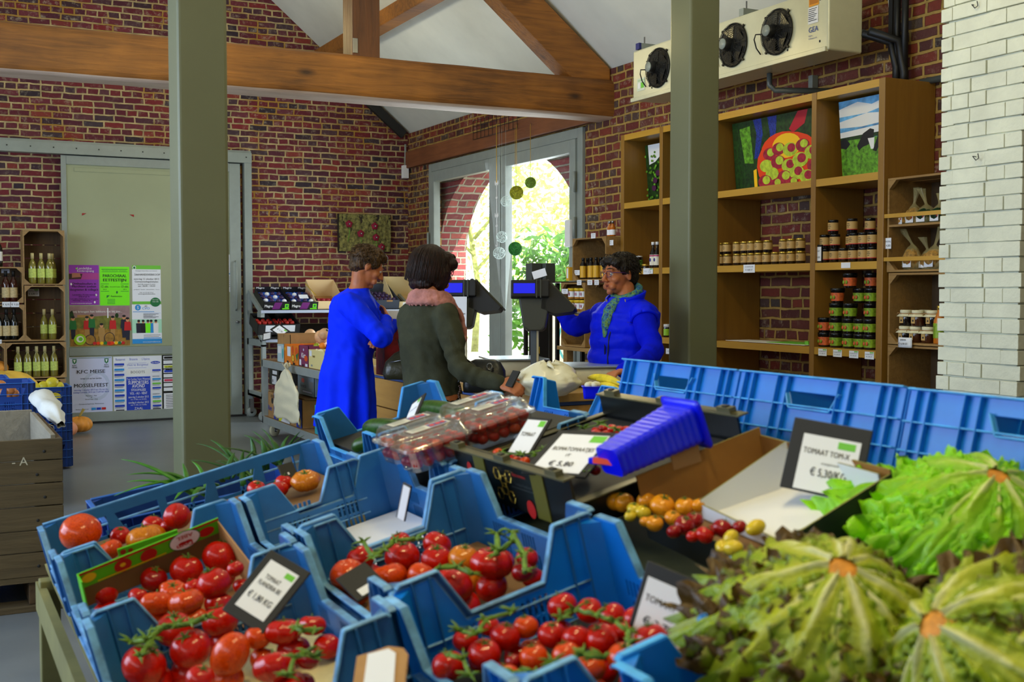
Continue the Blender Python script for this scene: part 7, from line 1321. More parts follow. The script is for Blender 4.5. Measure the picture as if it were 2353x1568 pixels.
# scales
m_scb = mat('scale_body', (206, 200, 168), .45, var=.04); m_plate = mat('scale_plate', (170, 186, 200), .3, metal=.6); m_scr = N('till_screen'); m_scr.b.inputs['Base Color'].default_value = lin((0, 0, 60)); m_scr.b.inputs['Emission Color'].default_value = lin((8, 20, 255)); m_scr.b.inputs['Emission Strength'].default_value = .75; m_scr = m_scr.m
m_grey = mat('till_grey', (62, 66, 62), .5); m_greyl = mat('till_post', (96, 108, 124), .4, metal=.3)
def till(px, pyt, d, s, label, sheet=False):
    c = P(px, pyt, d=d); t = thing('till_display', label, 'till', (c.x, c.y, CZ)); F = frame(c, (.85, -.53, 0), (0, 0, 1)) @ Matrix.Rotation(-.12, 4, 'X') @ Matrix.Scale(s, 4)    # x right, y up, z to the viewer
    b = MB(); b.M = F; b.box((-.095, -.085, -.07), (.095, .0, 0), m_dark); b.box((-.1, -.09, -.06), (.1, .005, -.045), m_dark); b.build('display_head', parent=t, bev=.006)
    b = MB(); b.M = F; b.box((-.082, -.068, .0), (.025, -.018, .0035), m_scr); b.build('screen', parent=t)
    b = MB(); b.M = F; b.box((.03, -.09, -.01), (.036, .002, .004), m_grey); b.box((.05, -.09, -.01), (.056, .002, .004), m_grey); b.build('display_trim', parent=t)
    b = MB(); b.M = F; b.prism([[(.06, .008), (.075, .012), (.225, -.14), (.215, -.155), (.12, -.168), (.05, -.14)]], .15, m_dark, Matrix.Translation((0, 0, -.18))); b.bar((.08, .014, -.18), (.226, -.136, -.18), .012, .16, m_grey, up=(0, 0, 1)); b.build('operator_panel', parent=t, bev=.004)
    b = MB(); b.M = F; b.prism([[(-.06, -.085), (.085, -.085), (.09, -.15), (.075, -.235), (.06, -.25), (-.015, -.25), (-.035, -.235)]], .10, m_grey, Matrix.Translation((0, 0, -.13))); b.build('display_neck', parent=t, bev=.01)
    q = F @ Vector((.03, -.25, -.08)); b = MB(); b.M = Matrix.Translation((q.x, q.y, 0)) @ Matrix.Rotation(-.55, 4, 'Z'); b.box((-.033, -.02, CZ + .02), (.0, .02, q.z + .03), m_greyl); b.box((.0, -.02, CZ + .02), (.012, .02, q.z + .03), m_scb); b.box((-.09, -.09, CZ), (.09, .09, CZ + .02), m_dark); b.build('post', parent=t, bev=.003)
    if sheet:
        b = MB(); M = F @ Matrix.Translation((-.105, -.09, .01)); b.M = M; b.box((0, -.22, 0), (.155, 0, .001), m_paper); b.M = Matrix.Identity(4)
        art(b, M, .155, .22, [('t', 'Gevraagd', .45, .22, .06, m_ink, 0, .28), ('t', 'aanplanters of verwarmers', .35, .43, .035, m_ink, 0, .5), ('t', 'naar haspe', .8, .42, .04, m_ink, .02, .3), ('t', 'Jan Van Ruusbroeckcollege', .42, .5, .035, m_ink, 0, .5), ('t', 'Neem info bij mij op 047/2700.250', .45, .62, .022, m_ink, 0, .5)], .0015); b.build('notice_sheet', parent=t)
    return t
till(1218, 643, 6.45, 1.12, 'grey till display on a post, in front of the cashier'); till(1052, 643, 6.75, 1.12, 'grey till display with a white notice taped below the screen', True)
def scale_(px, py, d, w, label):
    c = P(px, py, d=d); c.z = CZ; t = thing('weighing_scale', label, 'scale', c); M = Matrix.Translation(c) @ Matrix.Rotation(-.25, 4, 'Z')
    b = MB(); b.M = M; loft(b, [rr(w * .96, .34, .03, .012), rr(w, .36, .03, .03), rr(w, .36, .03, .085), rr(w * .96, .33, .03, .105)], m_scb); b.build('housing', parent=t)
    b = MB(); b.M = M; b.box((-w * .52, -.19, .107), (w * .52, .19, .117), m_plate); b.build('weighing_plate', parent=t, bev=.003)
    b = MB(); b.M = M
    for x in (-1, 1):
        for y in (-1, 1): b.lathe([(.015, 0), (.015, .014)], m_dark, 10, c=(x * w * .42, y * .14, 0))
    b.build('foot', parent=t)
scale_(1345, 850, 6.32, .39, 'cream weighing scale with steel plate in front of the cashier'); scale_(1180, 835, 6.95, .34, 'second cream weighing scale behind the black handbag')
b = MB(); b.box((3.0, 6.1, CZ), (3.25, 6.35, CZ + .006), m_paper); b.build('paper_pad', label='white paper pad on the counter between the scales', cat='paper')
for px, lb in ((1226, 'left'), (1258, 'right')):
    p = P(px, 640, d=7.3); b = MB(); b.box((p.x - .035, p.y - .04, p.z - .03), (p.x + .035, p.y + .04, p.z + .095), m_grey); b.build('folder_box', label=f'{lb} dark upright folder box behind the till display', cat='box', bev=.003)
p = P(1225, 645, d=7.3); b = MB(); b.box((p.x - .03, p.y - .04, 0.0), (p.x + .09, p.y + .0, p.z - .032), m_dark); b.box((p.x - .06, p.y - .1, p.z - .05), (p.x + .13, p.y + .06, p.z - .032), m_dark); b.build('folder_stand', label='slim dark stand carrying the folder boxes behind the till', cat='stand')
p = P(1238, 628, d=7.15); b = MB(); b.M = frame(p, (.85, -.5, .3), (0, .3, 1)); b.box((-.04, -.03, 0), (.045, .02, .002), m_paper); b.build('leaflet', label='white leaflet slanted between the two folder boxes', cat='paper')
p = P(1222, 805, d=6.7); b = MB(); b.M = frame(p, (.85, -.5, 0), (0, 0, 1)); b.box((-.0, -.02, 0), (.045, .02, .004), m_yel); b.build('yellow_card', label='yellow card standing beside the till post', cat='card')
b = MB(); b.M = frame(P(1270, 780, d=6.6), (.85, -.5, 0), (0, 0, 1)); b.lathe([(.022, -.04), (.024, .07)], mat('cup_clear', (190, 200, 206), .3), 14) if False else b.tube([P(1270, 800, d=6.6), P(1270, 770, d=6.6)], .022, mat('cup_white', (200, 206, 210), .3), 14); b.build('cup_stack', label='stack of white cups behind the scale plate', cat='cups')
# shopping bag, phone, mushrooms, bananas
m_film = mat('carrier_film', (226, 220, 190), .3, bump=.45, bs=16, sss=0); c = P(1254, 885, d=5.72); c.z = CZ
def cb(u, v):
    a = u * 2 * math.pi; hh = .155; r = (.14, .165, .155, .10, .045, .02)[min(5, int(v * 5.999))] if False else .168 * math.sin(math.pi * (.18 + .80 * v)) ** .75 + .012
    f = 1 + .09 * abs(noise.noise(Vector((math.cos(a) * 4.5, math.sin(a) * 4.5, v * 4 + 3)))) + .13 * noise.noise(Vector((math.cos(a) * 2.2, math.sin(a) * 2.2, v * 3))) + .05 * noise.noise(Vector((math.cos(a) * 7, math.sin(a) * 7, v * 8)))
    return (c.x + r * f * math.cos(a) * 1.0 * .85 + .02 * v, c.y - r * f * math.sin(a) * .9, c.z + .003 + hh * v ** .9 * (1 + .12 * math.sin(2 * a + 1) * v))
t = thing('carrier_bag', 'full white plastic carrier bag on the counter', 'bag', c); b = MB(); b.grid(cb, 56, 34, m_film, closeu=True); b.build('bag_body', parent=t)
b = MB()
for k in range(6):
    a = k * 1.05; q_ = c + Vector((.02, .0, .145)); b.tube([q_, q_ + Vector((.05 * math.cos(a), .05 * math.sin(a), .012)), q_ + Vector((.085 * math.cos(a + .3), .085 * math.sin(a + .3), -.006))], [.014, .012, .004], m_film, 8)
b.ell(c + Vector((.02, 0, .15)), (.022, .022, .014), m_film, 12, 8); b.build('knot', parent=t)
p = P(1362, 893, d=5.55); t = thing('mushroom_punnet', 'bright blue punnet of white mushrooms on the counter', 'punnet', (p.x, p.y, CZ)); b = MB(); b.M = Matrix.Translation((p.x, p.y, CZ)) @ Matrix.Rotation(-.5, 4, 'Z'); rings = [rr(.085 + .012 * k / 4, .07 + .012 * k / 4, .012, .014 * k) for k in range(5)]; loft(b, rings + [rr(.108, .093, .012, .058), rr(.108, .093, .012, .061), rr(.088, .073, .012, .059)], m_pblue); b.build('tray', parent=t)
for k, (dx, dy) in enumerate(((-.025, 0), (0, -.012), (.025, .0), (0, .022), (.027, .02))): c_ = Vector((p.x + dx, p.y + dy, CZ + .066)); b = MB(); b.ell(c_, (.019, .019, .015), m_crm, 14, 8); b.build('mushroom', label=f'white button mushroom heaped in the blue punnet, {OR[k]} of five', cat='mushroom', group='mushrooms in the blue punnet')
t = thing('banana_bunch', 'bunch of yellow bananas lying beside the mushroom punnet', 'bananas', P(1400, 888, d=5.6)); m_ban = mat('banana_skin', (226, 200, 40), .45, var=.1, vs=20)
for k, (x0, y0_, x1, y1_, bow) in enumerate(((1352, 868, 1428, 880, .012), (1370, 872, 1430, 886, .012), (1372, 886, 1428, 896, .008))):
    a, e = P(x0, y0_, d=5.75 - .08 * k), P(x1, y1_, d=5.45); pts = [a.lerp(e, i / 10) + Vector((0, 0, bow * math.sin(math.pi * i / 10))) for i in range(11)]; b = MB(); b.tube(pts, [.006, .013, .017, .018, .0185, .0185, .018, .017, .014, .008, .005], m_ban, 6); b.build('banana', parent=t)
b = MB(); b.tube([P(1426, 878, d=5.45), P(1432, 888, d=5.45)], .009, mat('banana_stem', (130, 110, 40), .6), 8); b.build('stalk', parent=t)
# handbags
m_lea = mat('black_leather', (18, 20, 18), .35, bump=.2, bs=60); m_leag = mat('olive_leather', (46, 44, 26), .3, bump=.35, bs=25)
p = P(1114, 858, d=5.9); t = thing('handbag', 'black leather handbag with silver rings standing on the counter', 'bag', (p.x, p.y, CZ)); Mb = Matrix.Translation((p.x, p.y, CZ)) @ Matrix.Rotation(-.55, 4, 'Z')
b = MB(); b.M = Mb; loft(b, [rr(.215, .10, .03, .0), rr(.22, .11, .035, .03), rr(.21, .10, .035, .11), rr(.16, .07, .03, .155), rr(.10, .04, .018, .168)], m_lea); b.build('body', parent=t)
b = MB(); b.M = Mb
for s in (-1,): b.tube([(-.075, -.055 * 1, .13), (-.085, -.08, .17), (-.04, -.09, .14), (.0, -.085, .06), (.05, -.07, .13)], .007, m_lea, 8)
b.tube([(-.075, .055, .13), (-.10, .06, .155), (-.12, .0, .10), (-.13, -.04, .05)], .006, m_lea, 8); b.build('handle', parent=t)
for x in (-.065, .03): b = MB(); b.M = Mb; b.tube([(x + .013 * math.cos(a * .6), -.062, .135 + .016 * math.sin(a * .6)) for a in range(12)], .003, m_steel, 6); b.build('ring', parent=t)
p = P(906, 828, d=6.75); t = thing('handbag', 'olive black leather bag with zip on the far end of the counter', 'bag', (p.x, p.y, CZ)); Mb = Matrix.Translation((p.x + .08, p.y, CZ)) @ Matrix.Rotation(-.5, 4, 'Z')
b = MB(); b.M = Mb; loft(b, [rr(.26, .14, .04, .0), rr(.28, .16, .05, .03), rr(.25, .13, .045, .10), rr(.15, .07, .03, .15), rr(.07, .03, .012, .17)], m_leag); b.build('body', parent=t)
b = MB(); b.M = Mb; b.tube([(-.09, -.06, .10), (-.03, -.078, .112), (.05, -.07, .105)], .003, m_steel, 6); b.tube([(.02, -.085, .10), (.02, -.088, .075)], .006, m_steel, 8); b.tube([(-.03, -.03, .15), (-.045, -.03, .23), (-.03, .0, .235), (-.0, .02, .15)], .007, m_leag, 8); b.build('handle', parent=t)
p = P(912, 770, d=7.1); b = MB(); b.box((p.x - .1, p.y - .05, CZ), (p.x + .1, p.y + .1, CZ + .30), mat('crimson_print', (120, 20, 30), .6, var=.4, vs=12)); b.box((p.x - .1, p.y - .052, CZ + .30), (p.x + .1, p.y + .1, CZ + .335), m_kraft); b.build('gift_carton', label='crimson and green printed carton between the two customers', cat='carton', bev=.003)
b = MB(); p = P(912, 722, d=6.95); b.M = frame(p, (.85, -.5, 0), (0, .3, 1)); b.box((-.06, -.03, 0), (.07, .02, .002), m_paper); b.build('white_sheet', label='white paper sheet behind the folded arm of the blue dress', cat='paper')
# ================================================================= PEOPLE
rest(True)
m_skin = mat('skin', (176, 104, 62), .5, var=.06, vs=20, sss=.12); m_lip = mat('lip', (150, 62, 48), .45); m_eye = mat('eye_white', (200, 196, 186), .25); m_iris = mat('iris', (50, 36, 24), .2)
def hairmat(n, c, c2):
    q = N(n); tc = q.n('ShaderNodeTexCoord').outputs['Object']; mp = q.n('ShaderNodeMapping'); mp.inputs['Scale'].default_value = (90, 90, 14); q.l(tc, mp.inputs[0]); f = q.noise(mp.outputs[0], 1.6, 4)
    q.l(q.ramp(f, [(.35, c), (.68, c2)]), q.b.inputs['Base Color']); q.b.inputs['Roughness'].default_value = .42; q.b.inputs['Specular IOR Level'].default_value = .25; q.bump(f, .6); return q.m
def cloth(n, c, rough=.8, bump=.15, bs=120, sheen=0, var=.05):
    return mat(n, c, rough, var=var, vs=8, bump=bump, bs=bs, spec=.12)
def ringt(b, rings, m, n=24, mod=None):        # rings: (centre, fwd radius, side radius, fwd dir, side dir)
    vs = []
    for i, (c, rf, rl, f, l) in enumerate(rings):
        for j in range(n):
            a = 2 * math.pi * j / n; k = mod(i / (len(rings) - 1), a) if mod else 1; vs.append(Vector(c) + f * math.cos(a) * rf * k + l * math.sin(a) * rl * k)
    fs = [(i * n + j, i * n + (j + 1) % n, (i + 1) * n + (j + 1) % n, (i + 1) * n + j) for i in range(len(rings) - 1) for j in range(n)]
    fs += [tuple(range(n))[::-1], tuple((len(rings) - 1) * n + j for j in range(n))]; b.add(vs, fs, m, True)
def bez(pts, k=6):
    pts = [Vector(p) for p in pts]; out = []
    for i in range(len(pts) - 1):
        p0, p1, p2, p3 = pts[max(i - 1, 0)], pts[i], pts[i + 1], pts[min(i + 2, len(pts) - 1)]
        for j in range(k): t = j / k; out.append(.5 * ((2 * p1) + (p2 - p0) * t + (2 * p0 - 5 * p1 + 4 * p2 - p3) * t * t + (3 * p1 - p0 - 3 * p2 + p3) * t ** 3))
    out.append(pts[-1]); return out
def limb(b, pts, rad, m, n=14, sq=1): 
    P_ = bez(pts); r = []
    for i in range(len(rad) - 1): r += [rad[i] + (rad[i + 1] - rad[i]) * j / 6 for j in range(6)]
    r.append(rad[-1]); b.tube(P_, r, m, n, sq=sq); b.ell(P_[0], r[0] * 1.0, m, 12, 8); b.ell(P_[-1], r[-1] * 1.0, m, 12, 8)
def hframe(c, az, pitch=0, roll=0):           # x = person's right, y = face direction, z = up
    a = R(az); y = Vector((math.sin(a), math.cos(a), 0)); z = Vector((0, 0, 1)); x = y.cross(z)
    M = Matrix((x, y, z)).transposed().to_4x4(); M.translation = c; return M @ Matrix.Rotation(R(-pitch), 4, 'X') @ Matrix.Rotation(R(roll), 4, 'Y')
def head(b, M, m):
    o = b.M; b.M = M
    b.ell((0, -.012, .03), (.074, .094, .084), m, 24, 16); b.ell((0, .026, -.008), (.061, .063, .088), m, 24, 16); b.ell((0, .03, -.06), (.05, .05, .044), m, 20, 12)
    b.ell((0, .074, -.09), (.020, .018, .017), m); b.tube([(0, .084, .03), (0, .096, .006), (0, .112, -.020)], [.008, .0085, .012], m, 10); b.ell((0, .111, -.024), (.0125, .012, .010), m)
    for s in (-1, 1):
        b.ell((s * .011, .1, -.028), .0085, m); b.ell((s * .03, .080, .032), (.024, .010, .007), m); b.ell((s * .04, .058, -.022), (.024, .026, .024), m); b.ell((s * .03, .075, -.06), (.02, .018, .02), m)
        b.ell((s * .074, -.008, -.004), (.009, .017, .030), m); b.ell((s * .078, -.010, -.022), (.007, .010, .012), m); b.ell((s * .03, .076, .018), (.017, .010, .007), m); b.ell((s * .03, .075, -.001), (.016, .009, .006), m)
    b.ell((0, .083, -.050), (.023, .010, .0065), m); b.ell((0, .082, -.064), (.020, .010, .007), m); b.M = o
def face_parts(M, par):
    for s in (-1, 1):
        b = MB(); b.M = M; b.ell((s * .030, .0755, .009), .0115, m_eye, 14, 10); b.ell((s * .030, .0845, .009), (.0052, .0035, .0052), m_iris, 10, 8); b.build('eye', parent=par)
        b = MB(); b.M = M; b.tube([(s * .014, .0925, .037), (s * .03, .0905, .042), (s * .05, .078, .036)], [.003, .004, .002], mat('brow_hair', (48, 34, 24), .8), 6); b.build('eyebrow', parent=par)
    b = MB(); b.M = M; b.ell((0, .0885, -.0505), (.019, .005, .0036), m_lip, 14, 8); b.ell((0, .0870, -.0610), (.017, .005, .0042), m_lip, 14, 8); b.ell((0, .0885, -.0556), (.014, .0045, .0018), m_iris, 10, 6); b.build('lips', parent=par)
def hand(b, w, d, nrm, m, curl=.5, s=1, thumb=1, spread=.1):
    w, d = Vector(w), Vector(d).normalized(); n_ = Vector(nrm); n_ = (n_ - d * n_.dot(d)).normalized(); x = d.cross(n_)
    pc = w + d * .045 * s; R3 = Matrix((x, d, n_)).transposed(); b.ell(pc, (.038 * s, .052 * s, .014 * s), m, 18, 12, rot=R3)
    b.tube([w - d * .02, w + d * .01], [.024 * s, .026 * s], m, 12, sq=.75)
    for k in range(4):
        off = (-.027 + .018 * k) * s; ln = (.062, .073, .07, .054)[k] * s * (1 if True else 1); p = w + d * .082 * s + x * off * thumb; a = 0; pts = [p - d * .025 * s, p]
        for seg in range(3): a += curl * (.7 + .25 * seg); dd = (d * math.cos(a) + n_ * math.sin(a) + x * (off * spread * 20 * thumb)).normalized(); p = p + dd * ln * (.42, .33, .25)[seg]; pts.append(p)
        b.tube(pts, [.0088 * s, .0092 * s, .0088 * s, .008 * s, .0066 * s], m, 9); b.ell(pts[-1], .0066 * s, m, 8, 6)
    p = w + d * .02 * s - x * .03 * s * thumb; q_ = p + (d * .6 - x * .75 * thumb + n_ * .3).normalized() * .036 * s; r_ = q_ + (d * .95 - x * .1 * thumb + n_ * .45).normalized() * .03 * s
    b.tube([w + d * .01 * s, p, q_, r_], [.013 * s, .0125 * s, .0105 * s, .0075 * s], m, 10); b.ell(r_, .0075 * s, m, 8, 6)
def strands(b, M, fn, n, m, seed, r=.0022):
    g = random.Random(seed); o = b.M; b.M = M
    for _ in range(n):
        pts = fn(g)
        b.tube(pts, [r * .7, r, r * .9, r * .2][:len(pts)] if len(pts) == 4 else [r] * (len(pts) - 1) + [r * .2], m, 5, cap=False)
    b.M = o
Zv = Vector((0, 0, 1))
def dirs(az): a = R(az); return Vector((math.sin(a), math.cos(a), 0)), Vector((math.cos(a), -math.sin(a), 0))      # forward, person's right
VX = .0052
def fold(amp, sc, seed=0, zs=1.0):
    def f(c, n): k = noise.noise(Vector((c.x * sc + seed, c.y * sc, c.z * sc * zs))) + .5 * noise.noise(Vector((c.x * sc * 2.3, c.y * sc * 2.3 + seed, c.z * sc * 2.3 * zs))); return c + n * amp * k
    return f
def legs(b, hipc, r, m, f, shoes=True):
    for s in (-1, 1):
        h = hipc + r * .09 * s; limb(b, [h, h + Vector((0, 0, -.40)) + f * .01, Vector((h.x, h.y, .09))], [.085, .058, .038], m); e = Vector((h.x, h.y, .035)); b.ell(e + f * .07, (.045, .045, .035), m); b.tube([e - f * .04, e + f * .15], [.036, .03], m, 12)
# --- customer in the blue dress
f, r = dirs(92); D = 6.9
base = P(805, 900, d=D); base.z = 0
t = thing('person', 'customer with short brown hair in a long blue dress, arms folded', 'person', base)
HC_ = P(843, 614, d=D); HM = hframe(HC_, 98, 28)
nb = P(815, 668, d=D); J1 = lambda x, y, d=D: P(x, y, d=d)
b = MB(); head(b, HM, m_skin); limb(b, [P(818, 680, d=D), P(826, 655, d=D), HM @ Vector((0, -.02, -.04))], [.062, .054, .055], m_skin)
ringt(b, [(J1(812, 690), .07, .13, f, r), (J1(812, 705), .1, .165, f, r), (J1(815, 750), .11, .15, f, r), (J1(805, 810), .10, .13, f, r), (J1(800, 870), .12, .16, f, r), (J1(800, 910), .10, .15, f, r)], m_skin)
RS, RE, RW = J1(806, 700, 6.72), J1(876, 778, 6.62), J1(889, 738, 6.80); LS, LE, LW = J1(832, 692, 7.08), J1(893, 748, 7.02), J1(880, 775, 6.8)
limb(b, [RS, RS.lerp(RE, .5), RE, RW], [.052, .048, .040, .026], m_skin); limb(b, [LS, LS.lerp(LE, .5), LE, LW], [.052, .048, .040, .026], m_skin)
hand(b, J1(893, 734, 6.82), (J1(884, 708, 6.92) - J1(895, 734, 6.82)), (-.8, .3, -.3), m_skin, curl=.25, s=.95); hand(b, LW, Vector((-.6, -.6, -.2)), (-.3, .3, -.8), m_skin, curl=.3, s=.95)
legs(b, J1(800, 890), r, m_skin, f); put(remesh(b, VX), 'body', m_skin, t)
face_parts(HM, t)
m_dress = cloth('blue_dress', (4, 44, 245), .75, .08, 160, .3, .03)
b = MB()
rg = [(J1(822, 662), .064, .072, f, r), (J1(816, 672), .085, .12, f, r), (J1(811, 684), .11, .17, f, r), (J1(812, 706), .135, .195, f, r), (J1(816, 735), .150, .185, f, r), (J1(818, 762), .155, .17, f, r), (J1(808, 795), .138, .155, f, r), (J1(802, 825), .138, .165, f, r), (J1(799, 860), .152, .185, f, r), (J1(798, 900), .158, .195, f, r), (J1(797, 940), .165, .205, f, r), (J1(795, 982), .172, .215, f, r)]
ringt(b, rg, m_dress, 64, mod=lambda v, a: 1 + (.13 * max(0, v - .5) / .5) * math.cos(9 * a + 2 * math.sin(a)) + .02 * max(0, v - .3) * math.cos(5 * a + 1))
limb(b, [RS + Vector((0, 0, .0)), RS.lerp(RE, .5), RE, RW], [.075, .066, .054, .038], m_dress); limb(b, [LS, LS.lerp(LE, .5), LE, LW], [.072, .064, .054, .040], m_dress)
def dfold(c, n):
    k = noise.noise(Vector((c.x * 9, c.y * 9, c.z * 6))) * .012 + noise.noise(Vector((c.x * 26 + c.z * 14, c.y * 26, c.z * 16))) * .006 * (1 if c.z > 1.0 else .4)
    for q_ in (RE, LE):
        dd = (c - q_).length
        if dd < .14: k += .005 * math.sin(dd * 150) * (1 - dd / .14)
    return c + n * k
put(remesh(b, .0065, 8), 'dress', m_dress, t, disp=dfold)
b = MB(); hc = J1(800, 900)
limb(b, [hc + r * .07 + Vector((0, 0, -.1)), hc + r * .08 + Vector((0, 0, -.45)), Vector((hc.x + r.x * .08, hc.y + r.y * .08, .12))], [.09, .072, .06], m_dress); limb(b, [hc - r * .07 + Vector((0, 0, -.1)), hc - r * .08 + Vector((0, 0, -.45)), Vector((hc.x - r.x * .08, hc.y - r.y * .08, .12))], [.09, .072, .06], m_dress)
put(remesh(b, .009, 4), 'trousers', cloth('lime_trousers', (30, 170, 40), .8), t, label='bright green trousers')
b = MB()
for s in (-1, 1): e = Vector((hc.x + r.x * .08 * s, hc.y + r.y * .08 * s, 0)); b.ell(e + f * .05 + Vector((0, 0, .045)), (.13, .05, .045), m_dark, 16, 10, rot=Matrix((f, r.cross(f) if False else Vector((-f.y, f.x, 0)), Zv)).transposed())
b.build('shoe', parent=t)
m_h1 = hairmat('hair_brown', (30, 18, 8), (92, 64, 30)); b = MB(); b.M = HM
b.ell((0, -.024, .042), (.083, .098, .086), m_h1, 24, 16); b.ell((0, -.052, -.008), (.068, .056, .062), m_h1, 20, 12); b.ell((0, .045, .085), (.062, .05, .036), m_h1, 18, 10); b.ell((0, .0, .1), (.06, .07, .035), m_h1)
for s in (-1, 1): b.ell((s * .062, .014, .05), (.022, .045, .05), m_h1)
me = remesh(b, .006, 4, 'hair'); hr = put(me, 'hair', m_h1, t, disp=lambda c, n: c + n * (.007 * noise.noise(c * 45) + .004 * noise.noise(c * 110)))
def short(g):
    a = g.uniform(0, 6.28); e = g.uniform(-.3, 1.35); v = Vector((math.cos(e) * math.cos(a) * .084, -.022 + math.cos(e) * math.sin(a) * .098, .042 + math.sin(e) * .086))
    if v.y > .05 and v.z < .06: v.z += .06; v.y = .05
    n_ = (v - Vector((0, -.02, .03))).normalized(); tn = Vector((g.uniform(-.3, .3), -.2 + g.uniform(-.4, .7), -.5)); return [v - n_ * .006, v + n_ * .007 + tn * .008, v + n_ * .010 + tn * .022, v + n_ * .009 + tn * .04]
b = MB(); strands(b, HM, short, 520, m_h1, 3, .0019); b.build('hair_lock', parent=hr)
# --- customer in the grey cardigan, seen from behind
f, r = dirs(68); D = 6.0; J2 = lambda x, y, d=D: P(x, y, d=d)
base = J2(990, 900); base.z = 0; t = thing('person', 'customer with dark bobbed hair in a grey cardigan and pink scarf', 'person', base)
HC_ = J2(995, 622, 6.05); HM = hframe(HC_, 84, 14); b = MB(); head(b, HM, m_skin); limb(b, [J2(985, 705), J2(988, 675), HM @ Vector((0, -.02, -.05))], [.062, .054, .055], m_skin)
ringt(b, [(J2(985, 702), .08, .14, f, r), (J2(985, 722), .1, .16, f, r), (J2(982, 770), .11, .15, f, r), (J2(985, 830), .10, .13, f, r), (J2(990, 890), .12, .16, f, r), (J2(992, 930), .11, .15, f, r)], m_skin)
RS, RE, RW = J2(1024, 728, 5.86), J2(1058, 848, 5.74), J2(1146, 880, 5.66); LS, LE, LW = J2(955, 722, 6.16), J2(975, 830, 6.25), J2(1075, 850, 6.2)
limb(b, [RS, RS.lerp(RE, .5), RE, RW], [.052, .047, .040, .026], m_skin); limb(b, [LS, LS.lerp(LE, .5), LE, LW], [.052, .047, .040, .026], m_skin)
hand(b, J2(1150, 880, 5.65), J2(1185, 892, 5.6) - J2(1150, 880, 5.65), (.5, .5, -.6), m_skin, curl=.6, s=.98, thumb=-1); hand(b, LW, (.7, -.3, -.1), (0, 0, -1), m_skin, curl=.35)
legs(b, J2(990, 905), r, m_skin, f); put(remesh(b, VX), 'body', m_skin, t); face_parts(HM, t)
m_card = cloth('grey_wool', (62, 64, 50), .9, .3, 220, .15, .12)
b = MB(); ringt(b, [(J2(987, 686), .068, .080, f, r), (J2(986, 696), .10, .14, f, r), (J2(985, 710), .115, .18, f, r), (J2(984, 735), .13, .185, f, r), (J2(983, 780), .135, .17, f, r), (J2(985, 830), .13, .15, f, r), (J2(990, 870), .135, .16, f, r), (J2(994, 905), .145, .175, f, r)], m_card, 40)
limb(b, [RS, RS.lerp(RE, .5), RE, RW], [.072, .064, .052, .037], m_card); limb(b, [LS, LS.lerp(LE, .5), LE, LW], [.07, .062, .052, .036], m_card)
def dfold2(c, n):
    k = noise.noise(Vector((c.x * 10, c.y * 10, c.z * 8))) * .011 + noise.noise(Vector((c.x * 26 + c.z * 16, c.y * 26, c.z * 18))) * .006; dd = (c - RE).length
    if dd < .16: k += .006 * math.sin(dd * 130) * (1 - dd / .16)
    return c + n * k
put(remesh(b, .0065, 8), 'cardigan', m_card, t, disp=dfold2)
m_trs = cloth('black_trousers', (20, 20, 18), .85); b = MB(); hc = J2(993, 900)
ringt(b, [(hc + Vector((0, 0, .03)), .125, .16, f, r), (hc + Vector((0, 0, -.1)), .135, .175, f, r), (hc + Vector((0, 0, -.2)), .1, .15, f, r)], m_trs)
for s in (-1, 1): limb(b, [hc + r * .085 * s + Vector((0, 0, -.1)), hc + r * .09 * s + Vector((0, 0, -.4)), Vector((hc.x + r.x * .09 * s, hc.y + r.y * .09 * s, .08))], [.095, .075, .062], m_trs)
put(remesh(b, .009, 4), 'trousers', m_trs, t)
m_h2 = hairmat('hair_dark', (14, 7, 5), (50, 24, 12)); b = MB(); b.M = HM
b.ell((0, -.022, .032), (.102, .112, .096), m_h2, 24, 16); b.ell((0, -.040, -.04), (.104, .088, .075), m_h2, 24, 14)
for s in (-1, 1): b.ell((s * .078, .012, -.03), (.03, .055, .078), m_h2, 18, 12); b.ell((s * .05, .07, .05), (.045, .036, .035), m_h2)
b.ell((0, .06, .082), (.07, .05, .035), m_h2); b.ell((0, -.05, -.09), (.088, .06, .035), m_h2)
hr = put(remesh(b, .006, 4, 'hair'), 'hair', m_h2, t, disp=lambda c, n: c + n * (.005 * noise.noise(Vector((c.x * 50, c.y * 50, c.z * 8))) + .003 * noise.noise(c * 90)))
def bob(g):
    a = g.uniform(2.9, 6.5); rr_ = g.uniform(.98, 1.05); pts = []
    for k in range(6): e = 1.4 - k * .42; cz_ = .032 + .1 * math.sin(max(e, -.2)) - (0 if e > -.2 else (-.2 - e) * .14) - (.0); cr = math.cos(max(e, -.15)) if e > 0 else 1; pts.append(Vector((math.cos(a) * .104 * cr * rr_, -.024 + math.sin(a) * .112 * cr * rr_, cz_ - (k == 5) * .02)))
    return pts
b = MB(); strands(b, HM, bob, 420, m_h2, 8, .0021); b.build('hair_lock', parent=hr)
b = MB(); b.M = HM
for s in (-1, 1): b.tube([(s * .018, .10, .012), (s * .03, .103, .026), (s * .046, .098, .012), (s * .032, .1, -.006), (s * .018, .1, .012)], .0018, m_dark, 6); b.tube([(s * .048, .096, .015), (s * .079, .03, .012), (s * .08, -.01, .0)], .0018, m_dark, 6)
b.build('glasses', parent=t)
m_scf = cloth('pink_scarf', (176, 120, 112), .9, .5, 60, .3, .15); b = MB(); nc = J2(990, 690, 5.98)
for k in range(3): b.tube([nc + f * math.cos(a * .35) * (.085 + .01 * k) + r * math.sin(a * .35) * (.095 + .012 * k) + Vector((0, 0, .028 - .022 * k - .012 * math.cos(a * .35))) for a in range(19)], .020, m_scf, 10)
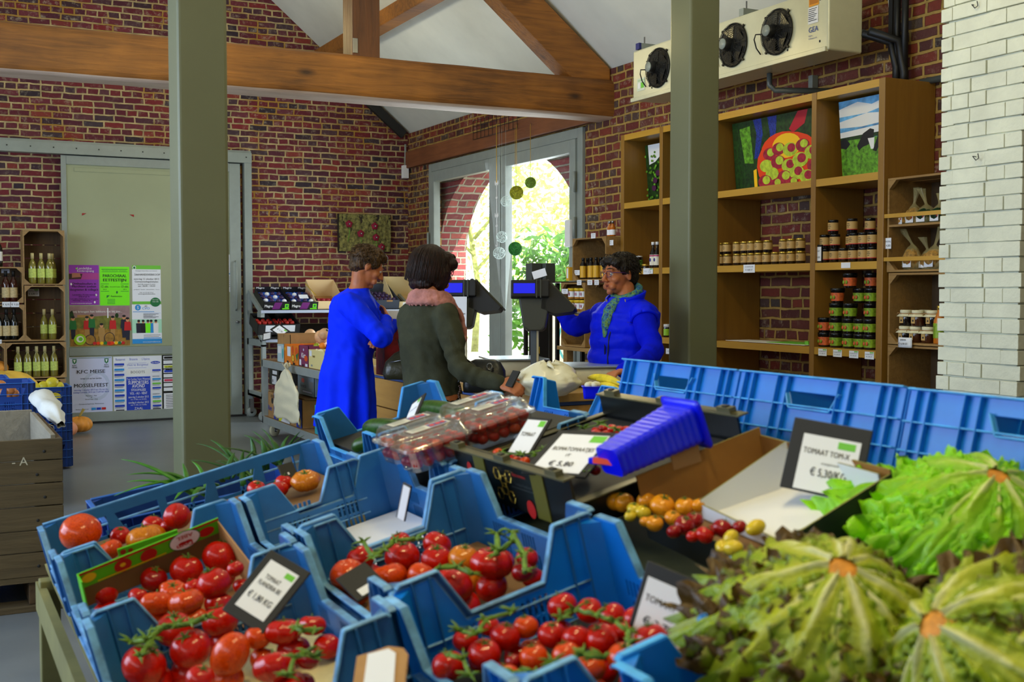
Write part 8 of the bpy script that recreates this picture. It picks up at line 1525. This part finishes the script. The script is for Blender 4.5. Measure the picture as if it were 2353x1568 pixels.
b.tube([nc + f * .08 + r * .07, nc + f * .12 + r * .10 + Vector((0, 0, -.08)), nc + f * .13 + r * .12 + Vector((0, 0, -.2)), J2(1052, 800, 5.85)], [.026, .032, .03, .02], m_scf, 10, sq=.5)
sc_ = put(remesh(b, .007, 3, 'scarf'), 'scarf', m_scf, t, disp=fold(.006, 30))
b = MB(); g = random.Random(2)
for k in range(26): a = 2.2 + k * .13; b.ell(nc + f * math.cos(a) * .107 * 1.0 + r * math.sin(a) * .118 + Vector((0, 0, -.022 - .01 * (k % 2) + .01)), .0085, m_scf, 8, 6)
for k in range(12): q_ = J2(1012 + k * 3.4, 705 + k * 7, 5.84); b.ell(q_, .008, m_scf, 8, 6)
b.build('pompom', parent=sc_)
b = MB(); 
for k in range(14): b.ell(J2(1056 + 2 * math.sin(k), 888 + k * 4.2, 5.7), .0065, mat('bead_brown', (54, 30, 16), .3), 8, 6)
b.build('bead_chain', parent=t)
b = MB(); wb = J2(1151, 881, 5.65); dw = (J2(1185, 892, 5.6) - wb).normalized(); u_ = dw.orthogonal().normalized(); v_ = dw.cross(u_); b.tube([wb + (u_ * math.cos(a * .4) + v_ * math.sin(a * .4)) * .031 for a in range(17)], .0022, m_gold, 6); b.build('bracelet', parent=t)
b = MB(); q_ = J2(1178, 872, 5.62); b.M = frame(q_, (.5, .1, .75), (-.3, .9, 0)); b.box((-.045, -.03, 0), (.045, .02, .01), m_dark); b.build('phone', label='dark phone held by the customer in grey', cat='phone', bev=.003)
# --- cashier
f, r = dirs(252); D = 6.45; J3 = lambda x, y, d=D: P(x, y, d=d)
base = J3(1440, 900); base.z = 0; t = thing('person', 'cashier with short dark hair and glasses in a blue padded vest', 'person', base)
HC_ = J3(1424, 632); HM = hframe(HC_, 266, 4); b = MB(); head(b, HM, m_skin); limb(b, [J3(1436, 702), J3(1438, 680), HM @ Vector((0, -.025, -.05))], [.062, .052, .055], m_skin)
ringt(b, [(J3(1438, 700), .08, .14, f, r), (J3(1438, 720), .1, .17, f, r), (J3(1430, 770), .11, .15, f, r), (J3(1428, 830), .10, .13, f, r), (J3(1432, 900), .12, .16, f, r)], m_skin)
LS, LE, LW = J3(1478, 724, 6.28), J3(1498, 812, 6.1), J3(1434, 852, 5.84); RS, RE, RW = J3(1386, 726, 6.62), J3(1318, 750, 6.78), J3(1284, 700, 6.85)
limb(b, [LS, LS.lerp(LE, .5), LE, LW], [.052, .047, .040, .026], m_skin); limb(b, [RS, RS.lerp(RE, .5), RE, RW], [.052, .047, .040, .026], m_skin)
hand(b, J3(1428, 854, 5.82), J3(1380, 866, 5.66) - J3(1428, 854, 5.82), (-.2, -.2, -.9), m_skin, curl=.45, s=1.0, thumb=-1); hand(b, J3(1284, 700, 6.85), J3(1268, 668, 6.8) - J3(1284, 700, 6.85), (-.6, .3, 0), m_skin, curl=.35)
legs(b, J3(1440, 905), r, m_skin, f); put(remesh(b, .0048), 'body', m_skin, t); face_parts(HM, t)
b = MB(); b.M = HM; m_gls = mat('glasses_purple', (70, 30, 80), .3)
for s in (-1, 1): b.tube([(s * .012, .099, .012), (s * .02, .102, .026), (s * .045, .095, .026), (s * .052, .091, .013), (s * .044, .094, -.004), (s * .02, .100, -.006), (s * .012, .099, .012)], .0018, m_gls, 6); b.tube([(s * .052, .091, .018), (s * .078, .03, .014), (s * .08, -.008, .004)], .0024, m_gls, 6)
b.tube([(-.012, .099, .014), (0, .104, .018), (.012, .099, .014)], .0016, m_gls, 6); b.build('glasses', parent=t)
m_vest = cloth('vest_blue', (8, 30, 240), .45, .12, 90, .3, .04); m_fleece = cloth('fleece_blue', (6, 22, 215), .9, .3, 220, .4, .05)
b = MB(); zq = [(J3(1440, 682), .082, .088), (J3(1439, 694), .105, .135), (J3(1440, 708), .135, .185), (J3(1438, 730), .155, .20), (J3(1432, 765), .16, .19), (J3(1428, 800), .155, .18), (J3(1426, 835), .16, .185), (J3(1430, 880), .165, .195), (J3(1434, 930), .165, .195)]
R_ = []
for (c0_, a0, l0), (c1_, a1, l1) in zip(zq, zq[1:]):
    for k in range(6): u = k / 6; R_.append((c0_.lerp(c1_, u), a0 + (a1 - a0) * u, l0 + (l1 - l0) * u, f, r))
R_ = [(c_, a_ + .014 * abs(math.sin(c_.z * 38)), l_ + .014 * abs(math.sin(c_.z * 38)), ff, rr__) if c_.z < 1.28 else (c_, a_, l_, ff, rr__) for c_, a_, l_, ff, rr__ in R_]
ringt(b, R_, m_vest, 40); b.ell(LS + Vector((0, 0, .0)), .074, m_vest); b.ell(RS + r * -.02 * 0, .08, m_vest)
put(remesh(b, .0065, 3), 'vest', m_vest, t, disp=fold(.005, 14, 3))
def dfold3(c, n):
    k = noise.noise(Vector((c.x * 16, c.y * 16, c.z * 16))) * .006
    for q_ in (RE, LE):
        dd = (c - q_).length
        if dd < .17: k += .006 * math.sin(dd * 120) * (1 - dd / .17)
    return c + n * k
for q_, a_ in ((0, [LS, LS.lerp(LE, .5), LE, LW]), (1, [RS, RS.lerp(RE, .5), RE, RW])):
    b = MB(); limb(b, a_, [.066, .062, .056, .042], m_fleece); put(remesh(b, .0065, 6), 'sleeve', m_fleece, t, disp=dfold3)
b = MB(); dv = (LE - LS).normalized(); u_ = dv.orthogonal().normalized(); v_ = dv.cross(u_); b.tube([LS + dv * .035 + (u_ * math.cos(a * .3) + v_ * math.sin(a * .3)) * .071 for a in range(22)], .009, m_vest, 8); b.build('armhole_seam', parent=t)
# stand-up collar open at the throat
b = MB(); cc = J3(1440, 688)
def collar(u, v, s=1):
    a = R(40) + u * R(280); k = 1 + .22 * v; rx, rl = .078 * k, .088 * k; h = .075 * v * (1 - .0 * abs(math.cos(a / 2)))
    return cc + f * math.cos(a) * (rx + .03 * v * (abs(u - .5) * 2) ** 3) + r * math.sin(a) * rl + Vector((0, 0, -.02 + h - .055 * (abs(u - .5) * 2) ** 2))
b.grid(collar, 36, 7, m_vest); b.build('collar', parent=t, solid=.012)
b = MB(); m_zip = mat('zip_tape', (150, 136, 110), .6)
for u in (0.0, 1.0): b.tube([collar(u, v / 5) for v in range(6)], .005, m_zip, 6)
fr_ = lambda z_, o=.0: cc + f * (.186 + o) + Vector((0, 0, z_)) 
b.tube([collar(0, 0), fr_(-.10, -.03) - r * .05, fr_(-.2) - r * .03, fr_(-.3, .01) - r * .03, fr_(-.42, .01) - r * .03], .004, mat('zip_dark', (10, 14, 60), .5), 6)
b.tube([collar(1, 0), fr_(-.10, -.03) + r * .04, fr_(-.2) + r * .0, fr_(-.3, .01) - r * .01], .004, mat('zip_dark', (10, 14, 60), .5), 6)
b.build('zip', parent=t)
b = MB(); a = J3(1440, 738, 6.24); M = frame(a, (.97, -.1, 0), (0, 0, 1)); art(b, M, .05, .025, [('t', 'THE NORTH', .5, .45, .3, m_steel, .02, .9), ('t', 'FACE', .6, .95, .3, m_steel, .02, .5)], .0); b.build('chest_logo', parent=t)
m_sc = N('scarf_print'); tc = m_sc.n('ShaderNodeTexCoord').outputs['Object']; m_sc.l(m_sc.ramp(m_sc.noise(tc, 38, 3, .6, 1.2), [(.4, (16, 40, 120)), (.5, (40, 120, 150)), (.58, (110, 150, 30)), (.66, (20, 60, 90))], 'LINEAR'), m_sc.b.inputs['Base Color']); m_sc.b.inputs['Roughness'].default_value = .7; m_sc = m_sc.m
b = MB()
for k in range(2): b.tube([cc + f * math.cos(a * .35) * (.066 + .005 * k) + r * math.sin(a * .35) * .076 + Vector((0, 0, .04 - .03 * k - .035 * math.cos(a * .35))) for a in range(19)], .020, m_sc, 10)
b.tube([cc + f * .09 + Vector((0, 0, -.0)), cc + f * .145 + Vector((0, 0, -.05)), cc + f * .178 + Vector((0, 0, -.12)), cc + f * .19 + Vector((0, 0, -.21))], [.030, .040, .034, .012], m_sc, 10, sq=.5)
put(remesh(b, .006, 3, 'scarf'), 'scarf', m_sc, t, disp=fold(.004, 40))
m_h3 = hairmat('hair_black', (8, 6, 4), (40, 28, 16)); b = MB(); b.M = HM
b.ell((0, -.024, .044), (.083, .099, .086), m_h3, 24, 16); b.ell((0, -.056, -.012), (.070, .056, .062), m_h3, 20, 12); b.ell((0, .050, .083), (.060, .042, .030), m_h3, 18, 10)
for s in (-1, 1): b.ell((s * .066, .012, .045), (.018, .034, .045), m_h3); b.ell((s * .05, .055, .07), (.03, .03, .03), m_h3)
hr = put(remesh(b, .006, 4, 'hair'), 'hair', m_h3, t, disp=lambda c, n: c + n * (.007 * noise.noise(c * 45) + .004 * noise.noise(c * 110)))
b = MB(); strands(b, HM, short, 560, m_h3, 9, .0019); b.build('hair_lock', parent=hr)
m_trs2 = cloth('dark_trousers', (26, 28, 40), .85); b = MB(); hc = J3(1440, 905)
ringt(b, [(hc + Vector((0, 0, .02)), .125, .165, f, r), (hc + Vector((0, 0, -.1)), .13, .175, f, r), (hc + Vector((0, 0, -.2)), .1, .15, f, r)], m_trs2)
for s in (-1, 1): limb(b, [hc + r * .085 * s + Vector((0, 0, -.1)), hc + r * .09 * s + Vector((0, 0, -.4)), Vector((hc.x + r.x * .09 * s, hc.y + r.y * .09 * s, .08))], [.095, .075, .062], m_trs2)
put(remesh(b, .009, 4), 'trousers', m_trs2, t)
rest(False)
